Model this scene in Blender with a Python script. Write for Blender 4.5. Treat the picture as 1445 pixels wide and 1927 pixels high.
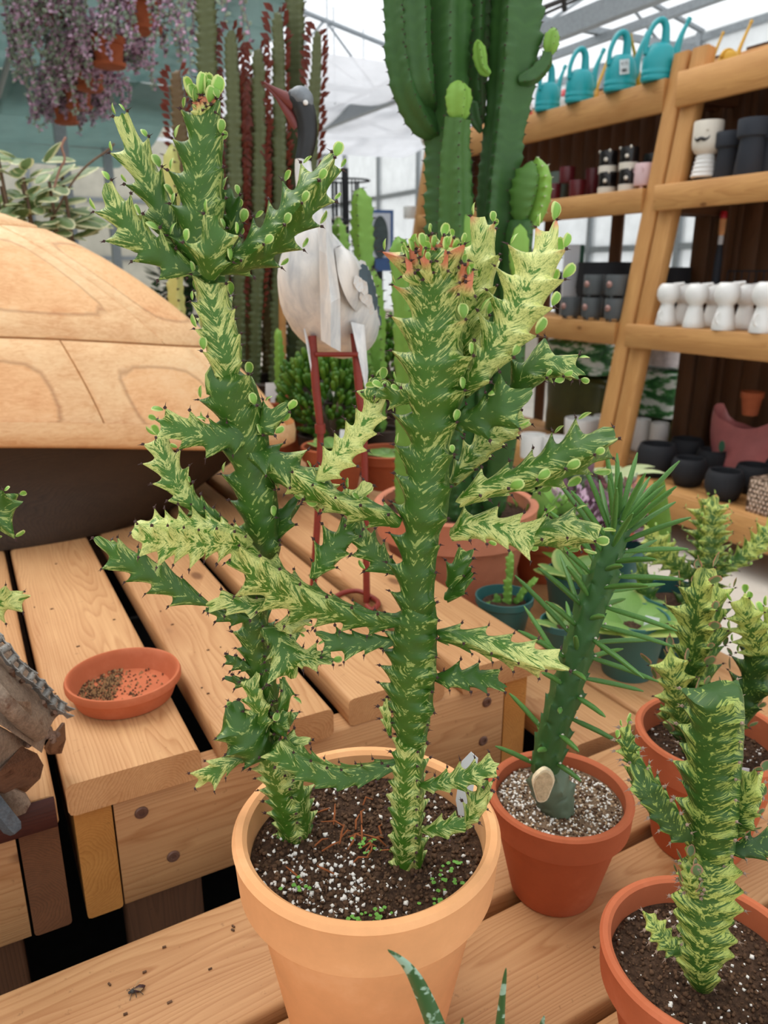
import bpy, bmesh, math, random
from math import pi, sin, cos, tan, radians, sqrt, exp
from mathutils import Vector, Matrix, noise

sc = bpy.context.scene
C = sc.collection
for _o in list(bpy.data.objects):
    bpy.data.objects.remove(_o)

# ------------------------------------------------------------------ camera
CAMZ = 1.25
PITCH = radians(17.2)
FPX = 1448.0
cd = bpy.data.cameras.new('camera')
cam = bpy.data.objects.new('camera', cd)
C.objects.link(cam)
cam.location = (0, 0, CAMZ)
cam.rotation_euler = (pi / 2 - PITCH, 0, 0)
cd.sensor_fit = 'VERTICAL'
cd.sensor_height = 36.0
cd.sensor_width = 27.0
cd.lens = 36.0 * FPX / 1927.0
cd.clip_start = 0.02
cd.clip_end = 200
cd.dof.use_dof = True
cd.dof.focus_distance = 0.56
cd.dof.aperture_fstop = 10.5
sc.camera = cam

# ------------------------------------------------------------------ sky, sun, exposure
world = bpy.data.worlds.new('overcast_sky')
sc.world = world
world.use_nodes = True
_bg = world.node_tree.nodes['Background']
_bg.inputs[0].default_value = (0.93, 0.97, 1.0, 1)
_bg.inputs[1].default_value = 1.05
sd = bpy.data.lights.new('sun', 'SUN')
sd.energy = 3.4
sd.angle = radians(45)
sd.color = (1.0, 0.96, 0.9)
sun = bpy.data.objects.new('sun', sd)
C.objects.link(sun)
sun.rotation_euler = (radians(-18), radians(-22), 0)
sc.view_settings.view_transform = 'Standard'
sc.view_settings.look = 'None'
sc.view_settings.exposure = 0.24
sc.view_settings.gamma = 1.0
sc.view_settings.use_curve_mapping = False
try:
    sc.cycles.use_denoising = True
    sc.cycles.max_bounces = 10
    sc.cycles.transparent_max_bounces = 12
    sc.cycles.caustics_reflective = False
    sc.cycles.caustics_refractive = False
except Exception:
    pass

# ------------------------------------------------------------------ picture geometry
SP, CP = sin(PITCH), cos(PITCH)
CAM = Vector((0, 0, CAMZ))


def ray(u, v):
    dx, dy = (u - 722.5) / FPX, -(v - 963.5) / FPX
    return Vector((dx, CP + dy * SP, -SP + dy * CP))


def at(u, v, Y=None, z=None):
    """Point in the room seen at photograph pixel (u, v), at distance Y or height z."""
    r = ray(u, v)
    t = (z - CAMZ) / r.z if z is not None else Y / r.y
    return CAM + r * t


def depth(p):
    return p.y * CP - (p.z - CAMZ) * SP


def pxm(n, p):
    """Size in metres of n photograph pixels at point p."""
    return n * depth(p) / FPX


TH = radians(28.5)      # upper tiers and shelves
E1 = Vector((cos(TH), sin(TH), 0))
E2 = Vector((-sin(TH), cos(TH), 0))
TL = radians(30.0)      # front bench
F1 = Vector((cos(TL), sin(TL), 0))
F2 = Vector((-sin(TL), cos(TL), 0))
UP = Vector((0, 0, 1))
ZU = 0.75               # top of the upper tier
ZL = 0.6325             # top of the front bench


def bp(a, n, z):
    return E1 * a + E2 * n + UP * z


def fp(a, n, z):
    return F1 * a + F2 * n + UP * z


def at_e1(u, v, a):
    """Point at pixel (u, v) on the vertical plane E1 = a."""
    r = ray(u, v)
    return CAM + r * (a / r.dot(E1))


# ------------------------------------------------------------------ mesh builder
class MB:
    def __init__(s):
        s.v, s.f, s.m = [], [], []

    def add(s, vs, fs, mi=0):
        b = len(s.v)
        s.v.extend(Vector(p) for p in vs)
        s.f.extend(tuple(i + b for i in f) for f in fs)
        s.m.extend([mi] * len(fs))
        return s

    def box(s, c, sx, sy, sz, ax=None, mi=0):
        ex, ey, ez = ax if ax else (Vector((1, 0, 0)), Vector((0, 1, 0)), UP)
        c = Vector(c)
        vs = [c + ex * (i * sx / 2) + ey * (j * sy / 2) + ez * (k * sz / 2) for k in (-1, 1) for j in (-1, 1) for i in (-1, 1)]
        return s.add(vs, [(0, 2, 3, 1), (4, 5, 7, 6), (0, 1, 5, 4), (2, 6, 7, 3), (0, 4, 6, 2), (1, 3, 7, 5)], mi)

    def tube(s, pts, r, seg=8, cap=True, mi=0, flat=1.0, ref=None):
        pts = [Vector(p) for p in pts]
        n = len(pts)
        rs = r if isinstance(r, (list, tuple)) else [r] * n
        vs, fs = [], []
        prev = None
        for i, p in enumerate(pts):
            t = (pts[min(i + 1, n - 1)] - pts[max(i - 1, 0)])
            t = t.normalized() if t.length > 1e-9 else UP
            if prev is None:
                a = ref if ref is not None else (UP if abs(t.z) < .9 else Vector((1, 0, 0)))
                x = (a - t * a.dot(t)).normalized()
            else:
                x = (prev - t * prev.dot(t)).normalized()
            prev = x
            y = t.cross(x)
            for k in range(seg):
                q = 2 * pi * k / seg
                vs.append(p + x * (cos(q) * rs[i]) + y * (sin(q) * rs[i] * flat))
        for i in range(n - 1):
            for k in range(seg):
                k2 = (k + 1) % seg
                fs.append((i * seg + k, i * seg + k2, (i + 1) * seg + k2, (i + 1) * seg + k))
        if cap:
            fs.append(tuple(range(seg - 1, -1, -1)))
            fs.append(tuple((n - 1) * seg + k for k in range(seg)))
        return s.add(vs, fs, mi)

    def lathe(s, prof, c=(0, 0, 0), seg=48, axis=None, mi=0, sx=1, sy=1, close=False):
        """prof: (radius, height) from bottom to top (outside), then inside downwards."""
        c = Vector(c)
        if axis is None:
            X, Y, Z = Vector((1, 0, 0)), Vector((0, 1, 0)), UP
        else:
            Z = Vector(axis).normalized()
            a = Vector((1, 0, 0)) if abs(Z.x) < .9 else Vector((0, 1, 0))
            X = (a - Z * a.dot(Z)).normalized()
            Y = Z.cross(X)
        vs, fs = [], []
        for r, h in prof:
            for k in range(seg):
                q = 2 * pi * k / seg
                vs.append(c + X * (r * cos(q) * sx) + Y * (r * sin(q) * sy) + Z * h)
        for i in range(len(prof) - 1):
            for k in range(seg):
                k2 = (k + 1) % seg
                fs.append((i * seg + k, i * seg + k2, (i + 1) * seg + k2, (i + 1) * seg + k))
        if prof[0][0] > 1e-5:
            fs.append(tuple(range(seg - 1, -1, -1)))
        if prof[-1][0] > 1e-5:
            b = (len(prof) - 1) * seg
            fs.append(tuple(b + k for k in range(seg)))
        return s.add(vs, fs, mi)

    def grid(s, fn, nu, nv, mi=0):
        vs = [fn(i / nu, j / nv) for j in range(nv + 1) for i in range(nu + 1)]
        w = nu + 1
        fs = [(j * w + i, j * w + i + 1, (j + 1) * w + i + 1, (j + 1) * w + i) for j in range(nv) for i in range(nu)]
        return s.add(vs, fs, mi)

    def prism(s, poly, d, mi=0):
        """poly: 3-D outline, extruded by vector d, capped."""
        n = len(poly)
        vs = [Vector(p) for p in poly] + [Vector(p) + d for p in poly]
        fs = [tuple(range(n - 1, -1, -1)), tuple(range(n, 2 * n))]
        fs += [(i, (i + 1) % n, n + (i + 1) % n, n + i) for i in range(n)]
        return s.add(vs, fs, mi)


def wl(o):
    p = Vector((0, 0, 0))
    while o is not None:
        p = p + o.location
        o = o.parent
    return p


def tag(o, label=None, cat=None, group=None, kind=None):
    if label: o['label'] = label
    if cat: o['category'] = cat
    if group: o['group'] = group
    if kind: o['kind'] = kind
    return o


def thing(name, label, cat, loc=(0, 0, 0), group=None):
    o = bpy.data.objects.new(name, None)
    o.empty_display_size = 0.02
    C.objects.link(o)
    o.location = loc
    return tag(o, label, cat, group)


def mesh(name, mb, mats, smooth=40, off=None):
    me = bpy.data.meshes.new(name)
    vs = mb.v if off is None else [v - off for v in mb.v]
    me.from_pydata([tuple(v) for v in vs], [], mb.f)
    for m in (mats if isinstance(mats, (list, tuple)) else [mats]):
        me.materials.append(m)
    if any(mb.m):
        me.polygons.foreach_set('material_index', mb.m)
    if smooth:
        me.shade_smooth()
        if smooth < 180:
            me.set_sharp_from_angle(angle=radians(smooth))
    me.update()
    return me


def obj(name, mb, mats, parent=None, smooth=40, loc=None, kind=None, label=None):
    """Links a builder's world-space geometry as one object."""
    base = wl(parent) if parent else Vector((0, 0, 0))
    own = Vector(loc) if loc is not None else base
    o = bpy.data.objects.new(name, mesh(name, mb, mats, smooth, own))
    C.objects.link(o)
    if parent:
        o.parent = parent
    o.location = own - base
    if kind: o['kind'] = kind
    if label: o['label'] = label
    return o


def inst(name, me, parent, mat, kind=None):
    """Another object on shared mesh data; mat is a world matrix."""
    o = bpy.data.objects.new(name, me)
    C.objects.link(o)
    m = mat.copy()
    if parent:
        o.parent = parent
        m.translation = m.translation - wl(parent)
    o.matrix_local = m
    if kind: o['kind'] = kind
    return o


def dup(root, loc, label=None, group=None, rotz=None, scale=None):
    def cp(o, par):
        c = o.copy()
        C.objects.link(c)
        if par: c.parent = par
        for ch in list(o.children):
            cp(ch, c)
        return c
    r = cp(root, None)
    r.location = loc
    if label: r['label'] = label
    if group: r['group'] = group
    if rotz is not None: r.rotation_euler.z = rotz
    if scale is not None: r.scale = (scale,) * 3
    return r


# ------------------------------------------------------------------ materials
def srgb(r, g, b):
    def f(c):
        c /= 255
        return c / 12.92 if c <= .04045 else ((c + .055) / 1.055) ** 2.4
    return (f(r), f(g), f(b), 1)


class NT:
    def __init__(s, name):
        s.mat = bpy.data.materials.new(name)
        s.mat.use_nodes = True
        s.t = s.mat.node_tree
        s.b = s.t.nodes['Principled BSDF']
        s.out = s.t.nodes['Material Output']

    def n(s, typ, **kw):
        nd = s.t.nodes.new(typ)
        for k, v in kw.items():
            setattr(nd, k, v)
        return nd

    def l(s, a, b):
        s.t.links.new(a, b)

    def m(s, op, a, b=None, c=None):
        nd = s.n('ShaderNodeMath', operation=op)
        for i, x in enumerate((a, b, c)):
            if x is None: continue
            if isinstance(x, (int, float)): nd.inputs[i].default_value = x
            else: s.l(x, nd.inputs[i])
        return nd.outputs[0]

    def vm(s, op, a, b):
        nd = s.n('ShaderNodeVectorMath', operation=op)
        for i, x in enumerate((a, b)):
            if isinstance(x, (tuple, list)): nd.inputs[i].default_value = x
            else: s.l(x, nd.inputs[i])
        return nd.outputs[0]

    def noise(s, vec, scale, detail=2, rough=.5, dist=0):
        nd = s.n('ShaderNodeTexNoise')
        nd.inputs['Scale'].default_value = scale
        nd.inputs['Detail'].default_value = detail
        nd.inputs['Roughness'].default_value = rough
        nd.inputs['Distortion'].default_value = dist
        if vec is not None: s.l(vec, nd.inputs['Vector'])
        return nd.outputs[0]

    def ramp(s, fac, stops, interp='LINEAR'):
        nd = s.n('ShaderNodeValToRGB')
        cr = nd.color_ramp
        cr.interpolation = interp
        while len(cr.elements) < len(stops):
            cr.elements.new(.5)
        for e, (p, c) in zip(cr.elements, stops):
            e.position = p
            e.color = c if not isinstance(c, (int, float)) else (c, c, c, 1)
        s.l(fac, nd.inputs[0])
        return nd.outputs[0]

    def mix(s, fac, a, b, mode='MIX'):
        nd = s.n('ShaderNodeMix', data_type='RGBA', blend_type=mode)
        for i, x in ((0, fac), (6, a), (7, b)):
            if isinstance(x, (int, float)): nd.inputs[i].default_value = x
            elif isinstance(x, (tuple, list)): nd.inputs[i].default_value = x
            else: s.l(x, nd.inputs[i])
        return nd.outputs[2]

    def sstep(s, x, lo, hi):
        nd = s.n('ShaderNodeMapRange', interpolation_type='SMOOTHSTEP')
        nd.inputs[1].default_value = lo
        nd.inputs[2].default_value = hi
        s.l(x, nd.inputs[0])
        return nd.outputs[0]

    def oc(s):
        return s.n('ShaderNodeTexCoord').outputs['Object']

    def rnd(s):
        return s.n('ShaderNodeObjectInfo').outputs['Random']

    def bump(s, h, strength=.3, dist=.002):
        nd = s.n('ShaderNodeBump')
        nd.inputs['Strength'].default_value = strength
        nd.inputs['Distance'].default_value = dist
        s.l(h, nd.inputs['Height'])
        s.l(nd.outputs[0], s.b.inputs['Normal'])

    def col(s, c):
        if isinstance(c, (tuple, list)): s.b.inputs['Base Color'].default_value = c
        else: s.l(c, s.b.inputs['Base Color'])

    def setp(s, rough=.6, spec=.4, metal=0.0, coat=0.0):
        s.b.inputs['Roughness'].default_value = rough
        s.b.inputs['Specular IOR Level'].default_value = spec
        s.b.inputs['Metallic'].default_value = metal
        s.b.inputs['Coat Weight'].default_value = coat
        return s.mat


def plain(name, c, rough=.6, spec=.4, var=.12, scale=30, metal=0.0, bump=0):
    t = NT(name)
    f = t.noise(t.oc(), scale, 4, .6)
    k = t.ramp(f, [(.25, 1 - var), (.75, 1 + var)])
    t.col(t.mix(1.0, c, k, 'MULTIPLY'))
    if bump:
        t.bump(f, bump, .003)
    return t.setp(rough, spec, metal)


def wood(name, light, dark, rough=.62, freq=300.0, knots=True, grime=.12, end=None):
    """Sawn softwood: growth rings about a pith running along local x, fibres, knots."""
    t = NT(name)
    oc = t.oc()
    rnd = t.rnd()
    sx = t.n('ShaderNodeSeparateXYZ')
    t.l(oc, sx.inputs[0])
    x, y, z = sx.outputs
    offx = t.m('MULTIPLY', rnd, 37.0)
    cmb = t.n('ShaderNodeCombineXYZ')
    t.l(t.m('ADD', t.m('MULTIPLY', x, .9), offx), cmb.inputs[0])
    t.l(t.m('MULTIPLY', y, 7.0), cmb.inputs[1])
    t.l(t.m('MULTIPLY', z, 7.0), cmb.inputs[2])
    wob = t.noise(cmb.outputs[0], 2.2, 2, .5)
    yy = t.m('ADD', y, t.m('SUBTRACT', t.m('MULTIPLY', rnd, .09), .045))
    zz = t.m('ADD', z, t.m('ADD', .02, t.m('MULTIPLY', t.m('FRACT', t.m('MULTIPLY', rnd, 7.31)), .05)))
    rr = t.m('SQRT', t.m('ADD', t.m('MULTIPLY', yy, yy), t.m('MULTIPLY', zz, zz)))
    rr = t.m('ADD', rr, t.m('MULTIPLY', wob, .05))
    ph = t.m('FRACT', t.m('MULTIPLY', rr, freq))
    ring = t.ramp(ph, [(0, .15), (.55, .45), (.85, 1.0), (1.0, .15)])
    # fibres
    c2 = t.n('ShaderNodeCombineXYZ')
    t.l(t.m('ADD', t.m('MULTIPLY', x, 6.0), offx), c2.inputs[0])
    t.l(t.m('MULTIPLY', y, 260.0), c2.inputs[1])
    t.l(t.m('MULTIPLY', z, 260.0), c2.inputs[2])
    fib = t.noise(c2.outputs[0], 1.0, 3, .6)
    # broad blotches
    c3 = t.n('ShaderNodeCombineXYZ')
    t.l(t.m('ADD', t.m('MULTIPLY', x, 3.0), offx), c3.inputs[0])
    t.l(t.m('MULTIPLY', y, 14.0), c3.inputs[1])
    t.l(t.m('MULTIPLY', z, 14.0), c3.inputs[2])
    blo = t.noise(c3.outputs[0], 1.0, 3, .6)
    fac = t.m('ADD', t.m('MULTIPLY', ring, .26), t.m('ADD', t.m('MULTIPLY', fib, .34), t.m('MULTIPLY', blo, .62)))
    c = t.ramp(fac, [(.22, light), (1.0, dark)])
    if knots:
        c4 = t.n('ShaderNodeCombineXYZ')
        t.l(t.m('ADD', t.m('MULTIPLY', x, 4.2), offx), c4.inputs[0])
        t.l(t.m('ADD', t.m('MULTIPLY', y, 9.0), offx), c4.inputs[1])
        vor = t.n('ShaderNodeTexVoronoi')
        vor.inputs['Scale'].default_value = 1.0
        t.l(c4.outputs[0], vor.inputs['Vector'])
        sep = t.n('ShaderNodeSeparateColor')
        t.l(vor.outputs['Color'], sep.inputs[0])
        on = t.m('GREATER_THAN', sep.outputs[0], .55)
        k1 = t.m('MULTIPLY', on, t.m('SUBTRACT', 1.0, t.sstep(vor.outputs['Distance'], .05, .11)))
        k2 = t.m('MULTIPLY', on, t.m('SUBTRACT', 1.0, t.sstep(vor.outputs['Distance'], .1, .42)))
        c = t.mix(t.m('MULTIPLY', k2, .3), c, dark)
        c = t.mix(t.m('MULTIPLY', k1, .75), c, (dark[0] * .38, dark[1] * .33, dark[2] * .3, 1))
    if grime:
        g = t.noise(oc, 90, 3, .7)
        gm = t.sstep(g, .64, .74)
        c = t.mix(t.m('MULTIPLY', gm, grime * 2.5), c, (dark[0] * .3, dark[1] * .28, dark[2] * .28, 1))
    k = t.ramp(rnd, [(0, .88), (1, 1.1)])
    c = t.mix(1.0, c, k, 'MULTIPLY')
    t.col(c)
    t.bump(t.m('ADD', t.m('MULTIPLY', ring, .5), fib), .22, .0012)
    return t.setp(rough, .35)


M = {}
M['wood'] = wood('cedar_board', srgb(216, 170, 120), srgb(154, 97, 53))
M['wood_end'] = wood('amber_end_grain', srgb(206, 146, 76), srgb(150, 92, 36), knots=False, freq=330)
M['wood_dark'] = wood('dark_end_grain', srgb(126, 82, 52), srgb(62, 36, 22), knots=False, freq=330)
M['wood_red'] = wood('red_brown_end', srgb(82, 40, 30), srgb(46, 20, 16), knots=False)
M['wood_post'] = wood('brown_post', srgb(112, 76, 52), srgb(62, 38, 24), knots=False)
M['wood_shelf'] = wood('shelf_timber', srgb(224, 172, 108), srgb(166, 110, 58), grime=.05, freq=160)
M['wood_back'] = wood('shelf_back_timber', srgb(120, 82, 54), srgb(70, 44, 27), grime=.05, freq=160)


def terracotta(name, c, dusty=(1, .8, .65, 1), amt=.25, stain=.3):
    t = NT(name)
    oc = t.oc()
    f = t.noise(oc, 14, 5, .65)
    g = t.noise(oc, 220, 3, .6)
    k = t.ramp(f, [(.3, .9), (.7, 1.1)])
    cc = t.mix(1.0, c, k, 'MULTIPLY')
    cc = t.mix(t.m('MULTIPLY', t.sstep(f, .52, .7), amt), cc, dusty)
    cc = t.mix(t.m('MULTIPLY', t.sstep(t.noise(oc, 34, 4, .7), .6, .75), stain), cc, (c[0] * .55, c[1] * .5, c[2] * .5, 1))
    t.col(cc)
    t.bump(t.m('ADD', t.m('MULTIPLY', f, .4), g), .12, .001)
    return t.setp(.78, .25)


M['clay_pale'] = terracotta('pale_clay', srgb(238, 174, 120), srgb(246, 198, 152), .3, .05)
M['clay'] = terracotta('red_clay', srgb(176, 94, 60), srgb(205, 130, 98), .22, .2)
M['clay_bright'] = terracotta('orange_clay', srgb(190, 104, 68), srgb(220, 150, 120), .15, .15)
M['clay_far'] = terracotta('rose_clay', srgb(206, 132, 102), srgb(222, 165, 140), .3, .25)


def soil_mat(name, dark, mid):
    t = NT(name)
    oc = t.oc()
    f = t.noise(oc, 190, 5, .75)
    g = t.noise(oc, 40, 3, .6)
    t.col(t.ramp(f, [(.32, dark), (.7, mid)]))
    t.bump(t.m('ADD', f, g), .9, .006)
    return t.setp(.95, .15)


M['dark_pot'] = plain('dark_plastic_pot', srgb(58, 46, 40), .6, .3, .15, 20)
M['soil'] = soil_mat('potting_soil', srgb(40, 28, 22), srgb(108, 82, 64))
M['soil_grit'] = soil_mat('gritty_soil', srgb(88, 68, 52), srgb(178, 150, 122))
M['perlite'] = plain('perlite', srgb(236, 232, 224), .9, .2, .08, 300)
M['bark'] = plain('soil_crumbs', srgb(94, 70, 52), .9, .2, .5, 200)
M['root'] = plain('dry_root', srgb(150, 88, 52), .8, .2, .2, 100)
M['weed'] = plain('seedling_green', srgb(105, 160, 62), .5, .4, .2, 200)


def cactus_mat(name, dk, md, cr, tip=(.8, .3, .18, 1), bias=0.0, rough=.42):
    """Marbled skin. Attribute pat = (edge, young, red); puv = (along, radial, seed)."""
    t = NT(name)
    a = t.n('ShaderNodeAttribute', attribute_name='pat')
    sp = t.n('ShaderNodeSeparateColor')
    t.l(a.outputs['Color'], sp.inputs[0])
    e, yg, rd = sp.outputs
    p = t.n('ShaderNodeAttribute', attribute_name='puv').outputs['Vector']
    vein = t.noise(t.vm('MULTIPLY', p, (500, 150, 45)), 1.0, 3, .66, .9)
    fleck = t.noise(t.vm('MULTIPLY', p, (240, 560, 70)), 1.0, 3, .6, .4)
    blot = t.noise(t.vm('MULTIPLY', p, (110, 110, 40)), 1.0, 2, .5)
    tex = t.mix(t.sstep(e, .12, .4), fleck, vein)
    val = t.m('ADD', t.m('MULTIPLY', tex, 1.7), t.m('MULTIPLY', blot, .75))
    val = t.m('ADD', val, t.m('MULTIPLY', t.m('SUBTRACT', e, .42), .36))
    val = t.m('ADD', val, t.m('MULTIPLY', t.m('SUBTRACT', yg, .5), .62))
    val = t.m('ADD', val, t.m('MULTIPLY', t.m('SUBTRACT', 1.0, t.sstep(e, .0, .3)), .10))
    cm = t.sstep(val, 1.31 - bias, 1.44 - bias)
    fine = t.noise(t.vm('MULTIPLY', p, (380, 260, 130)), 1.0, 3, .6, 1.4)
    line = t.m('SUBTRACT', 1.0, t.sstep(t.m('ABSOLUTE', t.m('SUBTRACT', fine, .5)), .012, .045))
    spot = t.noise(t.vm('MULTIPLY', p, (330, 430, 150)), 1.0, 2, .5, .5)
    fl = t.m('MULTIPLY', t.sstep(t.m('ADD', spot, t.m('MULTIPLY', blot, .35)), .79, .85), .75)
    cm = t.m('MULTIPLY', cm, t.m('SUBTRACT', 1.0, t.m('MULTIPLY', line, .6)))
    cm = t.m('MAXIMUM', cm, fl)
    green = t.mix(yg, dk, md)
    green = t.mix(t.m('MULTIPLY', blot, .5), green, md)
    crm = t.mix(t.sstep(yg, .1, .8), (cr[0] * .55, cr[1] * .66, cr[2] * .55, 1), cr)
    c = t.mix(cm, green, crm)
    c = t.mix(t.sstep(rd, .35, .95), c, tip)
    t.col(c)
    t.bump(vein, .12, .0012)
    t.b.inputs['Subsurface Weight'].default_value = 0.0
    return t.setp(rough, .45)


M['varieg'] = cactus_mat('marbled_skin', srgb(30, 60, 22), srgb(74, 122, 26), srgb(206, 210, 128), srgb(214, 128, 96), .045)
M['varieg2'] = cactus_mat('marbled_skin_dark', srgb(24, 50, 24), srgb(62, 106, 28), srgb(190, 200, 104), srgb(206, 110, 60), .05, .5)  # darker, greener marbling of the right-hand cacti


def green_skin(name, a, b, c=None, rough=.5):
    t = NT(name)
    at_ = t.n('ShaderNodeAttribute', attribute_name='pat')
    sp = t.n('ShaderNodeSeparateColor')
    t.l(at_.outputs['Color'], sp.inputs[0])
    p = t.n('ShaderNodeAttribute', attribute_name='puv').outputs['Vector']
    f = t.noise(t.vm('MULTIPLY', p, (60, 22, 1)), 1.0, 3, .6, .4)
    col = t.mix(f, a, b)
    col = t.mix(t.m('MULTIPLY', sp.outputs[1], .8), col, c or b)
    t.col(col)
    t.bump(f, .1, .002)
    return t.setp(rough, .4)


M['column'] = green_skin('column_green', srgb(34, 70, 36), srgb(58, 98, 46), srgb(112, 160, 58))
M['column_lt'] = green_skin('column_light_green', srgb(70, 118, 50), srgb(104, 152, 64), srgb(140, 182, 74))
M['trigona'] = green_skin('trigona_green', srgb(46, 64, 40), srgb(84, 100, 60), srgb(110, 108, 68))
M['trigona_red'] = green_skin('trigona_red_green', srgb(66, 62, 40), srgb(112, 112, 62), srgb(118, 64, 44))
M['spine'] = plain('dark_spine', srgb(66, 42, 40), .55, .4, .2, 400)
M['spine_red'] = plain('red_spine', srgb(160, 74, 50), .55, .4, .2, 400)
M['areole'] = plain('white_areole', srgb(214, 206, 190), .9, .2, .1, 400)


def leafm(name, a, b, edge=None, rough=.42, trans=.25):
    t = NT(name)
    f = t.noise(t.oc(), 60, 2, .5)
    c = t.mix(f, a, b)
    c = t.mix(1.0, c, t.ramp(t.rnd(), [(0, .82), (1, 1.15)]), 'MULTIPLY')
    if edge:
        at_ = t.n('ShaderNodeAttribute', attribute_name='rim')
        c = t.mix(t.sstep(at_.outputs['Fac'], .55, .8), c, edge)
    t.col(c)
    m = t.setp(rough, .4)
    if trans:
        tr = t.n('ShaderNodeBsdfTranslucent')
        if isinstance(c, tuple): tr.inputs[0].default_value = c
        else: t.l(c, tr.inputs[0])
        mx = t.n('ShaderNodeMixShader')
        mx.inputs[0].default_value = trans
        t.l(t.b.outputs[0], mx.inputs[1])
        t.l(tr.outputs[0], mx.inputs[2])
        t.l(mx.outputs[0], t.out.inputs[0])
    return m


M['leaf'] = leafm('paddle_leaf', srgb(122, 172, 72), srgb(150, 196, 92), srgb(206, 220, 140))
M['leaf_dark'] = leafm('grey_green_leaf', srgb(84, 112, 72), srgb(112, 138, 86), srgb(176, 132, 104))
M['leaf_red'] = leafm('red_leaf', srgb(92, 36, 32), srgb(130, 60, 40))
M['leaf_brown'] = leafm('dry_leaf', srgb(176, 128, 88), srgb(206, 166, 124))
M['needle'] = leafm('needle_leaf', srgb(66, 112, 48), srgb(102, 150, 74), rough=.38, trans=.1)
M['hoya'] = leafm('cream_edged_leaf', srgb(96, 126, 78), srgb(142, 164, 110), srgb(218, 216, 172))
M['jade'] = leafm('jade_green', srgb(52, 96, 30), srgb(88, 140, 40), rough=.35, trans=.1)
M['string'] = leafm('purple_grey_leaf', srgb(206, 146, 192), srgb(252, 234, 244), rough=.5)
M['string2'] = leafm('grey_green_bead_leaf', srgb(136, 156, 132), srgb(192, 204, 182), rough=.5)
_t = NT('aloe_skin')
_a = _t.oc()
_f = _t.noise(_t.vm('MULTIPLY', _a, (170, 170, 170)), 1.0, 2, .5)
_g = _t.noise(_t.vm('MULTIPLY', _a, (40, 40, 75)), 1.0, 2, .5)
_t.col(_t.mix(_t.sstep(_t.m('ADD', _f, _t.m('MULTIPLY', _g, .8)), .9, 1.02), srgb(52, 92, 50), srgb(150, 182, 160)))
M['aloe'] = _t.setp(.35, .4)
M['strap'] = leafm('striped_strap_leaf', srgb(150, 172, 112), srgb(206, 210, 168))
M['broad'] = leafm('broad_green_leaf', srgb(104, 146, 70), srgb(140, 176, 96), srgb(172, 188, 106))
M['purple'] = leafm('dark_purple_leaf', srgb(92, 56, 78), srgb(142, 108, 120))
M['flat_green'] = leafm('flat_stem_green', srgb(84, 128, 34), srgb(122, 160, 52))
M['pale_cactus'] = green_skin('pale_cactus_skin', srgb(196, 190, 120), srgb(222, 208, 150), srgb(170, 182, 84))

# ================================================================== the greenhouse
def sheet_mat(name, col, transp, transl, nscale=6, var=.1):
    t = NT(name)
    f = t.noise(t.oc(), nscale, 4, .6)
    c = t.mix(1.0, col, t.ramp(f, [(.3, 1 - var), (.7, 1 + var)]), 'MULTIPLY')
    t.col(c)
    t.setp(.8, .1)
    tl = t.n('ShaderNodeBsdfTranslucent')
    t.l(c, tl.inputs[0])
    m1 = t.n('ShaderNodeMixShader')
    m1.inputs[0].default_value = transl
    t.l(t.b.outputs[0], m1.inputs[1])
    t.l(tl.outputs[0], m1.inputs[2])
    tp = t.n('ShaderNodeBsdfTransparent')
    m2 = t.n('ShaderNodeMixShader')
    m2.inputs[0].default_value = transp
    t.l(m1.outputs[0], m2.inputs[1])
    t.l(tp.outputs[0], m2.inputs[2])
    t.l(m2.outputs[0], t.out.inputs[0])
    return t.mat


M['film'] = sheet_mat('roof_film', (.86, .88, .92, 1), .5, .6)
M['panel'] = sheet_mat('wall_panel', (.86, .87, .86, 1), .4, .55)
M['cloth'] = sheet_mat('teal_shade_cloth', srgb(116, 146, 142), .03, .3, 3, .12)
M['cloth_white'] = sheet_mat('white_shade_cloth', srgb(226, 228, 234), .1, .5, 3, .08)
M['galv'] = plain('galvanised_steel', srgb(150, 156, 160), .45, .5, .15, 40, .5)
M['cable'] = plain('dark_cable', srgb(66, 64, 62), .7, .3)
M['concrete'] = None
_t = NT('concrete_floor')
_oc = _t.oc()
_f = _t.noise(_oc, 2.5, 5, .65)
_g = _t.noise(_oc, 60, 3, .6)
_t.col(_t.mix(_t.m('MULTIPLY', _g, .35), _t.ramp(_f, [(.3, srgb(205, 196, 184)), (.72, srgb(228, 220, 208))]), srgb(176, 166, 154)))
M['concrete'] = _t.setp(.8, .25)

def slab(name, a0, a1, n0, n1, z0, z1, mat, kind='structure'):
    mb = MB()
    c = bp((a0 + a1) / 2, (n0 + n1) / 2, (z0 + z1) / 2)
    mb.box(c, a1 - a0, n1 - n0, z1 - z0, (E1, E2, UP))
    return obj(name, mb, mat, None, 0, kind=kind)

GA0, GA1, GN0, GN1 = -6.0, 6.2, -3.0, 14.0
slab('floor', GA0 - .3, GA1 + .3, GN0 - .3, GN1 + .3, -.12, 0, M['concrete'])
EAVE, RIDGE = 3.3, 4.5

def roof_z(a):
    return EAVE + (RIDGE - EAVE) * (1 - abs(a - .1) / 6.1)

_mb = MB()
for s_ in (-1, 1):
    a_e = .1 + s_ * 6.1
    for k in range(8):
        n0 = GN0 + (GN1 - GN0) * k / 8
        n1 = GN0 + (GN1 - GN0) * (k + 1) / 8
        for j in range(4):
            aa, ab = .1 + s_ * 6.1 * j / 4, .1 + s_ * 6.1 * (j + 1) / 4
            _mb.add([bp(aa, n0, roof_z(aa)), bp(ab, n0, roof_z(ab)), bp(ab, n1, roof_z(ab)), bp(aa, n1, roof_z(aa))], [(0, 1, 2, 3)])
obj('ceiling', _mb, M['film'], None, 0, kind='structure')

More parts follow.
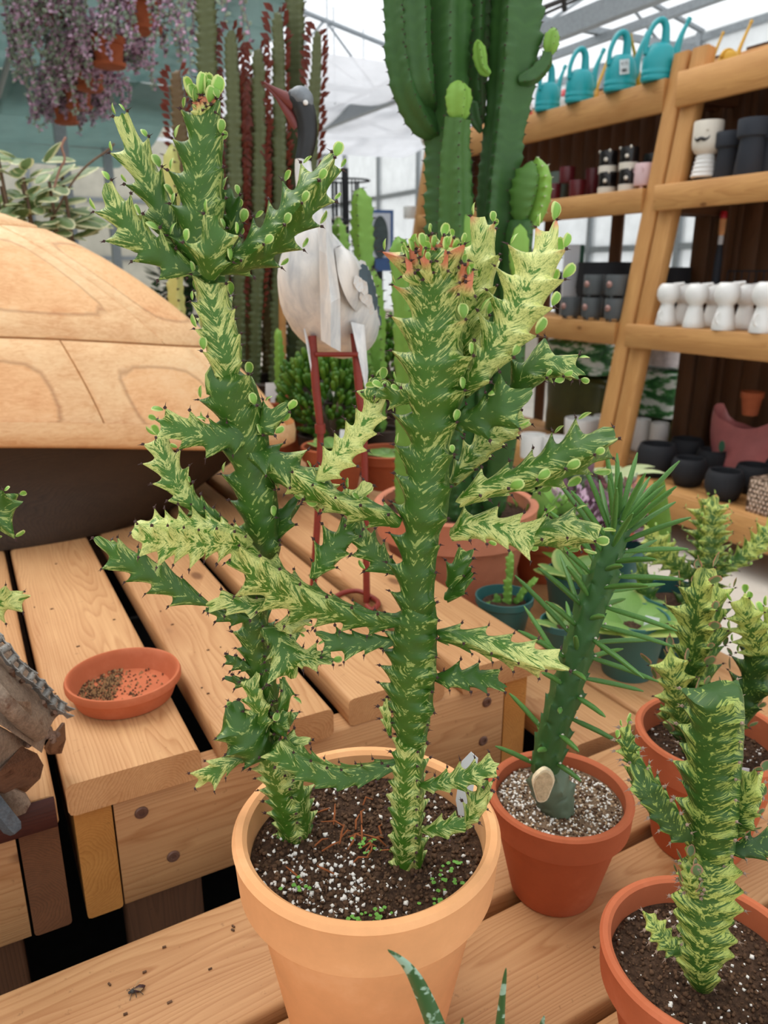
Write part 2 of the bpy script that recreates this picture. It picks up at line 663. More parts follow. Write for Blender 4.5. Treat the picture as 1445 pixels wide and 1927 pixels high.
M['panel_back'] = sheet_mat('back_wall_panel', srgb(206, 202, 190), .12, .45)

def wall(name, p, q, h, wn):
    """Translucent panel wall with galvanised posts and rails, sill wall below."""
    d = (q - p)
    L = d.length
    d.normalize()
    nrm = Vector((-d.y, d.x, 0))
    mb = MB()
    k = int(L / 1.2)
    mb.box((p + q) / 2 + UP * (h / 2 + .35), L, .03, h - .7, (d, nrm, UP))
    root = obj(name, mb, M['panel'] if wn == 2 else M['panel_back'], None, 0, kind='structure')
    b2 = MB()
    b2.box((p + q) / 2 + UP * .35, L, .1, .7, (d, nrm, UP))
    obj('sill_wall', b2, M['concrete'], root, 0)
    for i in range(k + 1):
        b3 = MB()
        b3.box(p + d * (L * i / k) + UP * (h / 2), .06, .08, h, (d, nrm, UP))
        obj('post', b3, M['galv'], root, 0)
    for z in (1.5, 2.4, h - .05):
        b4 = MB()
        b4.box((p + q) / 2 + UP * z, L, .07, .06, (d, nrm, UP))
        obj('rail', b4, M['galv'], root, 0)
    return root

wall('wall_back', bp(GA0, GN1, 0), bp(GA1, GN1, 0), EAVE + 1.0, 0)
wall('wall_left', bp(GA0, GN0, 0), bp(GA0, GN1, 0), EAVE, 1)
wall('wall_right', bp(GA1, GN0, 0), bp(GA1, GN1, 0), EAVE, 2)

# roof trusses, purlins and the long galvanised beam over the shelves
def pipe(name, p, q, r, mat, kind='structure', seg=8):
    return obj(name, MB().tube([p, q], r, seg), mat, None, 40, kind=kind)

for i, n in enumerate((2.6, 5.4, 8.2, 11.0)):
    root = None
    mb = MB()
    zb = 3.12
    mb.box(bp(.1, n, zb), 12.1, .05, .05, (E1, E2, UP))
    root = obj('trim_%d' % (i + 1), mb, M['galv'], None, 0, kind='structure')
    for s_ in (-1, 1):
        b = MB().tube([bp(.1 + s_ * 6.0, n, EAVE - .03), bp(.1, n, RIDGE - .06)], .025, 6)
        obj('rafter', b, M['galv'], root)
    m_ = 9
    for k in range(m_):
        a0 = -5.4 + 11.0 * k / m_
        a1 = -5.4 + 11.0 * (k + .5) / m_
        a2 = -5.4 + 11.0 * (k + 1) / m_
        b = MB().tube([bp(a0, n, zb), bp(a1, n, roof_z(a1) - .05)], .014, 6)
        obj('truss_brace', b, M['galv'], root)
        b = MB().tube([bp(a1, n, roof_z(a1) - .05), bp(a2, n, zb)], .014, 6)
        obj('truss_brace', b, M['galv'], root)
_tn = 5
for a in (-4.0, -2.0, 1.9, 4.9):
    mb = MB()
    mb.box(bp(a, 6, 3.06), .05, 17, .06, (E1, E2, UP))
    obj('trim_%d' % _tn, mb, M['galv'], None, 0, kind='structure')
    _tn += 1
# the heavy beam just behind the shelf tops
mb = MB()
mb.box(bp(3.95, 6, 2.86), .07, 17, .13, (E1, E2, UP))
obj('trim_%d' % _tn, mb, M['galv'], None, 0, kind='structure')
_tn += 1
mb = MB()
mb.tube([bp(4.05, -2, 3.05), bp(4.06, 3, 3.02), bp(4.0, 5, 3.06), bp(4.08, 9, 3.02), bp(4.0, 13, 3.05)], .018, 6)
mb.tube([bp(4.0, -2, 3.0), bp(4.1, 4, 3.07), bp(4.02, 8, 3.0), bp(4.0, 13, 3.03)], .011, 6)
mb.tube([bp(3.2, 4.4, 3.12), bp(3.5, 4.6, 3.0), bp(3.75, 4.5, 3.06), bp(3.95, 4.7, 2.97)], .02, 6)
tag(obj('cable_bundle', mb, M['cable']), 'dark bundle of cables strung along the galvanised beam over the shelves', 'cable')
rng = random.Random(11)
for k in range(10):
    a = rng.uniform(2.2, 5.2)
    n = rng.uniform(3.5, 11)
    zt = roof_z(a) - .02
    pipe('trim_%d' % _tn, bp(a, n, 2.9), bp(a, n, zt), .006, M['galv'], seg=5)
    _tn += 1
for k in range(8):
    a = 1.6 + .55 * k
    pipe('trim_%d' % _tn, bp(a, 6.2 + .3 * k, 3.1), bp(a + 1.5, 8.6 + .3 * k, roof_z(a + 1.5) - .05), .011, M['galv'], seg=5)
    _tn += 1
# posts that carry the roof
for a, n in ((-2.0, 9.0), (1.9, 10.5), (1.05, 7.9)):
    mb = MB()
    mb.box(bp(a, n, 1.54), .1, .1, 3.08, (E1, E2, UP))
    obj('trim_%d' % _tn, mb, M['galv'], None, 0, kind='structure')
    _tn += 1

# bars that carry the shade cloth at the left
for (u, v, zz, r_) in ((165, 206, 2.80, .022), (165, 276, 2.72, .016)):
    n = at(u, v, z=zz).dot(E2)
    pipe('trim_%d' % _tn, bp(-5.9, n, zz), bp(2.3, n, zz), r_, M['galv'])
    _tn += 1
    for k in range(6):
        pipe('trim_%d' % _tn, bp(-4.5 + 1.1 * k, n, zz), bp(-3.9 + 1.1 * k, n, 2.98), .008, M['galv'], seg=5)
        _tn += 1
_a = at(46, 10, z=2.72).dot(E1)
pipe('trim_%d' % _tn, bp(_a, 1.2, 2.72), bp(_a, 10.0, 2.72), .024, M['galv'])
_tn += 1
# shade cloths stretched flat under the trusses
def cloth(name, a0, a1, n0, n1, z, mat, label, sag=.1, amp=.03):
    def fn(u, v):
        a, n = a0 + (a1 - a0) * u, n0 + (n1 - n0) * v
        s_ = sag * sin(pi * ((v * 3) % 1)) + amp * noise.noise(Vector((a * .9, n * .5, z * 7)))
        return bp(a, n, z - s_)
    mb = MB().grid(fn, 24, 30)
    return tag(obj(name, mb, mat, None, 180), label, 'shade cloth')

cloth('shade_cloth', -5.9, 2.35, 4.0, 8.3, 2.99, M['cloth'], 'teal grey shade cloth over the hanging baskets, nearer of the two teal ones')
cloth('shade_cloth', -5.9, 2.35, 7.6, 13.0, 2.83, M['cloth'], 'teal grey shade cloth behind the nearer one, reaching towards the far wall', .16)
cloth('shade_cloth', 2.5, 5.9, 6.4, 11.0, 2.94, M['cloth_white'], 'white shade cloth under the trusses behind the tall green cactus', .14)

# ================================================================== benches
_plank_cache = {}

def plank_mesh(L, W, T, ch=.006, seg=2):
    key = (round(L, 3), round(W, 3), round(T, 3), ch, seg)
    if key in _plank_cache:
        return _plank_cache[key]
    bm = bmesh.new()
    bmesh.ops.create_cube(bm, size=1)
    for v in bm.verts:
        v.co = Vector((v.co.x * L, v.co.y * W, v.co.z * T))
    if ch:
        bmesh.ops.bevel(bm, geom=[e for e in bm.edges if abs(e.verts[0].co.x - e.verts[1].co.x) > L * .5], offset=ch, segments=seg, affect='EDGES', profile=.5)
    me = bpy.data.meshes.new('plank')
    bm.to_mesh(me)
    bm.free()
    me.shade_smooth()
    me.set_sharp_from_angle(angle=radians(50))
    _plank_cache[key] = me
    return me


def plank(name, c, ex, ez, L, W, T, mat, parent=None, ch=.006, seg=2, kind=None):
    """A board centred at c: local x along ex, local z along ez. Mesh is shared between equal boards of one material."""
    ex = ex.normalized()
    ez = (ez - ex * ez.dot(ex)).normalized()
    ey = ez.cross(ex)
    key = (round(L, 3), round(W, 3), round(T, 3), ch, seg)
    me = plank_mesh(L, W, T, ch, seg)
    mk = key + (mat.name,)
    if mk not in _plank_cache:
        m2 = me.copy()
        m2.materials.append(mat)
        _plank_cache[mk] = m2
    me = _plank_cache[mk]
    mt = Matrix((ex, ey, ez)).transposed().to_4x4()
    mt.translation = c
    return inst(name, me, parent, mt, kind)


def screw(p, nrm, parent, r=.0075):
    mb = MB()
    mb.lathe([(r, 0), (r, .0008), (r * .8, .0022), (r * .42, .0022), (r * .36, .0008), (0.0, .0008)], p, 14, nrm)
    return obj('screw', mb, M['screw'], parent)


M['screw'] = plain('brown_screw', srgb(112, 80, 66), .45, .5, .15, 100, .3)

# upper tier: four boards running away from the camera on a box frame
UF = .742
BA = (.032, .1955, .360, .5245)
upper = thing('plant_bench', 'raised slatted bench of pale boards under the saucer and metal crane', 'bench', bp(.35, UF, 0))
for i, a in enumerate(BA):
    L = 2.0 + .02 * (i % 2)
    off = (0, .004, .012, .006)[i]
    plank('board', bp(a + .07, UF + off + L / 2, ZU - .019), E2, UP, L, .14, .038, M['wood'], upper, .007)
zf = ZU - .038
plank('fascia_board', bp(.338, UF + .012 + .019, zf - .0725), E1, -E2, .522, .145, .038, M['wood'], upper, .003, 1)
for a in (.056, .62):
    plank('side_board', bp(a, UF + .012 + .95, zf - .0725), E2, E1, 1.9, .145, .038, M['wood_end'], upper, .004)
for u, v in ((266, 1529), (326, 1611), (909, 1394), (916, 1321)):
    p = at(u, v, Y=.75)
    # meet the fascia face
    r = ray(u, v)
    t_ = (UF + .012) / r.dot(E2)
    screw(CAM + r * t_, -E2, upper)
for a, n in ((.125, .80), (.575, 2.55), (.075, 2.55), (.55, .86)):
    plank('leg', bp(a, n + .0, (zf - .145) / 2 + .0), UP, E2, zf - .145, .09, .04, M['wood_post'], upper, .003, 1)
plank('cross_board', bp(.338, UF + 1.0, zf - .05), E1, E2, .522, .09, .038, M['wood_post'], upper, .003, 1)
plank('cross_board', bp(.338, UF + 1.9, zf - .05), E1, E2, .522, .09, .038, M['wood_post'], upper, .003, 1)

# its neighbour on the left, same height, ends stained dark
left_b = thing('plant_bench', 'raised slatted bench with dark stained board ends under rusty metal sculpture', 'bench', bp(-.3, UF, 0))
LBA = (-.118, -.2645, -.411, -.5575, -.704, -.85, -.996, -1.143)
for i, a in enumerate(LBA):
    plank('board', bp(a + .07, UF - .008 + 1.0, ZU - .019), E2, UP, 2.0, .14, .038, M['wood'], left_b, .007)
    if i < 4:
        plank('dark_board_end', bp(a + .07, UF - .0095, ZU - .019), E1, -E2, .137, .0355, .003, M['wood_red'], left_b, .001, 1)
plank('side_board', bp(.002, UF + .015 + .95, zf - .0725), E2, E1, 1.9, .145, .038, M['wood_dark'], left_b, .004)
plank('side_board', bp(-1.12, UF + .015 + .95, zf - .0725), E2, E1, 1.9, .145, .038, M['wood_dark'], left_b, .004)
plank('fascia_board', bp(-.56, UF + .015 + .019, zf - .0725), E1, -E2, 1.08, .145, .038, M['wood'], left_b, .003, 1)
screw(bp(-.093, UF + .015, zf - .118), -E2, left_b)
screw(bp(-.12, UF + .015, zf - .05), -E2, left_b)
for a, n in ((-.075, .80), (-.03, 2.5), (-.98, .82), (-1.05, 2.5)):
    plank('leg', bp(a, n, (zf - .145) / 2), UP, E2, zf - .145, .09, .04, M['wood_post'], left_b, .003, 1)

# the low front bench, boards running to the right
front = thing('plant_bench', 'low front bench of wide pale boards that carries the pale clay pot', 'bench', fp(.2, .3, 0))
for i, (n0, n1) in enumerate(((.4985, .634), (.358, .4845), (.2195, .347), (.081, .2085))):
    plank('board', fp(.12, (n0 + n1) / 2, ZL - .019), F1, UP, 1.98, n1 - n0, .038, M['wood'], front, .005)
for a in (-.75, .12, .99):
    plank('leg', fp(a, .16, (ZL - .038 - .09) / 2), UP, F1, ZL - .038 - .09, .09, .045, M['wood_post'], front, .003, 1)
    plank('leg', fp(a, .56, (ZL - .038 - .09) / 2), UP, F1, ZL - .038 - .09, .09, .045, M['wood_post'], front, .003, 1)
    plank('bearer', fp(a, .36, ZL - .038 - .045), F2, UP, .54, .045, .09, M['wood_post'], front, .003, 1)

# low bench to the right of the upper tier, boards running away
right_b = thing('plant_bench', 'low bench of boards behind the orange clay pot, beside the concrete floor', 'bench', bp(.87, 1.5, 0))
for i, a in enumerate((.667, .806, .945)):
    n0 = (.676, .680, .684)[i]
    plank('board', bp(a + .066, (n0 + 2.5) / 2, ZL - .019), E2, UP, 2.5 - n0, .132, .038, M['wood'], right_b, .006)
for n in (.95, 2.3):
    plank('bearer', bp(.87, n, ZL - .038 - .045), E1, UP, .4, .045, .09, M['wood_post'], right_b, .003, 1)
    for a in (.70, 1.03):
        plank('leg', bp(a, n, (ZL - .128) / 2), UP, E2, ZL - .128, .09, .045, M['wood_post'], right_b, .003, 1)

# black sheet and skirts added to stand in for shade under the benches
M['shade_black'] = plain('bench_shade_black', srgb(22, 21, 20), .9, .1, .3, 60)
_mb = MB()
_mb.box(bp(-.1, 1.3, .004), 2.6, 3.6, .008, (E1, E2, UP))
tag(obj('floor_shade_sheet', _mb, M['shade_black'], None, 0), 'added black sheet standing in for the shade on the floor under the slatted benches', 'shade sheet')
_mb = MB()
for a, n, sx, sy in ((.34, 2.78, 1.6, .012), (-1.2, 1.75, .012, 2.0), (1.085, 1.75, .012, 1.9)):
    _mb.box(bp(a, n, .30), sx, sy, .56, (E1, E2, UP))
tag(obj('shade_skirt', _mb, M['shade_black'], None, 0), 'added black skirt sheets that darken the space under the benches from behind', 'skirt')

# small debris on the front boards
_mb = MB()
rng = random.Random(5)
for k in range(46):
    a, n = rng.uniform(-.55, .75), rng.choice((rng.uniform(.51, .625), rng.uniform(.37, .48)))
    p = fp(a, n, ZL + .0008)
    if (p.xy - Vector((-.0136, .507))).length < .1 or (p.xy - Vector((.178, .66))).length < .07 or (p.xy - Vector((.357, .73))).length < .08: continue
    d = Vector((rng.uniform(-1, 1), rng.uniform(-1, 1), 0)).normalized()
    s_ = rng.uniform(.0008, .0022)
    _mb.box(p, s_ * rng.uniform(1, 2.6), s_, .001, (d, UP.cross(d), UP))
for u, v in ((309, 1782), (439, 1743), (438, 1750), (236, 1908), (272, 1829), (206, 1852), (1050, 1700)):
    p = at(u, v, z=ZL + .001)
    d = Vector((rng.uniform(-1, 1), rng.uniform(-1, 1), 0)).normalized()
    _mb.box(p, .0036, .0016, .0014, (d, UP.cross(d), UP))
for k in range(30):
    a, n = rng.uniform(.05, .62), rng.uniform(.8, 1.5)
    i = min(range(4), key=lambda j: abs(BA[j] + .07 - a))
    a = BA[i] + .07 + rng.uniform(-.06, .06)
    _mb.box(bp(a, n, ZU + .0008), rng.uniform(.0015, .005), .0015, .0012, (E1, E2, UP))
tag(obj('debris', _mb, M['bark'], None, 0), 'dark crumbs of soil scattered over the bench boards', 'debris', kind='stuff')

# a dead bee on the front board
bee_p = at(254, 1868, z=ZL)
bee = thing('bee', 'small dead bee lying on the front board at the lower left', 'insect', bee_p)
bd = F1
bx = F2
mb = MB().tube([bee_p + bd * (x) + UP * .0028 for x in (-.001, .002, .005, .0078, .0095)], [.0012, .0026, .0028, .0018, .0004], 8)
obj('abdomen', mb, M['spine'], bee)
mb = MB().tube([bee_p - bd * x + UP * .0029 for x in (-.0005, .0015, .0035)], [.0012, .0023, .0014], 8)
obj('thorax', mb, M['cable'], bee)
mb = MB().tube([bee_p - bd * x + UP * .0027 for x in (.0033, .0045, .0058)], [.0008, .0015, .0006], 8)
obj('head', mb, M['cable'], bee)
M['wing'] = sheet_mat('bee_wing', srgb(190, 160, 120), .35, .3)
for s_ in (-1, 1):
    w = MB()
    o_ = bee_p - bd * .001 + UP * .0045
    w.add([o_, o_ + bd * .004 + bx * s_ * .002 + UP * .002, o_ + bd * .008 + bx * s_ * .005 + UP * .002, o_ + bd * .005 + bx * s_ * .006 + UP * .001], [(0, 1, 2, 3)])
    obj('wing', w, M['wing'], bee, 0)
    for q in (-.002, 0, .002):
        l_ = MB().tube([bee_p + bd * q + UP * .002, bee_p + bd * q * 2 + bx * s_ * .004 + UP * .0025, bee_p + bd * q * 3 + bx * s_ * .006 + UP * .0003], .0003, 4)
        obj('leg', l_, M['cable'], bee)

# ================================================================== toothed cactus stems
def catmull(pts, k):
    n = len(pts)
    out = []
    for i in range(n - 1):
        p0, p1, p2, p3 = pts[max(i - 1, 0)], pts[i], pts[i + 1], pts[min(i + 2, n - 1)]
        for j in range(k):
            t = j / k
            out.append(tuple(.5 * ((2 * b) + (c - a) * t + (2 * a - 5 * b + 4 * c - d) * t * t + (-a + 3 * b - 3 * c + d) * t ** 3) for a, b, c, d in zip(p0, p1, p2, p3)))
    out.append(tuple(pts[-1]))
    return out


def stem(path, ribs=3, tooth=.016, notch=.5, val=.42, skew=.45, young=(0, .6), red=0.0, roll=0.0, rng=None,
         pinch=.6, tip=True, cusp_pow=1.7, edge_pow=1.5, taper=1.2, sub=8, per=8, jitter=.16):
    """path: [(Vector, radius to the tooth tips)]. Returns (MB with attribute lists, teeth)."""
    rng = rng or random.Random(1)
    pts = catmull([(p.x, p.y, p.z, r) for p, r in path], 24)
    P = [Vector(q[:3]) for q in pts]
    S = [0.0]
    for i in range(1, len(P)):
        S.append(S[-1] + (P[i] - P[i - 1]).length)
    L = S[-1]
    nt = max(2, round(L / tooth))
    tooth = L / nt
    N = nt * sub

    def samp(s):
        s = min(max(s, 0), L)
        lo, hi = 0, len(S) - 1
        while hi - lo > 1:
            m = (lo + hi) // 2
            if S[m] <= s: lo = m
            else: hi = m
        f = (s - S[lo]) / max(S[hi] - S[lo], 1e-9)
        return P[lo].lerp(P[hi], f), pts[lo][3] * (1 - f) + pts[hi][3] * f
    mb = MB()
    pat, puv, teeth = [], [], []
    per = per - per % 2
    half = per // 2
    ws = [0, .1, .28, .58, 1.0][:half + 1] if half == 4 else [k / half for k in range(half + 1)]
    phase = [rng.randrange(sub) for _ in range(ribs)]
    if ribs == 4:
        phase = [0, sub // 2, rng.choice((0, 1)), sub // 2 + 1]
    amp = [[1 + rng.uniform(-jitter, jitter) for _ in range(nt + 3)] for _ in range(ribs)]
    seed = rng.uniform(0, 50)
    prevx = None
    rings = []
    for i in range(N + 1):
        s = L * i / N
        c, R = samp(s)
        t = (samp(s + .002)[0] - samp(s - .002)[0]).normalized()
        if prevx is None:
            view = (c - CAM).normalized()
            x = t.cross(view)
            if x.length < .2: x = t.cross(UP)
            x.normalize()
            x = Matrix.Rotation(roll, 3, t) @ x
        else:
            x = (prevx - t * prevx.dot(t)).normalized()
        prevx = x
        y = t.cross(x)
        u = s / L
        env = 1.0
        if pinch < 1: env *= pinch + (1 - pinch) * min(1, s / (tooth * 1.0)) ** .7
        if tip:
            q = (L - s) / (tooth * taper)
            if q < 1: env *= .34 + .66 * sqrt(max(0, 1 - (1 - q) ** 2))
        ring = []
        for k in range(ribs):
            fpos = (i + phase[k]) / sub
            kk = int(fpos + .5)
            f = abs(fpos - kk)
            cusp = (1 - 2 * f) ** cusp_pow
            a_ = amp[k][kk]
            Rt = R * env * a_
            Re = Rt * (1 - notch * (1 - cusp))
            rv = R * env * val
            is_tip = abs(fpos - kk) < 1e-6
            for j in range(per):
                w_ = j - half
                w = ws[abs(w_)]
                if w_ == -half: pass
                ang = 2 * pi / ribs * (k + .5 * (1 if w_ > 0 else -1) * w)
                Rn = R * env * (1 - notch)
                rr = rv + max(0, Rn - rv) * (1 - w) ** edge_pow + (Re - Rn) * (.86 * (1 - w) ** 3.0 + .14 * (1 - w))
                e = max(0, (rr - rv) / max(R * env - rv, 1e-6))
                e = max(e, .8 * (1 - w))
                d = x * cos(ang) + y * sin(ang)
                sh = skew * tooth * cusp * (1 - w) ** 2
                mb.v.append(c + d * rr + t * sh)
                yg = young[0] + (young[1] - young[0]) * u
                rd = red * max(0, (u - .55) / .45) * cusp * (1 - w) ** 1.2 if red else 0
                if red >= 1.4: rd = max(0, (u - .25) / .6)
                pat.append((min(1, e), max(0, min(1, yg)), rd, 1))
                puv.append((s + seed - .7 * tooth * (1 - w) ** 1.4, (1 - w) * (Re - rv) + seed * .1, seed * .3 + rr * cos(ang + .7)))
            if is_tip and 0 < i < N + 1 and kk <= nt + 1:
                ang = 2 * pi / ribs * k
                d = x * cos(ang) + y * sin(ang)
                teeth.append((c + d * Re + t * skew * tooth, d, t, u, Rt))
        rings.append(ribs * per)
    n = ribs * per
    # close the base and tip
    fs = mb.f
    for i in range(N):
        for k in range(n):
            k2 = (k + 1) % n
            fs.append((i * n + k, i * n + k2, (i + 1) * n + k2, (i + 1) * n + k))
    for i0, off in ((0, 0), (N * n, .25 * tooth if tip else 0)):
        cs = sum((mb.v[i0 + k] for k in range(n)), Vector()) / n
        mb.v.append(cs + (t * off if i0 else Vector()))
        pat.append((.2, young[1] if i0 else young[0], 0, 1))
        puv.append((seed + (L if i0 else 0), seed * .1, seed * .3))
        b = len(mb.v) - 1
        for k in range(n):
            k2 = (k + 1) % n
            fs.append((i0 + k2, i0 + k, b) if i0 == 0 else (i0 + k, i0 + k2, b))
    mb.m = [0] * len(fs)
    mb.pat, mb.puv = pat, puv
    return mb, teeth


def stem_obj(name, mb, mat, parent, smooth=60):
    o = obj(name, mb, mat, parent, smooth)
    me = o.data
    ca = me.color_attributes.new('pat', 'FLOAT_COLOR', 'POINT')
    ca.data.foreach_set('color', [c for p in mb.pat for c in p])
    va = me.attributes.new('puv', 'FLOAT_VECTOR', 'POINT')
    va.data.foreach_set('vector', [c for p in mb.puv for c in p])
    return o


def frame(o, d, up):
    y = d.normalized()
    z = (up - y * up.dot(y))
    z = z.normalized() if z.length > 1e-4 else y.orthogonal().normalized()
    x = y.cross(z)
    m = Matrix((x, y, z)).transposed().to_4x4()
    m.translation = o
    return m


def leaf_mesh(name, mat, w=.34, curl=.5, cup=.25, n=4, tipw=.15, k=3, thick=0):
    """Leaf of unit length along +y, face up +z, with a 'rim' attribute at its edge."""
    mb = MB()
    rim = []
    for i in range(n + 1):
        t = i / n
        wd = w * (sin(pi * min(1, t ** .8 * .93 + .04)) ** .8) + .02
        if i == n: wd = w * tipw
        a = curl * t
        yy = sin(a) / curl * 1.0 if curl > 1e-3 else t
        zz = (1 - cos(a)) / curl if curl > 1e-3 else 0
        for j in range(-1, 2) if k == 3 else range(-2, 3):
            h = j / ((k - 1) / 2)
            mb.v.append(Vector((wd * h, yy, zz + cup * wd * abs(h) ** 1.6)))
            rim.append(1.0 if abs(h) > .9 or i == n else (.45 if abs(h) > .4 else 0.0))
    for i in range(n):
        for j in range(k - 1):
            b = i * k + j
            mb.f.append((b, b + 1, b + k + 1, b + k))
    mb.m = [0] * len(mb.f)
    me = mesh(name, mb, mat, 180)
    a = me.attributes.new('rim', 'FLOAT', 'POINT')
    a.data.foreach_set('value', rim)
    return me


LEAF = leaf_mesh('leaf', M['leaf'], .32, 1.6, .7, 5, .22, 5)
LEAF_D = leaf_mesh('leaf', M['leaf_dark'], .36, .6, .3, 4, .2, 5)
LEAF_B = leaf_mesh('leaf', M['leaf_brown'], .3, 1.4, .6, 3, .3, 3)


def spines(teeth, parent, mat, size=.0036, base=.0013, pair=True, areole=True, rng=None):
    mb = MB()
    rng = rng or random.Random(3)
    for p, d, t, u, R in teeth:
        if areole:
            r = base * rng.uniform(.8, 1.2)
            sx = d.orthogonal().normalized()
            sy = d.cross(sx)
            vs = [p + sx * r, p + sy * r, p - sx * r, p - sy * r, p + d * r * 1.1, p - d * r]
            mb.add(vs, [(0, 1, 4), (1, 2, 4), (2, 3, 4), (3, 0, 4), (1, 0, 5), (2, 1, 5), (3, 2, 5), (0, 3, 5)])
        side = d.cross(t).normalized()
        for s_ in ((-1, 1) if pair else (0,)):
            dr = (d + side * s_ * .55 + t * rng.uniform(-.15, .35)).normalized()
            L = size * rng.uniform(.6, 1.15)
            ax = dr.orthogonal().normalized()
            ay = dr.cross(ax)
            r = size * .12
            q = p + dr * base * .4
            mb.add([q + ax * r, q - ax * r * .5 + ay * r * .87, q - ax * r * .5 - ay * r * .87, q + dr * L], [(0, 1, 3), (1, 2, 3), (2, 0, 3)])
    if mb.v:
        return obj('spines', mb, mat, parent, 0, kind='stuff')


def leaves(teeth, parent, rng, prob=.8, size=.0085, frm=.3, me=None, cap=60, up=.75):
    for p, d, t, u, R in teeth:
        if u < frm or rng.random() > prob: continue
        cap -= 1
        if cap < 0: break
        dr = (d * rng.uniform(.5, 1.0) + t * up * rng.uniform(.5, 1.3) + Vector((rng.uniform(-.4, .4), rng.uniform(-.3, .3), rng.uniform(0, .5)))).normalized()
        m = frame(p + t * .0006 - d * .0018, dr, (-d * .8 + t + Vector((rng.uniform(-.5, .5), rng.uniform(-.5, .5), 0))))
        s_ = size * rng.uniform(.65, 1.2)
        m = m @ Matrix.Diagonal((s_, s_, s_, 1))
        inst('leaf', me or LEAF, parent, m)


def branch(parent, pts, Y, ribs=3, young=(.1, .6), red=0, lv=.7, lsize=.0085, lfrom=.25, mat='varieg', seed=1, name='branch', roll=0.0,
           tooth_px=42, spine=True, spine_mat=None, cap=40, leafme=None, **kw):
    """pts: (u, v, half width in px[, dY]) along the axis in the photograph, on the upright plane at distance Y."""
    rng = random.Random(seed)
    path = []
    for q in pts:
        p = at(q[0], q[1], Y=Y + (q[3] if len(q) > 3 else 0))
        path.append((p, pxm(q[2], p) * (1.1 if ribs == 3 else 1.0)))
    tooth = pxm(tooth_px, path[len(path) // 2][0])
    mb, teeth = stem(path, ribs, tooth, young=young, red=red, roll=roll, rng=rng, **kw)
    o = stem_obj(name, mb, M[mat], parent)
    if spine:
        spines(teeth, o, spine_mat or M['spine'], rng=rng)
    if lv:
        leaves(teeth, o, rng, lv, lsize, lfrom, leafme, cap)
    return o


# ------------------------------------------------------------------ pots and soil
def pot(parent, c, D, H, mat, collar=.28, base=.66, wall=.05, name='pot', seg=64, lip=.03, fill=.0):
    """Clay flower pot with a straight collar; c is the centre of its base."""
    R = D / 2
    rb = R * base
    w = D * wall
    hc = H * (1 - collar)
    rc = R * .965
    rs = rb + (R * .86 - rb) * 1.0
    pr = [(rb * .96, 0), (rb, H * .02), (rs, hc - .002), (rs + .001, hc), (R * .93, hc + H * .002), (rc, hc + H * .02), (rc + .0006, hc + H * .05), (R * .99, H * .965), (R, H * .98),
          (R - w * .25, H), (R - w * .7, H), (R - w, H * .985), (R - w * 1.2, hc + H * .02), (rs - w, hc - H * .02), (rs - w * 1.1, H * .45), (rb - w * .8, H * .04), (0, H * .04)]
    mb = MB().lathe(pr, c, seg)
    return obj(name, mb, mat, parent, 35)


def soil(parent, c, D, H, level, mat, seed=1, base=.66, wall=.05, bump=.004, res=40, collar=.28):
    R = D / 2
    w = D * wall
    z = c.z + H * level
    if level > 1 - collar:
        r = R - w * 1.15
    else:
        f = level / (1 - collar)
        r = R * base + (R * .86 - R * base) * f - w * .95
    mb = MB()
    def hgt(x, y):
        q = Vector((x * 55 + seed * 3, y * 55, seed))
        return bump * (noise.noise(q) + .7 * noise.noise(q * 2.7) + .45 * noise.noise(q * 6.1))
    vs, fs = [c + UP * (z - c.z + hgt(0, 0))], []
    nr, ns = res // 2, res * 2
    for i in range(1, nr + 1):
        for k in range(ns):
            a = 2 * pi * k / ns
            x, y = r * i / nr * cos(a), r * i / nr * sin(a)
            vs.append(Vector((c.x + x, c.y + y, z + (hgt(x, y) if i < nr else 0))))
    for k in range(ns):
        fs.append((0, 1 + k, 1 + (k + 1) % ns))
    for i in range(nr - 1):
        for k in range(ns):
            k2 = (k + 1) % ns
            a, b = 1 + i * ns, 1 + (i + 1) * ns
            fs.append((a + k, b + k, b + k2, a + k2))
    mb.add(vs, fs)
    o = obj('soil', mb, mat, parent, 180)
    return o, r, z, hgt


def grit(parent, c, r, z, hgt, n, mat, seed, size=(.0012, .0034), name='perlite', where=None):
    rng = random.Random(seed)
    mb = MB()
    k = 0
    while k < n:
        a, q = rng.uniform(0, 2 * pi), r * .97 * sqrt(rng.random())
        x, y = q * cos(a), q * sin(a)
        if where and not where(x, y, rng): continue
        k += 1
        s_ = rng.uniform(*size) * rng.uniform(.6, 1)
        p = Vector((c.x + x, c.y + y, z + hgt(x, y) + s_ * .25))
        m = Matrix.Rotation(rng.uniform(0, 6.28), 3, Vector((rng.uniform(-1, 1), rng.uniform(-1, 1), rng.uniform(-1, 1))).normalized())
        vs = [p + m @ (Vector(d) * s_ * rng.uniform(.7, 1.2)) for d in ((1, 0, 0), (-1, 0, 0), (0, 1, 0), (0, -1, 0), (0, 0, 1), (0, 0, -1))]
        mb.add(vs, [(0, 2, 4), (2, 1, 4), (1, 3, 4), (3, 0, 4), (2, 0, 5), (1, 2, 5), (3, 1, 5), (0, 3, 5)])
    return obj(name, mb, mat, parent, 180, kind='stuff')

# ================================================================== the big marbled cactus in the pale pot
MC = at(690, 1548, z=CAMZ - .4136)
MD, MH = .21, .4136
MH = (CAMZ - .4136) - ZL
mc = Vector((MC.x, MC.y, ZL))
main = thing('potted_cactus', 'large branching marbled cactus in wide pale clay pot, centre of the picture', 'potted cactus', mc)
pot(main, mc, MD, MH, M['clay_pale'], collar=.235, base=.62, wall=.055, seg=96)
so, sr, sz, sh = soil(main, mc, MD, MH, .875, M['soil'], 2, .62, .055, .004, 56, collar=.235)

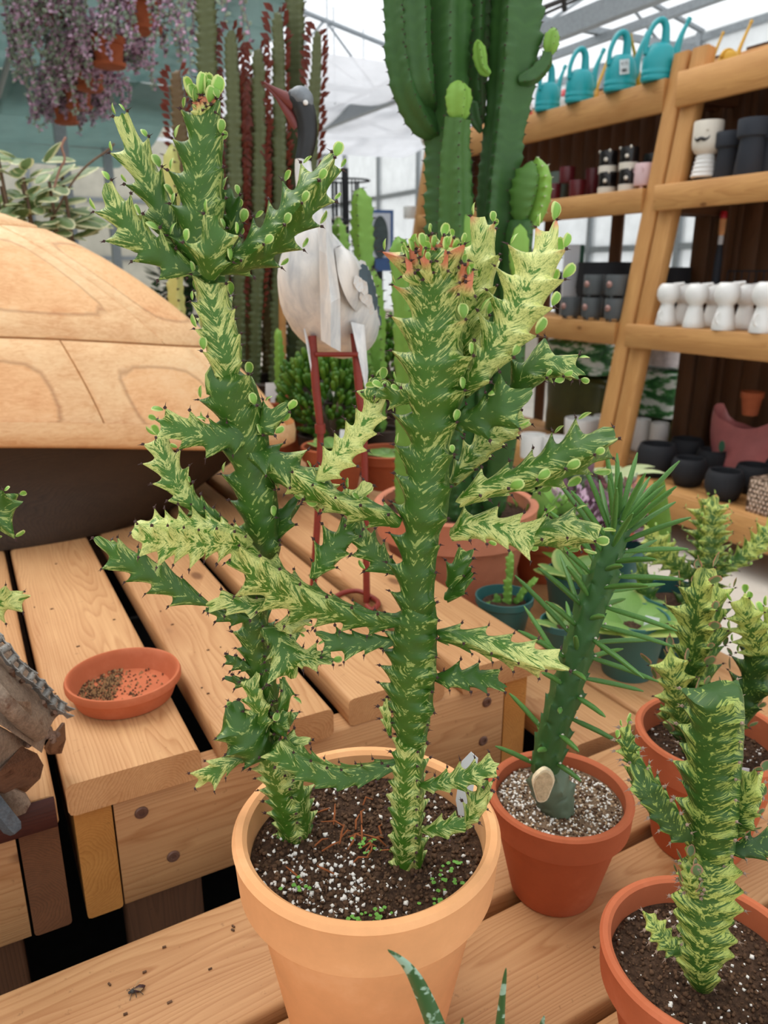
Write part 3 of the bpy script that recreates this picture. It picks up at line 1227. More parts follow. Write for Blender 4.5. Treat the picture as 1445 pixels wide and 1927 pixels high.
def _wh(x, y, rng):
    # perlite lies thickest at the front left
    return rng.random() < .18 + .8 * exp(-((x + .045) ** 2 + (y + .05) ** 2) / .0016)

grit(main, mc, sr, sz, sh, 420, M['perlite'], 4, (.0012, .0032), where=_wh)
grit(main, mc, sr, sz, sh, 2400, M['bark'], 5, (.0008, .0034), name='soil_crumbs')
_mb = MB()
rng = random.Random(8)
for k in range(26):
    q = Vector((rng.gauss(-.012, .02), rng.gauss(.0, .02), 0))
    a = rng.uniform(0, pi)
    d = Vector((cos(a), sin(a), rng.uniform(0, .5))) * rng.uniform(.008, .02)
    p0 = Vector((mc.x, mc.y, sz + .002)) + q
    _mb.tube([p0, p0 + d * .5 + Vector((rng.uniform(-.003, .003), rng.uniform(-.003, .003), .003)), p0 + d], [.0007, .0009, .0004], 5)
obj('dry_roots', _mb, M['root'], main, kind='stuff')
_mb = MB()
for k in range(100):
    cl = rng.choice(((.0, -.078), (.01, -.072), (.055, -.06), (.062, -.035), (-.055, -.045), (.0, .0), (.068, -.02)))
    p = Vector((mc.x + cl[0] + rng.gauss(0, .006), mc.y + cl[1] + rng.gauss(0, .005), sz + .0045))
    r = rng.uniform(.001, .002)
    a0 = rng.uniform(0, 6)
    _mb.add([p] + [p + Vector((r * cos(a0 + j), r * sin(a0 + j), .0004 * (j % 2))) for j in range(6)], [(0, 1 + j, 1 + (j + 1) % 6) for j in range(6)])
obj('seedlings', _mb, M['weed'], main, 0, kind='stuff')

YR, YL = .494, .525
def R_(pts, **k): return branch(main, pts, YR, **k)
def L_(pts, **k): return branch(main, pts, YL, **k)

# ---- right stem
R_([(769, 1668, 38), (768, 1630, 40), (766, 1560, 42), (769, 1480, 42), (772, 1392, 40)], ribs=4, young=(.58, .55), lv=0, seed=11, name='stem', tooth_px=30, roll=.35, tip=False, pinch=.9, notch=.3, val=.62)
R_([(775, 1400, 40), (778, 1340, 54), (784, 1250, 60), (788, 1170, 56), (790, 1140, 46)], ribs=3, young=(.35, .22), lv=0, seed=12, name='stem', tooth_px=36, roll=.05, tip=False, pinch=.8, notch=.32, val=.55)
R_([(788, 1160, 52), (790, 1080, 52), (796, 1000, 58), (802, 955, 76), (808, 905, 68), (812, 850, 58), (816, 800, 72), (822, 720, 94), (824, 640, 80), (826, 565, 68), (822, 505, 80), (820, 462, 74)], ribs=3, young=(.12, .62), red=1.1,
   lv=.75, lfrom=.42, seed=13, name='stem', tooth_px=60, roll=.05, notch=.44, val=.5, pinch=.85, taper=.5, edge_pow=1.3)
# crown of small upright finger teeth
for _k, (u, v, w) in enumerate(((768, 492, 11), (776, 470, 10), (793, 458, 9), (812, 452, 9), (832, 450, 9), (850, 456, 9), (866, 472, 10), (876, 500, 12), (884, 520, 13), (840, 478, 10), (800, 476, 10))):
    R_([(822 + (u - 822) * .45, 535, w * 1.5, -.006 - .004 * (_k > 7)), (822 + (u - 822) * .85, v + 26, w * 1.4, -.008 - .008 * (_k > 6)), (u, v, w * .7, -.01 - .01 * (_k > 6))], ribs=3, young=(.7, .95), red=1.5, lv=.9, lfrom=.6, lsize=.0075, seed=200 + _k, tooth_px=26, notch=.35)
# light crest behind the top
R_([(858, 745, 30, .03), (880, 660, 46, .03), (897, 570, 54, .03), (908, 490, 52, .03), (912, 425, 40, .03)], young=(.6, .95), red=.9, lv=.8, seed=14, tooth_px=50, notch=.5)
# light branch up to the right
R_([(868, 745, 34, -.005), (905, 700, 46, -.012), (960, 625, 64, -.012), (1003, 540, 66, -.01), (1030, 470, 46, -.008), (1037, 438, 24, -.006)], young=(.42, .95), red=1.0, lv=.85, seed=15, tooth_px=50, roll=.1, lsize=.0105)
# dark stub facing the viewer and the branch behind it
R_([(850, 795, 40, -.004), (905, 785, 46, -.014), (950, 765, 56, -.022), (985, 740, 44, -.026)], young=(.1, .3), lv=.6, seed=16, tooth_px=48, roll=.5)
R_([(960, 760, 30, .02), (1000, 705, 46, .02), (1040, 690, 44, .02), (1092, 703, 22, .018)], young=(.15, .55), lv=.6, seed=17, tooth_px=42)
R_([(850, 912, 26, .02), (885, 870, 36, .024), (930, 825, 38, .026), (985, 795, 26, .026)], young=(.5, .85), lv=.1, seed=18, tooth_px=36)
# big branch to the right
R_([(862, 948, 28, -.012), (905, 925, 34, -.02), (965, 905, 42, -.026), (1030, 882, 60, -.03), (1090, 852, 66, -.032), (1140, 828, 46, -.032)], young=(.75, .28), lv=.7, seed=19, tooth_px=48, roll=-.35, lsize=.01)
R_([(850, 1010, 34, -.008), (895, 992, 46, -.012), (945, 1000, 44, -.016), (1000, 1018, 44, -.016)], young=(.72, .85), lv=.15, seed=20, tooth_px=44, roll=.1, tip=False)
R_([(990, 1020, 30, -.016), (1035, 1005, 52, -.018), (1085, 1003, 50, -.02), (1118, 1015, 28, -.02)], young=(.5, .6), lv=.85, lfrom=.1, seed=21, tooth_px=40, roll=-.3)
R_([(845, 1105, 24, .015), (862, 1075, 32, .016), (880, 1045, 24, .018)], young=(.3, .5), lv=0, seed=22, tooth_px=36)
R_([(838, 1130, 22, .015), (862, 1108, 28, .016), (882, 1078, 20, .018)], young=(.2, .4), lv=0, seed=72, tooth_px=36)
R_([(822, 1195, 34, -.006), (870, 1202, 32, -.014), (930, 1218, 38, -.02), (990, 1238, 42, -.024), (1054, 1252, 26, -.026)], young=(.25, .95), lv=0, seed=23, tooth_px=44, roll=-.25)
R_([(812, 1275, 16, -.006), (850, 1278, 32, -.01), (900, 1278, 32, -.012), (945, 1290, 14, -.014)], young=(.15, .3), lv=0, seed=24, tooth_px=34, roll=.2)
R_([(735, 1388, 8), (730, 1358, 14), (726, 1320, 12)], young=(.6, .75), lv=0, seed=25, tooth_px=26)
R_([(792, 1478, 18, -.006), (835, 1474, 24, -.012), (880, 1462, 30, -.016), (932, 1440, 28, -.02)], young=(.45, .62), lv=0, seed=26, tooth_px=32, roll=.4)
R_([(794, 1562, 16, -.006), (835, 1560, 27, -.012), (880, 1548, 28, -.016)], young=(.5, .6), lv=0, seed=27, tooth_px=32, roll=.3)
R_([(876, 1552, 16, -.016), (897, 1520, 32, -.018), (915, 1478, 26, -.018)], young=(.6, .75), lv=0, seed=28, tooth_px=32, roll=.2)
# to the left from the right stem
R_([(752, 985, 34, -.004), (710, 966, 34, -.006), (655, 952, 38, -.004), (600, 925, 40, .002), (560, 898, 38, .012)], young=(.35, .72), lv=.05, seed=29, tooth_px=44, roll=-.35, tip=False)
R_([(596, 908, 20, .004), (630, 872, 40, .004), (675, 818, 40, .006), (705, 770, 32, .008), (712, 752, 20, .008)], young=(.9, .95), lv=.05, seed=30, tooth_px=34, roll=.25, tip=False)
R_([(708, 770, 14, .008), (702, 745, 34, .008), (708, 722, 34, .008)], young=(.5, .6), lv=.9, lfrom=.2, seed=31, tooth_px=26)
R_([(775, 752, 26, -.002), (742, 742, 28, -.004), (718, 735, 20, -.006)], young=(.3, .5), lv=.8, seed=32, tooth_px=26)
R_([(752, 1170, 28, -.004), (690, 1162, 32, -.008), (620, 1142, 44, -.008), (560, 1118, 54, -.004), (500, 1080, 56, .002), (448, 1042, 34, .006)], young=(.15, .78), lv=.05, seed=33, tooth_px=48, roll=-.2)
R_([(748, 1206, 16), (690, 1208, 27, -.004), (640, 1208, 32, -.006), (605, 1198, 18, -.008)], young=(.1, .3), lv=0, seed=34, tooth_px=40, roll=.4)
R_([(760, 1085, 12, .008), (722, 1056, 32, .012), (690, 1020, 36, .016), (670, 985, 22, .018)], young=(.2, .45), lv=.1, seed=35, tooth_px=36, roll=.2)
R_([(586, 1090, 16, .008), (618, 1050, 38, .012), (645, 1012, 36, .016), (668, 978, 18, .02)], young=(.4, .35), lv=.1, seed=36, tooth_px=38, roll=.2)
R_([(690, 975, 14, .008), (668, 945, 26, .006), (690, 915, 24, .004)], young=(.7, .85), lv=.2, seed=37, tooth_px=28)
R_([(752, 1436, 20, 0), (700, 1450, 26, -.004), (640, 1462, 33, -.004), (575, 1444, 35, .0), (525, 1408, 34, .012)], ribs=4, young=(.12, .5), lv=0, seed=38, tooth_px=36, roll=.5, notch=.3, val=.55, tip=False)

# ---- left stem
L_([(559, 1612, 40), (556, 1580, 43), (548, 1520, 46), (530, 1450, 48), (512, 1410, 44)], ribs=4, young=(.42, .55), lv=0, seed=41, name='stem', tooth_px=28, roll=.2, tip=False, pinch=.95, notch=.3, val=.62)
L_([(512, 1415, 42, .0), (470, 1392, 58, -.004), (445, 1352, 44, -.006), (440, 1330, 24, -.006)], young=(.15, .3), lv=0, seed=42, tooth_px=34, roll=.3, val=.6)
L_([(470, 1424, 12, -.004), (430, 1434, 26, -.006), (392, 1458, 28, -.008), (376, 1470, 16, -.008)], young=(.35, .85), lv=0, seed=43, tooth_px=36, roll=.2)
L_([(512, 1410, 22, -.006), (545, 1402, 30, -.01), (574, 1392, 18, -.012)], young=(.4, .6), lv=0, seed=44, tooth_px=30, roll=.3)
L_([(505, 1420, 26, .006), (508, 1370, 30, .008), (504, 1310, 30, .008), (488, 1240, 38, .008), (480, 1180, 40, .008), (482, 1130, 34, .008)], ribs=4, young=(.5, .12), lv=.05, seed=45, name='stem', tooth_px=34, roll=.4, tip=False, notch=.35, val=.6)
L_([(520, 1382, 26, -.002), (530, 1362, 34, -.004), (540, 1345, 18, -.006)], young=(.2, .4), lv=0, seed=46, tooth_px=20)
L_([(490, 1398, 24, .0), (490, 1340, 30, -.004), (478, 1292, 24, -.006), (480, 1272, 12, -.006)], young=(.35, .75), lv=0, seed=47, tooth_px=34, roll=.3)
L_([(470, 1258, 16), (445, 1245, 18), (425, 1236, 9)], young=(.1, .1), lv=0, seed=48, tooth_px=20)
L_([(474, 1284, 14), (452, 1282, 16), (430, 1274, 8)], young=(.05, .1), lv=0, seed=49, tooth_px=22)
L_([(494, 1185, 30, -.008), (525, 1206, 44, -.014), (538, 1240, 56, -.02), (545, 1268, 40, -.022)], young=(.35, .55), lv=.4, seed=50, tooth_px=34, roll=.3, lsize=.006)
L_([(545, 1240, 22, -.02), (585, 1240, 30, -.022), (622, 1240, 14, -.022)], young=(.6, .6), lv=.1, seed=51, tooth_px=26, roll=.3)
L_([(520, 1180, 20, -.016), (550, 1176, 32, -.02), (575, 1168, 22, -.022)], young=(.8, .85), lv=0, seed=52, tooth_px=28)
L_([(530, 1275, 16, -.002), (536, 1310, 20, -.004), (525, 1340, 14, -.004)], young=(.4, .4), lv=.3, seed=53, tooth_px=30)
L_([(505, 1130, 16, -.006), (470, 1140, 26, -.012), (425, 1133, 28, -.016), (398, 1138, 14, -.016)], young=(.6, .85), lv=.1, seed=54, tooth_px=36, roll=.4)
L_([(470, 1165, 14, -.004), (430, 1160, 20, -.008), (395, 1146, 12, -.012)], young=(.2, .3), lv=0, seed=55, tooth_px=30)
L_([(396, 1140, 12, -.014), (345, 1112, 34, -.014), (285, 1076, 40, -.012), (232, 1048, 38, -.01), (196, 1020, 24, -.008)], young=(.2, .4), lv=.05, seed=56, tooth_px=44, roll=.15)
L_([(482, 1140, 34, .006), (492, 1080, 36, .006), (500, 1020, 44, .006), (490, 950, 52, .004), (478, 880, 52, .004), (462, 800, 62, .002), (440, 740, 66, .0), (425, 700, 40, .0)], ribs=3, young=(.05, .3), lv=.6, lfrom=.35, seed=57, name='stem', tooth_px=52, roll=.1, notch=.35, val=.58, taper=.5)
L_([(428, 985, 14, -.006), (362, 945, 32, -.008), (328, 895, 38, -.008), (306, 845, 34, -.006), (296, 826, 16, -.006)], young=(.3, .85), lv=.15, seed=58, tooth_px=38, roll=.3)
L_([(472, 1022, 26, -.012), (420, 1012, 50, -.02), (360, 1010, 58, -.026), (300, 1005, 56, -.03), (262, 995, 34, -.03)], ribs=4, young=(.65, .95), lv=.04, seed=59, tooth_px=28, roll=.3, notch=.4, val=.5)
L_([(470, 815, 36, -.006), (408, 822, 42, -.012), (350, 808, 42, -.016), (302, 793, 20, -.018)], young=(.15, .7), lv=.7, seed=60, tooth_px=46, roll=.4)
L_([(478, 815, 34, -.004), (510, 792, 40, -.008), (534, 768, 20, -.01)], young=(.1, .4), lv=.6, seed=61, tooth_px=36, roll=.2)
L_([(468, 850, 46, -.004), (515, 875, 50, -.006), (562, 905, 52, -.006), (610, 940, 40, -.01)], young=(.15, .65), lv=.1, seed=62, tooth_px=44, roll=-.1, tip=False)
L_([(506, 1030, 28, .006), (528, 985, 36, .006), (552, 948, 22, .006)], young=(.05, .15), lv=0, seed=63, tooth_px=44, roll=.1)
# narrow pale neck and the crown
L_([(428, 720, 44), (422, 660, 54), (408, 600, 52), (396, 535, 46)], ribs=4, young=(.6, .62), lv=.35, lfrom=0, seed=64, name='stem', tooth_px=48, roll=.75, tip=False, notch=.36, val=.6)
L_([(392, 540, 40), (388, 470, 64), (386, 400, 58), (388, 320, 54), (390, 250, 48), (388, 205, 34), (386, 190, 20)], ribs=3, young=(.2, .42), red=.5, lv=.85, lfrom=.05, seed=65, name='stem', tooth_px=56, roll=.05, taper=.5, notch=.38, val=.5)
L_([(392, 522, 40, -.014), (398, 470, 52, -.02), (406, 422, 42, -.024)], young=(.3, .5), lv=.9, lfrom=.1, seed=66, tooth_px=44, roll=.5)
L_([(385, 490, 24, .01), (330, 440, 40, .014), (296, 370, 44, .016), (265, 300, 44, .016), (238, 234, 20, .016)], young=(.1, .72), lv=.7, seed=67, tooth_px=54, roll=.4)
L_([(382, 515, 26, -.006), (320, 490, 40, -.01), (262, 445, 46, -.012), (215, 380, 40, -.012), (205, 360, 18, -.012)], young=(.15, .65), lv=.75, seed=68, tooth_px=46, roll=.4)
L_([(405, 510, 30, -.006), (470, 480, 46, -.008), (530, 430, 52, -.008), (580, 370, 54, -.008), (620, 312, 34, -.008)], young=(.1, .55), lv=.75, seed=69, tooth_px=52, roll=-.5)
L_([(415, 500, 20, .014), (440, 430, 30, .018), (436, 370, 24, .02)], young=(.1, .2), lv=.8, seed=70, tooth_px=40)

# tuft at the very top of the crown
for _k, (u, v, w) in enumerate(((368, 192, 9), (378, 184, 10), (390, 180, 10), (402, 186, 9))):
    L_([(386 + (u - 386) * .4, 222, w * 1.7, -.004), (386 + (u - 386) * .8, 203, w * 1.5, -.006), (u, v, w * .7, -.006)], ribs=3, young=(.8, .95), red=1.5, lv=1.0, lfrom=.4, lsize=.0115, seed=230 + _k, tooth_px=22, notch=.35)

# plant label at the back of the pot
_p0, _p1 = at(868, 1535, Y=.535), at(886, 1415, Y=.545)
lab = thing('plant_label', 'white plastic plant label stuck in the soil of the pale clay pot', 'plant label', _p0)
_d = (_p1 - _p0).normalized()
_s = _d.cross(Vector((.3, 1, 0))).normalized()
mb = MB()
w_ = .0065
mb.prism([_p0 - _s * w_ * .4, _p0 + _s * w_ * .4, _p0 + _s * w_ + _d * .012, _p1 + _s * w_ - _d * .01, _p1, _p1 - _s * w_ - _d * .004, _p0 - _s * w_ + _d * .012], _s.cross(_d) * .0008)
M['white_plastic'] = plain('white_plastic', srgb(226, 228, 232), .45, .4, .04)
M['ink'] = plain('dark_ink', srgb(40, 40, 44), .6, .2, 0)
obj('blade', mb, M['white_plastic'], lab, 0)

# ================================================================== pots to the right of the big one
M['pale_crumb'] = plain('pale_crumb', srgb(190, 162, 130), .95, .1, .3, 500)
# needle-leaved stem in the middle clay pot
P2 = Vector((.178, .66, ZL))
D2, H2 = .146, .1175
opun = thing('potted_cactus', 'upright plant with long cylindrical needle leaves in red clay pot', 'potted plant', P2)
pot(opun, P2, D2, H2, M['clay'], collar=.27, base=.60, wall=.06)
s2 = soil(opun, P2, D2, H2, .88, M['soil_grit'], 7, .60, .06, .003, 44, collar=.27)
grit(opun, P2, s2[1], s2[2], s2[3], 800, M['perlite'], 21, (.0009, .0026))
grit(opun, P2, s2[1], s2[2], s2[3], 500, M['pale_crumb'], 23, (.0009, .0024), name='sand_grains')
grit(opun, P2, s2[1], s2[2], s2[3], 500, M['bark'], 22, (.001, .003), name='soil_crumbs')
_Y2 = .655
M['nstem'] = green_skin('needle_stem', srgb(36, 72, 36), srgb(58, 100, 46))
M['trunk_grey'] = green_skin('grey_green_trunk', srgb(70, 92, 74), srgb(112, 124, 100))
_pp = [(at(u, v, Y=_Y2 + d), pxm(w, at(u, v, Y=_Y2 + d))) for u, v, w, d in
       ((1024, 1450, 31, 0), (1040, 1380, 32, 0), (1062, 1310, 33, .002), (1085, 1230, 33, .004), (1108, 1160, 32, .006), (1132, 1085, 30, .008), (1152, 1025, 26, .01), (1166, 985, 19, .012), (1172, 968, 12, .012))]
mb, _t = stem(_pp, 6, .02, .2, .86, .4, (.1, .5), rng=random.Random(5), pinch=1, per=6, edge_pow=1.0)
nst = stem_obj('stem', mb, M['nstem'], opun)
_pp = [(at(u, v, Y=_Y2 + d), pxm(w, at(u, v, Y=_Y2 + d))) for u, v, w, d in ((1052, 1560, 30, -.002), (1048, 1520, 36, -.002), (1036, 1480, 40, 0), (1026, 1440, 32, 0))]
mb, _t2 = stem(_pp, 6, .014, .15, .9, .2, (.1, .2), rng=random.Random(6), pinch=1, per=6, edge_pow=1.0)
trk = stem_obj('trunk', mb, M['trunk_grey'], opun)
mb = MB()
_c = at(1022, 1478, Y=_Y2 - .022)
for q, (r1, r2) in enumerate(((.0105, .0185), (.0085, .016))):
    ring = [_c + Vector((r1 * cos(a) * (1 + .15 * sin(3 * a)), -.0015 - .0012 * q + r1 * cos(a) * .25, r2 * sin(a))) for a in [2 * pi * k / 22 for k in range(22)]]
    mb.prism(ring, Vector((0, .006, 0)), q)
M['scar'] = plain('pale_cork_scar', srgb(196, 174, 138), .9, .15, .25, 220, bump=.4)
M['scar2'] = plain('cork_scar_rim', srgb(226, 208, 174), .9, .15, .25, 220)
obj('scar', mb, [M['scar2'], M['scar']], opun, 30)
# needles
NEED = MB().tube([(0, 0, 0), (0, .2, .004), (0, .55, .0), (0, .85, -.02), (0, 1, -.035)], [.03, .046, .046, .036, .012], 8)
NEED = mesh('needle', NEED, M['needle'], 60)
_rng = random.Random(9)
_mbA = MB()
def _np(f):
    q = f * (len(_pp9) - 1)
    i = min(int(q), len(_pp9) - 2)
    return _pp9[i][0].lerp(_pp9[i + 1][0], q - i), _pp9[i][1] * (1 - (q - i)) + _pp9[i + 1][1] * (q - i), (_pp9[i + 1][0] - _pp9[i][0]).normalized()
_pp9 = [(at(u, v, Y=_Y2 + d), pxm(w, at(u, v, Y=_Y2 + d))) for u, v, w, d in
        ((1024, 1450, 31, 0), (1040, 1380, 32, 0), (1062, 1310, 33, .002), (1085, 1230, 33, .004), (1108, 1160, 32, .006), (1132, 1085, 30, .008), (1152, 1025, 26, .01), (1166, 985, 19, .012), (1172, 968, 12, .012))]
for k in range(74):
    f = (k / 74) ** .82 * .97 + .02
    c, R, t = _np(f)
    g = k * 2.39996 + _rng.uniform(-.25, .25)
    x = t.cross(Vector((0, 1, 0))).normalized()
    y = t.cross(x)
    d = x * cos(g) + y * sin(g)
    if f < .3 and _rng.random() < .35: continue
    lift = .28 + .25 * f + max(0, f - .74) * 9 + _rng.uniform(-.12, .12)
    if d.x > .3 and f < .6: lift -= .28
    if d.x < -.3 and f < .75: lift += .2
    dr = (d + t * lift).normalized()
    Ls = (.052 + .012 * sin(pi * min(f, .8))) * _rng.uniform(.75, 1.15)
    if f < .3: Ls *= .72
    if f > .8: Ls *= 1.0
    p = c + d * R * .82
    inst('needle', NEED, nst, frame(p, dr, UP) @ Matrix.Diagonal((.056, Ls, .056, 1)))
    q = p + d * .003 + t * .003
    r = .0016
    _mbA.add([q + x * r, q - x * r, q + y * r, q - y * r, q + t * r, q - t * r], [(0, 2, 4), (2, 1, 4), (1, 3, 4), (3, 0, 4), (2, 0, 5), (1, 2, 5), (3, 1, 5), (0, 3, 5)])
obj('areoles', _mbA, M['areole'], nst, 0, kind='stuff')

M['spine_pale'] = plain('pale_spine', srgb(150, 128, 112), .7, .3, .3, 400)
# marbled cactus in the near right pot
P3 = Vector((.2446, .4585, ZL))
D3, H3 = .157, .128
c3 = thing('potted_cactus', 'marbled three-ridged cactus with cut flat top in nearest orange clay pot, lower right', 'potted cactus', P3)
pot(c3, P3, D3, H3, M['clay_bright'], collar=.27, base=.62, wall=.055, seg=80)
s3 = soil(c3, P3, D3, H3, .83, M['soil'], 11, .62, .055, .003, 50, collar=.27)
grit(c3, P3, s3[1], s3[2], s3[3], 110, M['perlite'], 31, (.001, .0026))
grit(c3, P3, s3[1], s3[2], s3[3], 900, M['bark'], 32, (.001, .0032), name='soil_crumbs')
Y3 = .446
def B3(pts, **k): return branch(c3, pts, Y3, mat='varieg2', spine_mat=M['spine_pale'], **k)
B3([(1318, 1868, 26), (1318, 1810, 44), (1322, 1740, 60), (1330, 1660, 60), (1338, 1600, 54)], ribs=3, young=(.62, .6), lv=0, seed=81, name='stem', tooth_px=38, roll=.5, tip=False, pinch=.5, notch=.28, val=.55)
B3([(1338, 1620, 54), (1344, 1540, 62), (1348, 1460, 64), (1352, 1380, 66), (1352, 1318, 66), (1350, 1305, 58)], ribs=3, young=(.5, .42), lv=0, seed=82, name='stem', tooth_px=40, roll=.05, tip=False, notch=.26, val=.6)
B3([(1300, 1578, 20, -.004), (1262, 1545, 36, -.008), (1222, 1492, 38, -.01), (1196, 1440, 30, -.01)], ribs=4, young=(.15, .4), lv=0, seed=83, tooth_px=36, roll=.4, notch=.3, val=.55)
B3([(1192, 1440, 14, -.01), (1184, 1410, 28, -.01), (1180, 1382, 20, -.01), (1181, 1366, 12, -.01)], young=(.3, .6), lv=.8, lsize=.006, seed=84, tooth_px=22, roll=.2)
B3([(1376, 1580, 20, -.002), (1398, 1535, 40, -.006), (1412, 1490, 38, -.008), (1418, 1455, 20, -.008)], young=(.2, .85), lv=.8, lsize=.0085, seed=85, tooth_px=34, roll=.2, leafme=LEAF_D, lfrom=0)
B3([(1368, 1600, 24, -.002), (1410, 1598, 32, -.004), (1480, 1590, 36, -.004), (1540, 1570, 20, -.004)], young=(.12, .3), lv=0, seed=86, tooth_px=36, roll=.3)
B3([(1306, 1690, 14, -.008), (1300, 1655, 24, -.012), (1296, 1625, 22, -.012)], young=(.6, .95), lv=1, lsize=.0095, seed=87, tooth_px=20, roll=.2, leafme=LEAF_D, lfrom=0)
B3([(1280, 1795, 14, -.006), (1262, 1780, 26, -.008), (1238, 1752, 26, -.008), (1218, 1722, 20, -.008)], young=(.3, .75), lv=0, seed=88, tooth_px=26, roll=.4)

# marbled leafy cactus in the pot behind it
P4 = Vector((.357, .7296, ZL))
D4, H4 = .160, .1425
c4 = thing('potted_cactus', 'leafy marbled cactus with two upright arms in orange clay pot at right edge', 'potted cactus', P4)
pot(c4, P4, D4, H4, M['clay_bright'], collar=.27, base=.62, wall=.055)
s4 = soil(c4, P4, D4, H4, .78, M['soil'], 13, .62, .055, .003, 40, collar=.27)
grit(c4, P4, s4[1], s4[2], s4[3], 120, M['perlite'], 41, (.001, .0028))
grit(c4, P4, s4[1], s4[2], s4[3], 400, M['bark'], 42, (.001, .0032), name='soil_crumbs')
Y4 = .735
def B4(pts, **k): return branch(c4, pts, Y4, mat='varieg2', **k)
B4([(1305, 1425, 36), (1306, 1360, 42), (1308, 1300, 46), (1314, 1220, 58), (1322, 1150, 62), (1326, 1105, 50), (1326, 1082, 28)], ribs=4, young=(.05, .72), red=.6, lv=.85, lfrom=.3, seed=91, name='stem', tooth_px=38, roll=.3, leafme=LEAF_D, lsize=.0145, notch=.4, cap=70)
B4([(1298, 1400, 20, -.004), (1280, 1345, 32, -.012), (1270, 1295, 40, -.016), (1264, 1250, 38, -.016), (1262, 1232, 22, -.016)], young=(.2, .85), red=.5, lv=.9, lfrom=0, seed=92, tooth_px=32, roll=.3, leafme=LEAF_D, lsize=.016)
B4([(1335, 1385, 26, -.004), (1385, 1350, 46, -.008), (1420, 1290, 46, -.01), (1432, 1230, 44, -.01)], young=(.05, .2), lv=.7, lfrom=0, seed=93, tooth_px=40, roll=.2, leafme=LEAF_D, lsize=.012, tip=False)
B4([(1432, 1240, 34, -.01), (1420, 1195, 40, -.012), (1404, 1150, 38, -.012), (1398, 1130, 22, -.012)], young=(.6, .9), red=.6, lv=1, lfrom=0, seed=94, tooth_px=30, roll=.3, lsize=.0115)
B4([(1432, 1240, 30, -.008), (1448, 1200, 38, -.008), (1460, 1150, 30, -.008)], young=(.5, .8), red=.6, lv=1, lfrom=0, seed=95, tooth_px=30, roll=.3, lsize=.0125)
B4([(1290, 1385, 16, .0), (1262, 1352, 22, -.004), (1246, 1330, 14, -.004)], young=(.2, .5), lv=.9, lfrom=0, seed=96, tooth_px=28, leafme=LEAF_D, lsize=.012)

# label in that pot
def small_label(p, w, h, tilt, label, par=None):
    t_ = thing('plant_label', label, 'plant label', p)
    d = (UP + Vector((tilt, .25, 0))).normalized()
    s_ = d.cross(Vector((.2, 1, 0))).normalized()
    mb = MB()
    nn = s_.cross(d)
    mb.prism([p - s_ * w * .16, p + s_ * w * .16, p + s_ * w * .16 + d * h * .5, p + s_ * w * .5 + d * h * .56, p + s_ * w * .5 + d * h, p - s_ * w * .5 + d * h, p - s_ * w * .5 + d * h * .56, p - s_ * w * .16 + d * h * .5], nn * .0008)
    obj('blade', mb, M['white_plastic'], t_, 0)
    return t_

small_label(at(1392, 1478, Y=.66) - UP * .03, .016, .045, .1, 'white plant label beside the orange pot at the right edge, behind the cut-topped cactus')

# marbled cactus in a teal pot further back
M['teal_pot'] = plain('teal_plastic', srgb(56, 106, 104), .42, .5, .06, 12)
def teal_pot(parent, c, D, H, mat=None):
    R = D / 2
    pr = [(R * .7, 0), (R * .72, H * .02), (R * .93, H * .8), (R * .96, H * .82), (R, H * .84), (R * 1.01, H), (R * .96, H), (R * .94, H * .84), (R * .7, H * .1), (0, H * .1)]
    mb = MB().lathe(pr, c, 40)
    obj('pot', mb, mat or M['teal_pot'], parent, 35)
    return soil(parent, c, D * .97, H, .82, M['soil'], 3, .7, .03, .002, 24, collar=.05)

def on_bench(u, v, z=ZL): return at(u, v, z=z)
_p = at(1262, 1238, z=ZL)
_p = Vector((_p.x + .01, _p.y + .03, ZL))
c5 = thing('potted_cactus', 'marbled cactus with a bushy tip and two side arms in teal plastic pot, farther back', 'potted cactus', _p)
teal_pot(c5, _p, .125, .105)
Y5 = _p.y
def B5(pts, **k): return branch(c5, pts, Y5, mat='varieg2', **k)
B5([(1268, 1200, 30), (1300, 1130, 40, .0), (1328, 1085, 46, .01), (1334, 1030, 46, .01), (1336, 975, 44, .01), (1338, 940, 26, .01)], ribs=5, young=(.1, .7), red=.8, lv=.9, lfrom=.3, seed=101, name='stem', tooth_px=20, notch=.5, lsize=.007, cap=60)
B5([(1345, 1080, 18, .008), (1390, 1055, 26, .005), (1430, 1025, 30, .0), (1462, 985, 24, .0)], young=(.4, .85), lv=.6, lsize=.007, seed=102, tooth_px=22, roll=.2)
B5([(1312, 1085, 18, .008), (1275, 1065, 28, .005), (1240, 1030, 32, .0), (1218, 998, 24, .0)], young=(.3, .8), red=.6, lv=.6, lsize=.007, seed=103, tooth_px=22, roll=.2)
B5([(1256, 1200, 24), (1225, 1160, 32), (1215, 1110, 30), (1205, 1060, 18)], young=(.05, .4), lv=.6, lsize=.007, seed=104, tooth_px=24, roll=.2)

# flat-leaved plant in the larger teal pot
def broad_plant(name, base, D, H, n, L, label, seed, mat=None, leafmat='broad', up=.6, w=.4, zj=.0, teal=True, cat='potted plant', droop=.9):
    rng = random.Random(seed)
    t_ = thing(name, label, cat, base)
    if teal: teal_pot(t_, base, D, H, mat)
    else:
        pot(t_, base, D, H, mat)
        soil(t_, base, D, H, .8, M['soil'], seed, res=20)
    lm = leaf_mesh('leaf', M[leafmat], w, droop, .2, 6, .12, 5)
    for k in range(n):
        a = 2.4 * k + rng.uniform(-.4, .4)
        f = k / max(1, n - 1)
        d = Vector((cos(a), sin(a), up * rng.uniform(.5, 1.3) + f * up)).normalized()
        p = base + UP * (H * .82 + zj * f) + Vector((cos(a), sin(a), 0)) * D * .12
        s_ = L * rng.uniform(.7, 1.1)
        inst('leaf', lm, t_, frame(p, d, UP * 1.0 - d * .2) @ Matrix.Diagonal((s_, s_, -s_, 1)))
    return t_

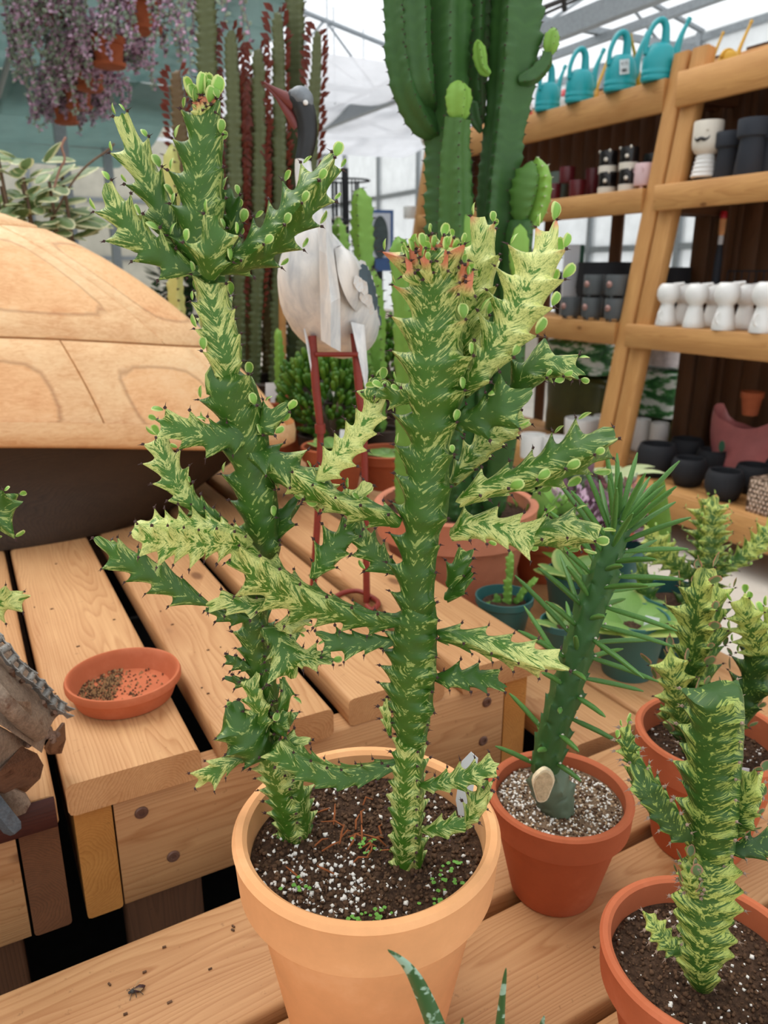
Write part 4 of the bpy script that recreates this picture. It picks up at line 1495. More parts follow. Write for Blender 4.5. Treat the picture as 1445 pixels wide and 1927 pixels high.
_p = at(1196, 1290, z=ZL) + Vector((0, .045, 0))
tp = broad_plant('potted_plant', _p, .112, .1, 12, .085, 'broad scalloped green leaves in larger teal plastic pot with a pale label', 3, up=.55, w=.42)
small_label(at(1218, 1192, Y=_p.y - .02) - UP * .03, .022, .055, .2, 'pale plant label in the larger teal pot with broad leaves')
# small teal pot left, with stubby trailing cactus
_p = at(952, 1212, z=ZL) + Vector((0, .04, 0))
t6 = thing('potted_cactus', 'small teal plastic pot of flat-stemmed succulents between pale clay pots', 'potted cactus', _p)
teal_pot(t6, _p, .102, .075)
rng = random.Random(4)
for (u0, v0, u1, v1, w, m) in ((935, 1160, 915, 1138, 12, 'column'), (925, 1165, 888, 1150, 10, 'column_lt'), (955, 1160, 958, 1085, 10, 'column_lt'), (965, 1165, 985, 1110, 9, 'column_lt'), (970, 1175, 972, 1130, 10, 'column'), (945, 1170, 935, 1120, 10, 'column'), (968, 1130, 1010, 1090, 8, 'column_lt'), (960, 1090, 962, 1040, 9, 'column_lt')):
    a, b = at(u0, v0, Y=_p.y), at(u1, v1, Y=_p.y + rng.uniform(-.02, .02))
    mb, tt = stem([(a - UP * .01, pxm(w, a)), (a.lerp(b, .5), pxm(w * 1.2, a)), (b, pxm(w, b))], 3, .012, .25, .5, .3, (.2, .6), rng=rng)
    stem_obj('branch', mb, M[m], t6)
# two more teal pots partly hidden behind the needle plant
_p = at(1085, 1180, z=ZL) + Vector((0, .05, 0))
broad_plant('potted_plant', _p, .105, .09, 9, .085, 'teal pot of soft green leaves just left of the needle plant, behind it', 8, up=.8, w=.35)
_p = at(1062, 1255, z=ZL) + Vector((0, .03, 0))
broad_plant('potted_plant', _p, .075, .07, 7, .05, 'smallest teal pot, half hidden by the needle plant beside the bench corner', 9, up=.7, w=.35)
# flat fan-shaped stem behind the needles
_p = at(1165, 1100, z=ZL)
t7 = thing('potted_cactus', 'tall flat yellow-green stems in teal pot right behind the needle plant', 'potted cactus', _p)
teal_pot(t7, _p, .1, .085)
for (u, v0, v1, w) in ((1240, 1060, 905, 20), (1160, 1060, 930, 16)):
    a, b = at(u, v0, Y=_p.y), at(u, v1, Y=_p.y)
    o0 = _p + UP * .07
    pts = [o0, o0.lerp(a, .6), a, a.lerp(b, .5), b]
    rr = [.008, .01, pxm(w, a), pxm(w * 1.15, a), pxm(w * .5, a)]
    mb = MB()
    prev = None
    for i in range(len(pts) - 1): pass
    mb.tube(pts, rr, 12, flat=.16, ref=Vector((1, 0, 0)))
    obj('flat_stem', mb, M['flat_green'], t7)

# aloe whose blade tips rise at the bottom edge of the picture
_p = Vector((.055, .27, ZL))
al = thing('potted_aloe', 'aloe whose narrow green blades rise at the bottom edge in front of the pale pot', 'potted plant', _p)
pot(al, _p, .1, .085, M['clay'])
soil(al, _p, .1, .085, .85, M['soil'], 4, res=20)
for (path, w) in (([(905, 2150), (850, 2010), (800, 1880), (768, 1820), (730, 1787)], 26), ([(935, 2130), (938, 1990), (943, 1900), (952, 1822)], 15),
                  ([(1000, 2100), (1010, 2000), (1016, 1945), (1024, 1912)], 13), ([(850, 2150), (862, 2010), (868, 1945), (870, 1915)], 12), ([(930, 2160), (980, 2080), (1080, 2030), (1150, 2010)], 18)):
    Yb = .335
    pts = [_p + UP * .07] + [at(u, v, Y=Yb + .02 * (k == 0) - .006 * k) for k, (u, v) in enumerate(path)]
    n = len(pts)
    q = catmull([tuple(p) for p in pts], 6)
    rr = [pxm(w, pts[1]) * (1 - (k / (len(q) - 1))) ** .75 + .0003 for k in range(len(q))]
    mb = MB().tube(q, rr, 10, flat=.4, ref=Vector((1, -.2, 0)))
    obj('blade', mb, M['aloe'], al)

# cactus whose two branch tips show at the left edge
_p = Vector((-.80, 1.07, ZU))
cl = thing('potted_cactus', 'marbled cactus mostly outside the picture, branch tips showing at the left edge', 'potted cactus', _p)
pot(cl, _p, .15, .13, M['clay'])
soil(cl, _p, .15, .13, .85, M['soil'], 4, res=20)
YC = .62
def BC(pts, **k): return branch(cl, pts, YC, **k)
BC([(-260, 1180, 40, .2), (-190, 1060, 46, .1), (-110, 990, 46, .0), (-40, 965, 52), (5, 955, 56), (28, 950, 34)], young=(.1, .35), lv=.9, lfrom=.6, seed=111, tooth_px=44, roll=.2)
BC([(-240, 1220, 40, .2), (-150, 1150, 36, .06), (-60, 1135, 36, .0), (0, 1130, 40), (45, 1125, 26)], young=(.2, .9), lv=.05, seed=112, tooth_px=34, roll=.3)
_a, _b = _p + UP * .1, at(-250, 1190, Y=YC + .2)
mb, tt = stem([(_a, .02), (_a.lerp(_b, .5), .022), (_b, .022), (_b + UP * .12, .02)], 4, .018, .35, .55, .4, (.2, .3), rng=random.Random(2))
stem_obj('stem', mb, M['varieg'], cl)

# saucer of dried soil on the upper bench
_p = at(233, 1322, z=ZU)
_a, _b = at(122, 1290, z=ZU + .022), at(344, 1262, z=ZU + .022)
SC = Vector(((_a.x + _b.x) / 2 - .0, (_a.y + _b.y) / 2 - .004, ZU))
sr_ = (_a - _b).length / 2 * .985
sau = thing('saucer', 'red clay saucer with dried soil crumbs on the slatted bench', 'saucer', SC)
mb = MB().lathe([(sr_ * .80, 0), (sr_ * .84, .0015), (sr_ * .95, .021), (sr_ * 1.0, .0225), (sr_ * 1.005, .028), (sr_ * .985, .0315), (sr_ * .955, .032), (sr_ * .925, .030), (sr_ * .90, .0235), (sr_ * .80, .0075), (sr_ * .75, .0055), (0, .0055)], SC, 72)
obj('dish', mb, M['clay_bright'], sau, 35)
rng = random.Random(14)
mb = MB()
k = 0
while k < 1200:
    a, q = rng.uniform(0, 2 * pi), sr_ * .8 * sqrt(rng.random())
    x, y = q * cos(a), q * sin(a)
    pr = .95 if x + .15 * y < -.15 * sr_ else (.12 if x < .35 * sr_ else .04)
    if rng.random() > pr: continue
    k += 1
    z = .0058 + max(0, q - sr_ * .74) * .8
    s_ = rng.uniform(.0008, .0024)
    p = SC + Vector((x, y, z))
    mb.add([p + Vector((s_, 0, 0)), p + Vector((-s_ * .6, s_, 0)), p + Vector((-s_ * .5, -s_, 0)), p + Vector((0, 0, s_ * 1.2))], [(0, 1, 3), (1, 2, 3), (2, 0, 3)], rng.randrange(2))
M['crumb'] = plain('dry_crumb', srgb(172, 138, 98), .95, .1, .4, 500)
obj('soil_crumbs', mb, [M['crumb'], M['bark']], sau, 0, kind='stuff')

# ================================================================== turtle, crane and the plants behind
# ---- big wooden turtle: domed shell in carved scutes, dark body below
TC = Vector((-.973, 1.626, 0))
TPSI, TA, TB, TCC, TZ0, TZ1, TZ2, TEX = .1295, .7662, .2932, .4672, .9303, .0092, -.0389, .8574

def shell_pt(ph, rho, lift=0.0):
    x, y = TA * cos(ph) * rho, TB * sin(ph) * rho
    z = (TZ0 + TZ1 * cos(ph) + TZ2 * cos(2 * ph)) * rho ** 2 + TZ0 * (1 - rho ** 2) + TCC * max(0, 1 - rho ** 2) ** TEX
    p = Vector((TC.x + x * cos(TPSI) - y * sin(TPSI), TC.y + x * sin(TPSI) + y * cos(TPSI), z))
    if lift:
        c = Vector((TC.x, TC.y, TZ0 - .05))
        p = p + (p - c).normalized() * lift
    return p

turtle = thing('turtle_sculpture', 'large wooden turtle with carved pale domed shell at the left', 'sculpture', Vector((TC.x, TC.y, ZU)))
_t = NT('shell_wood')
_oc = _t.oc()
_f = _t.noise(_t.vm('MULTIPLY', _oc, (9, 9, 9)), 1.0, 4, .6, .4)
_g = _t.noise(_t.vm('MULTIPLY', _oc, (30, 90, 150)), 1.0, 3, .65, 1.2)
_c = _t.ramp(_t.m('ADD', _t.m('MULTIPLY', _f, .6), _t.m('MULTIPLY', _g, .5)), [(.3, srgb(252, 220, 176)), (.52, srgb(243, 200, 150)), (.72, srgb(222, 166, 116))])
_at = _t.n('ShaderNodeAttribute', attribute_name='ringd')
_c = _t.mix(_t.m('MULTIPLY', _t.sstep(_at.outputs['Fac'], .26, .34), .5), _c, _t.mix(1.0, _c, srgb(255, 232, 214), 'MULTIPLY')) if True else _c
_rg = _t.ramp(_at.outputs['Fac'], [(0, 0), (.27, 0), (.30, 1), (.325, 0), (1, 0)])
_c = _t.mix(_t.m('MULTIPLY', _rg, .5), _c, srgb(150, 96, 62))
_vo = _t.n('ShaderNodeTexVoronoi')
_vo.inputs['Scale'].default_value = 11
_t.l(_oc, _vo.inputs['Vector'])
_sp = _t.n('ShaderNodeSeparateColor')
_t.l(_vo.outputs['Color'], _sp.inputs[0])
_dot = _t.m('MULTIPLY', _t.m('GREATER_THAN', _sp.outputs[1], .45), _t.m('SUBTRACT', 1.0, _t.sstep(_vo.outputs['Distance'], .05, .075)))
_c = _t.mix(_t.m('MULTIPLY', _dot, .8), _c, srgb(84, 76, 70))
_t.col(_c)
_t.bump(_g, .1, .002)
M['shell'] = _t.setp(.5, .35)
M['shell_groove'] = plain('carved_groove', srgb(156, 106, 64), .7, .2, .2, 60)
M['turtle_dark'] = wood('dark_carved_wood', srgb(74, 54, 38), srgb(32, 22, 16), knots=False)

# inner dome: what shows in the grooves
mb = MB()
NPH, NR = 96, 26
vs, fs = [], []
for j in range(NR + 1):
    for k in range(NPH):
        vs.append(shell_pt(2 * pi * k / NPH, sin(pi / 2 * j / NR), -.0035))
for j in range(NR):
    for k in range(NPH):
        k2 = (k + 1) % NPH
        fs.append((j * NPH + k, (j + 1) * NPH + k, (j + 1) * NPH + k2, j * NPH + k2))
mb.add(vs, fs)
obj('shell_core', mb, M['shell_groove'], turtle, 60)

def scute(ph0, ph1, t0, t1, name='scute', skew=0.0):
    """One carved plate between rim angles ph0..ph1 and height parameters t0..t1 (0 = rim, 1 = crown)."""
    nu, nv = max(5, int((ph1 - ph0) / .06)), max(4, int((t1 - t0) / .05))
    mb = MB()
    rd = []
    def P(u, v, lift):
        t = t0 + (t1 - t0) * v
        ph = ph0 + (ph1 - ph0) * u + skew * (v - .5)
        return shell_pt(ph, cos(t * pi / 2), lift)
    g = .010
    rows = []
    us = [0] + [.012 + .976 * i / nu for i in range(nu + 1)] + [1]
    vv = [0] + [.02 + .96 * i / nv for i in range(nv + 1)] + [1]
    w = len(us)
    for b, v in enumerate(vv):
        for a, u in enumerate(us):
            edge = a in (0, len(us) - 1) or b in (0, len(vv) - 1)
            mb.v.append(P(.003 + .994 * u, .005 + .99 * v, -.0035 if edge else .0005))
            du, dv = min(u, 1 - u) * (ph1 - ph0) * 1.0, min(v, 1 - v) * (t1 - t0) * 1.6
            du, dv = max(du, 1e-4), max(dv, 1e-4)
            rd.append(min(1, 2.9 * (du ** -3 + dv ** -3) ** (-1 / 3)))
    for b in range(len(vv) - 1):
        for a in range(w - 1):
            i = b * w + a
            mb.f.append((i, i + 1, i + w + 1, i + w))
    mb.m = [0] * len(mb.f)
    o = obj(name, mb, M['shell'], turtle, 50)
    at_ = o.data.attributes.new('ringd', 'FLOAT', 'POINT')
    at_.data.foreach_set('value', rd)
    return o

# lower ring of large plates, upper ring, crown
lower = [-2.62, -1.72, -.98, -.42, .25, 1.0, 1.75, 2.5, 3.66 - .0]
for a, b in zip(lower[:-1], lower[1:]):
    scute(a, b, .03, .4035)
upper_ = [-2.3, -1.36, -.62, .1, .9, 1.7, 2.6, 3.98]
for a, b in zip(upper_[:-1], upper_[1:]):
    scute(a, b, .4055, .764, skew=-.15)
for k in range(5):
    scute(2 * pi * k / 5 - 1.9, 2 * pi * (k + 1) / 5 - 1.9, .766, .985)
# rim lip
mb = MB()
n = 120
ring = [shell_pt(2 * pi * k / n, 1.0) for k in range(n)]
vs, fs = [], []
prof = ((.012, .03), (.016, .012), (.014, -.012), (-.006, -.02), (-.03, -.014))
for k in range(n):
    d = (ring[k] - Vector((TC.x, TC.y, ring[k].z))).normalized()
    for (o_, z_) in prof:
        vs.append(ring[k] + d * o_ * (.8) + UP * z_)
m_ = len(prof)
for k in range(n):
    for j in range(m_ - 1):
        a, b = k * m_ + j, ((k + 1) % n) * m_ + j
        fs.append((a, a + 1, b + 1, b))
mb.add(vs, fs)
o = obj('shell_rim', mb, M['shell'], turtle, 60)
o.data.attributes.new('ringd', 'FLOAT', 'POINT')
# body below the rim
mb = MB()
vs, fs = [], []
lv = ((.99, .985, None), (.93, .92, .90), (.80, .95, .83), (.70, 1.08, .775), (.66, 1.10, ZU + .001))
for (fa, fb, z) in lv:
    for k in range(n):
        ph = 2 * pi * k / n
        x, y = TA * fa * cos(ph), TB * fb * sin(ph)
        r0 = shell_pt(ph, 1.0)
        zz = r0.z - .012 if z is None else z
        vs.append(Vector((TC.x + x * cos(TPSI) - y * sin(TPSI), TC.y + x * sin(TPSI) + y * cos(TPSI), zz)))
for j in range(len(lv) - 1):
    for k in range(n):
        k2 = (k + 1) % n
        fs.append((j * n + k, (j + 1) * n + k, (j + 1) * n + k2, j * n + k2))
fs.append(tuple((len(lv) - 1) * n + k for k in range(n - 1, -1, -1)))
mb.add(vs, fs)
obj('body', mb, M['turtle_dark'], turtle, 60)
# head and legs, outside the picture to the left
for (ph, r_, L_) in ((pi - .0, .085, .22), (pi - .75, .07, .14), (pi + .75, .07, .14)):
    c0 = shell_pt(ph, .93)
    c0.z = .86 if r_ > .08 else .9
    d = Vector((cos(ph + TPSI), sin(ph + TPSI) * .6, 0)).normalized()
    hd = r_ > .08
    pts = [c0 - d * .1, c0 + d * .05, c0 + d * L_ * .7 + UP * (.08 if hd else .0), c0 + d * L_ + UP * (.1 if hd else -.11)]
    if not hd: pts[-1].z = ZU + r_ * 1.05
    mb = MB().tube(catmull([tuple(p) for p in pts], 5), [r_ * (.8 + .25 * sin(pi * k / 15)) * (1 if k < 13 else (.85 if k < 15 else .4)) for k in range(16)], 18)
    obj('head' if hd else 'foot', mb, M['turtle_dark'], turtle, 60)

# ---- metal crane
YC0 = 1.135
def ck(u, v, d=0.0): return at(u, v, Y=YC0 + d)
crane = thing('crane_statue', 'white metal crane garden statue with black head and red legs', 'garden statue', at(650, 1128, z=ZU))
_t = NT('brushed_white_paint')
_oc = _t.oc()
_f = _t.noise(_t.vm('MULTIPLY', _oc, (40, 40, 14)), 1.0, 4, .65, .6)
_g = _t.noise(_oc, 7, 2, .5)
_c = _t.ramp(_f, [(.32, srgb(196, 200, 204)), (.6, srgb(234, 234, 232))])
_c = _t.mix(_t.m('MULTIPLY', _t.sstep(_g, .5, .65), .35), _c, srgb(216, 190, 160))
_t.col(_c)
M['crane_white'] = _t.setp(.45, .5, .15)
M['crane_black'] = plain('black_paint', srgb(26, 26, 28), .35, .5, .6, 40)
M['crane_grey'] = plain('grey_crown_paint', srgb(120, 126, 132), .4, .5, .4, 40)
M['crane_beak'] = plain('dark_red_beak', srgb(110, 46, 42), .4, .5, .2, 40)
M['crane_leg'] = plain('red_oxide_leg', srgb(132, 48, 36), .5, .4, .15, 60)
M['crane_tip'] = plain('blue_grey_feather', srgb(78, 96, 106), .5, .4, .3, 60)
# body: egg standing a little upright
bc = ck(622, 540, .05)
bx_, by_ = Vector((.42, .55, -.12)).normalized(), UP
mb = MB()
vs, fs = [], []
nr, ns = 16, 24
axis = [ck(588, 410, .0), ck(588, 450, .0), ck(596, 510, .02), ck(618, 570, .06), ck(652, 610, .12), ck(680, 618, .17), ck(700, 612, .21)]
rad = [.012, .034, .058, .068, .056, .03, .008]
q = catmull([tuple(p) + (r,) for p, r in zip(axis, rad)], 4)
mb.tube([Vector(p[:3]) for p in q], [p[3] for p in q], 24)
obj('body', mb, M['crane_white'], crane, 60)
# neck and head
q = catmull([tuple(ck(u, v, d)) + (pxm(r, ck(u, v)),) for u, v, r, d in ((592, 440, 30, 0), (582, 385, 22, 0), (572, 330, 17, 0), (570, 300, 15, 0))], 4)
obj('neck', MB().tube([Vector(p[:3]) for p in q], [p[3] for p in q], 16), M['crane_white'], crane, 60)
q = catmull([tuple(ck(u, v, d)) + (pxm(r, ck(u, v)),) for u, v, r, d in ((570, 302, 15, 0), (578, 262, 18, 0), (576, 222, 20, 0), (566, 195, 21, 0), (550, 182, 15, 0), (543, 180, 8, 0))], 4)
obj('head', MB().tube([Vector(p[:3]) for p in q], [p[3] for p in q], 16), M['crane_black'], crane, 60)
mb = MB()
q = catmull([tuple(ck(u, v, -.004)) + (pxm(r, ck(u, v)),) for u, v, r in ((583, 205, 6), (575, 190, 17), (562, 180, 18), (548, 179, 9))], 4)
mb.tube([Vector(p[:3]) for p in q], [p[3] for p in q], 14)
obj('crown', mb, M['crane_grey'], crane, 60)
mb = MB()
mb.tube([ck(556, 196), ck(538, 184), ck(515, 168), ck(496, 154)], [pxm(15, ck(540, 190)), pxm(11, ck(540, 190)), pxm(5, ck(540, 190)), pxm(1.2, ck(540, 190))], 10)
obj('upper_beak', mb, M['crane_beak'], crane, 50)
mb = MB()
mb.tube([ck(560, 240), ck(545, 215), ck(522, 182), ck(499, 160)], [pxm(9, ck(540, 190)), pxm(9, ck(540, 190)), pxm(5, ck(540, 190)), pxm(1.5, ck(540, 190))], 10, flat=.6)
obj('lower_beak', mb, M['crane_beak'], crane, 50)
mb = MB()
e_ = ck(575, 193, -.016)
mb.lathe([(0, -.003), (.0035, -.001), (.003, .002), (0, .003)], e_, 12, Vector((.2, -1, 0)))
obj('eye', mb, M['crane_white'], crane, 60)
# folded sheet down the breast
poly = [(622, 394, -.035), (627, 470, -.05), (640, 560, -.055), (641, 662, -.045), (604, 640, -.045), (602, 560, -.05), (600, 470, -.045), (597, 425, -.035)]
mid = [(612, 400, -.055), (615, 480, -.072), (622, 570, -.078), (622, 652, -.07)]
mb = MB()
L1 = [ck(*mid[0]), ck(*mid[1]), ck(*mid[2]), ck(*mid[3])]
A_ = [ck(622, 394, -.04), ck(627, 470, -.05), ck(640, 560, -.055), ck(641, 662, -.045)]
B_ = [ck(597, 425, -.03), ck(600, 470, -.045), ck(602, 560, -.05), ck(604, 640, -.045)]
for side in (A_, B_):
    for i in range(3):
        a, b, c, d = L1[i], L1[i + 1], side[i + 1], side[i]
        mb.prism([a, b, c, d], Vector((0, .0022, 0)))
obj('breast_plate', mb, M['crane_white'], crane, 0)
# wing with overlapping feathers
mb = MB()
_WA = [Vector(q) for q in catmull([tuple(ck(*q)) for q in ((630, 468, -.03), (638, 525, -.05), (662, 578, -.02), (699, 606, .1))], 8)]
_WB = [Vector(q) for q in catmull([tuple(ck(*q)) for q in ((634, 464, -.01), (664, 478, .04), (692, 525, .1), (704, 600, .14))], 8)]
def wing(u, v):
    i = min(int(u * 24), 23)
    f = u * 24 - i
    a = _WA[i].lerp(_WA[i + 1], f)
    b = _WB[i].lerp(_WB[i + 1], f)
    return a.lerp(b, v) + Vector((.014, -.022, .004)) * sin(pi * v) * (.4 + .6 * sin(pi * min(1, u + .1)))
def wing_old(u, v):
    a = ck(632, 470, .0).lerp(ck(700, 600, .12), u)
    b = ck(640, 560, -.005).lerp(ck(697, 602, .12), u)
    p = a.lerp(b, v)
    return p + Vector((.012 * sin(pi * v), -.03 * sin(pi * v) * (1 - .5 * u), 0)) + Vector((.03 * sin(pi * u), -.01 * sin(pi * u), .012 * sin(pi * u)))
mb.grid(wing, 14, 8)
mb2 = MB()
mb2.grid(lambda u, v: wing(u, v) + Vector((0, .004, 0)), 14, 8)
mb.add(mb2.v, [tuple(reversed(f)) for f in mb2.f])
obj('wing', mb, M['crane_white'], crane, 60)
FE = leaf_mesh('feather', M['crane_tip'], .28, .25, .1, 3, .5, 3)
FEW = leaf_mesh('feather', M['crane_white'], .28, .25, .1, 3, .5, 3)
rng = random.Random(3)
for i in range(7):
    for j in range(4):
        u, v = .42 + .5 * i / 6, .3 + .2 * j + .08 * (i % 2)
        p = wing(u, v) + Vector((.002, -.004 - .0015 * (i % 2), 0))
        d = (wing(min(1, u + .1), v) - wing(u, v)).normalized()
        s_ = .024
        inst('feather', FE if (i * 3 + j) % 3 else FEW, crane, frame(p, d + Vector((.05, 0, -.35)), Vector((.3, -1, .2))) @ Matrix.Diagonal((s_, s_, s_, 1)))
# trailing leg feathers
for pts in (((571, 618, .0), (577, 640, 0), (592, 718, 0), (589, 722, 0), (580, 670, 0)), ((660, 606, .0), (683, 612, .01), (690, 700, .01), (688, 735, .01), (672, 660, 0))):
    mb = MB().prism([ck(*p) for p in pts], Vector((.002, .003, 0)))
    obj('leg_feather', mb, M['crane_white'], crane, 0)
def leg(path, coll=None):
    pts = [ck(u, v, d) for u, v, d in path]
    mb = MB().tube(pts, [pxm(8, p) if i < 2 else pxm(6.5, p) for i, p in enumerate(pts)], 10)
    o = obj('leg', mb, M['crane_leg'], crane, 60)
    if coll:
        a, b = ck(*coll[0]), ck(*coll[1])
        obj('collar', MB().tube([a, b], pxm(10, a), 12), M['crane_leg'], o, 40)
    return pts[-1]
leg([(587, 632, .01), (595, 735, 0), (603, 806, 0), (602, 900, 0), (596, 1000, 0), (590, 1090, 0), (588, 1132, 0)], ((602, 798, 0), (603, 815, 0)))
leg([(667, 628, .02), (676, 735, 0), (685, 815, 0), (688, 1000, 0), (690, 1118, 0), (690, 1133, 0)])
obj('cross_bar', MB().tube([ck(593, 667), ck(674, 667)], pxm(4.5, ck(640, 667)), 8), M['crane_leg'], crane, 60)
_z = ZU + .004
q = [at(u, v, z=_z) for u, v in ((588, 1150), (600, 1158), (612, 1140), (640, 1118), (672, 1112), (696, 1122), (712, 1135), (700, 1148), (690, 1140))]
obj('base_ring', MB().tube(catmull([tuple(p) for p in q], 5), .0042, 8), M['crane_leg'], crane, 60)

# ---- tall columnar cactus in the big rose clay pot
PB = at(866, 1190, z=ZL)
PB = Vector((.1437, 1.475, ZL))
big = thing('potted_cactus', 'tall smooth green columnar cactus in big rose clay pot behind the marbled cactus', 'potted cactus', PB)
pot(big, PB, .326, .186, M['clay_far'], collar=.36, base=.72)
soil(big, PB, .326, .186, .85, M['soil'], 5, res=30)
YB = 1.46
def BB(pts, seed, ribs=4, mat='column', tooth=20, young=(.05, .1), notch=.07, val=.62, roll=.74, spine=True, name='column', thing_=None, Y=None, sm='spine', **k):
    rng = random.Random(seed)
    path = []
    for q in pts:
        p = at(q[0], q[1], Y=(Y or YB) + (q[3] if len(q) > 3 else 0))
        path.append((p, pxm(q[2], p) * (1.1 if ribs == 3 else 1)))
    tooth = pxm(tooth, path[len(path) // 2][0])
    mb, teeth = stem(path, ribs, tooth, notch, val, .15, young, roll=roll, rng=rng, sub=4, edge_pow=1.1, jitter=.06, **k)
    o = stem_obj(name, mb, M[mat], thing_ or big)
    if spine: spines(teeth, o, M[sm], size=tooth * .28, base=tooth * .09, rng=rng)
    return o
BB([(850, 985, 40), (852, 800, 44), (848, 600, 48), (846, 430, 48), (842, 260, 46), (838, 140, 48), (838, 20, 52), (840, -120, 54), (840, -300, 50)], 1, roll=.2)
BB([(850, 640, 30, -.05), (858, 480, 34, -.06), (856, 330, 32, -.06), (858, 260, 27, -.06), (862, 225, 25, -.06)], 2, roll=.2, young=(.1, .25), tip=False)
BB([(862, 230, 18, -.06), (863, 190, 28, -.06), (862, 155, 22, -.06)], 3, young=(.7, .9), mat='column_lt', tooth=13, roll=.4)
BB([(895, 985, 36, .03), (910, 800, 40, .03), (920, 600, 40, .02), (930, 430, 40, .02), (942, 300, 42, .02), (955, 200, 46, .02), (965, 120, 52, .02), (972, 20, 54, .02), (976, -120, 52, .02), (976, -280, 46, .02)], 4, roll=-.3)
BB([(905, 235, 10, .05), (893, 150, 28, .05), (896, 60, 34, .05), (898, -60, 36, .05), (898, -240, 30, .05)], 5, roll=.3)
BB([(828, 258, 12, -.01), (800, 232, 28, -.02), (772, 180, 34, -.03), (758, 110, 34, -.03), (752, 20, 32, -.03), (750, -90, 30, -.03), (750, -220, 24, -.03)], 6, roll=.2)
BB([(818, 205, 10, -.02), (798, 165, 26, -.04), (788, 100, 30, -.045), (784, 20, 32, -.045), (782, -90, 30, -.045), (782, -200, 24, -.045)], 7, roll=.5)
BB([(975, 152, 14, -.01), (1005, 142, 17, -.01), (1026, 118, 15, -.01), (1030, 100, 12, -.01)], 8, tooth=14, roll=.3, tip=False)
BB([(1030, 106, 10, -.01), (1036, 84, 16, -.01), (1042, 55, 13, -.01)], 9, mat='column_lt', young=(.6, .9), tooth=12, roll=.3)
BB([(922, 140, 10, -.02), (908, 128, 12, -.02), (903, 105, 14, -.02), (899, 78, 11, -.02)], 10, mat='column_lt', young=(.5, .8), tooth=12, roll=.3)
BB([(905, 250, 8, .04), (893, 220, 16, .04), (888, 190, 18, .04)], 11, tooth=14)
# slimmer column at the left of the same pot
BB([(765, 960, 24, -.06), (768, 860, 27, -.06), (768, 740, 26, -.06), (764, 620, 26, -.06), (758, 520, 24, -.06), (750, 450, 18, -.06)], 12, young=(.2, .6), roll=.3, mat='column_lt')
BB([(930, 970, 24, -.02), (950, 830, 28, -.02), (962, 700, 30, -.02), (968, 600, 30, -.02), (975, 500, 30, -.02), (985, 410, 26, -.02)], 13, ribs=3, tooth=22, roll=.1)
BB([(978, 425, 14, -.02), (985, 375, 28, -.02), (994, 335, 27, -.02), (1001, 308, 15, -.02)], 14, ribs=3, young=(.3, .5), tooth=18, roll=.1, notch=.2)
BB([(1000, 430, 16, -.015), (1015, 380, 26, -.01), (1018, 335, 26, -.01), (1010, 300, 14, -.01)], 15, ribs=3, young=(.7, .9), mat='column_lt', tooth=18, roll=-.3, notch=.3, sm='areole')
BB([(970, 520, 14, -.05), (975, 470, 20, -.05), (978, 425, 12, -.05)], 16, ribs=3, young=(.7, .9), mat='column_lt', tooth=14)
BB([(890, 480, 12, -.07), (882, 440, 18, -.07), (872, 405, 12, -.07)], 17, ribs=3, young=(.6, .8), mat='column_lt', tooth=14)

# ---- red-leaved trigona columns behind the crane
PT = at(505, 905, z=ZU) + Vector((-.02, .46, 0))
tri = thing('potted_cactus', 'tall cluster of thin ridged columns edged with red leaves behind the crane', 'potted cactus', PT)
pot(tri, PT, .30, .20, M['dark_pot'])
soil(tri, PT, .30, .20, .85, M['soil'], 6, res=24)
YT = PT.y
RL = MB()
def tri_stem(pts, seed, red=True, frm=.25, mat='trigona', Ls=.034, ribs=3, Y=None, roll=.2):
    rng = random.Random(seed)
    path = [(at(q[0], q[1], Y=(Y or YT) + (q[3] if len(q) > 3 else 0)), 0) for q in pts]
    path = [(p, pxm(q[2], p) * 1.1) for (p, _), q in zip(path, pts)]
    mb, teeth = stem(path, ribs, .017, .2, .5, .3, (.1, .55), roll=roll, rng=rng, sub=4, edge_pow=1.1)
    o = stem_obj('column', mb, M[mat], tri)
    if red:
        lb = MB()
        for p, d, t, u, R in teeth:
            if u < frm: continue
            for _ in range(2):
                dr = (d + t * rng.uniform(.5, 1.1) + Vector((rng.uniform(-.25, .25), rng.uniform(-.25, .25), 0))).normalized()
                s_ = Ls * rng.uniform(.6, 1.1) * min(1, .55 + .6 * (u - frm) / .3)
                w = dr.cross(d.cross(dr) if d.cross(dr).length > .05 else Vector((0, 1, 0)))
                w = w.normalized() * s_ * .26
                a, b = p, p + dr * s_
                m1 = p + dr * s_ * .55 + t * s_ * .06
                lb.add([a, m1 - w, b, m1 + w, m1 + d.cross(t).normalized() * s_ * .08], [(0, 1, 4), (1, 2, 4), (2, 3, 4), (3, 0, 4)])
        obj('leaves', lb, M['leaf_red'], o, 180, kind='stuff')
    else:
        spines(teeth, o, M['spine'], size=.012, base=.003, rng=rng)
    return o
tri_stem([(428, 805, 16), (425, 700, 17), (418, 500, 19), (402, 300, 21), (394, 150, 22), (390, 0, 22), (388, -160, 20)], 1, False)
tri_stem([(450, 805, 14), (452, 700, 14), (450, 500, 15), (444, 300, 16), (440, 160, 16), (436, 62, 12)], 2, frm=.35)
tri_stem([(480, 805, 13), (482, 650, 14), (488, 450, 14), (490, 260, 14), (488, 130, 14), (486, 95, 8)], 3, frm=.3)
tri_stem([(512, 805, 14), (520, 700, 14), (526, 500, 15), (528, 300, 15), (526, 120, 15), (523, 25, 10)], 4, frm=.4)
tri_stem([(545, 805, 15, .05), (555, 650, 17, .05), (560, 450, 18, .05), (560, 250, 20, .05), (558, 80, 21, .05), (555, -120, 20, .05)], 5, False)
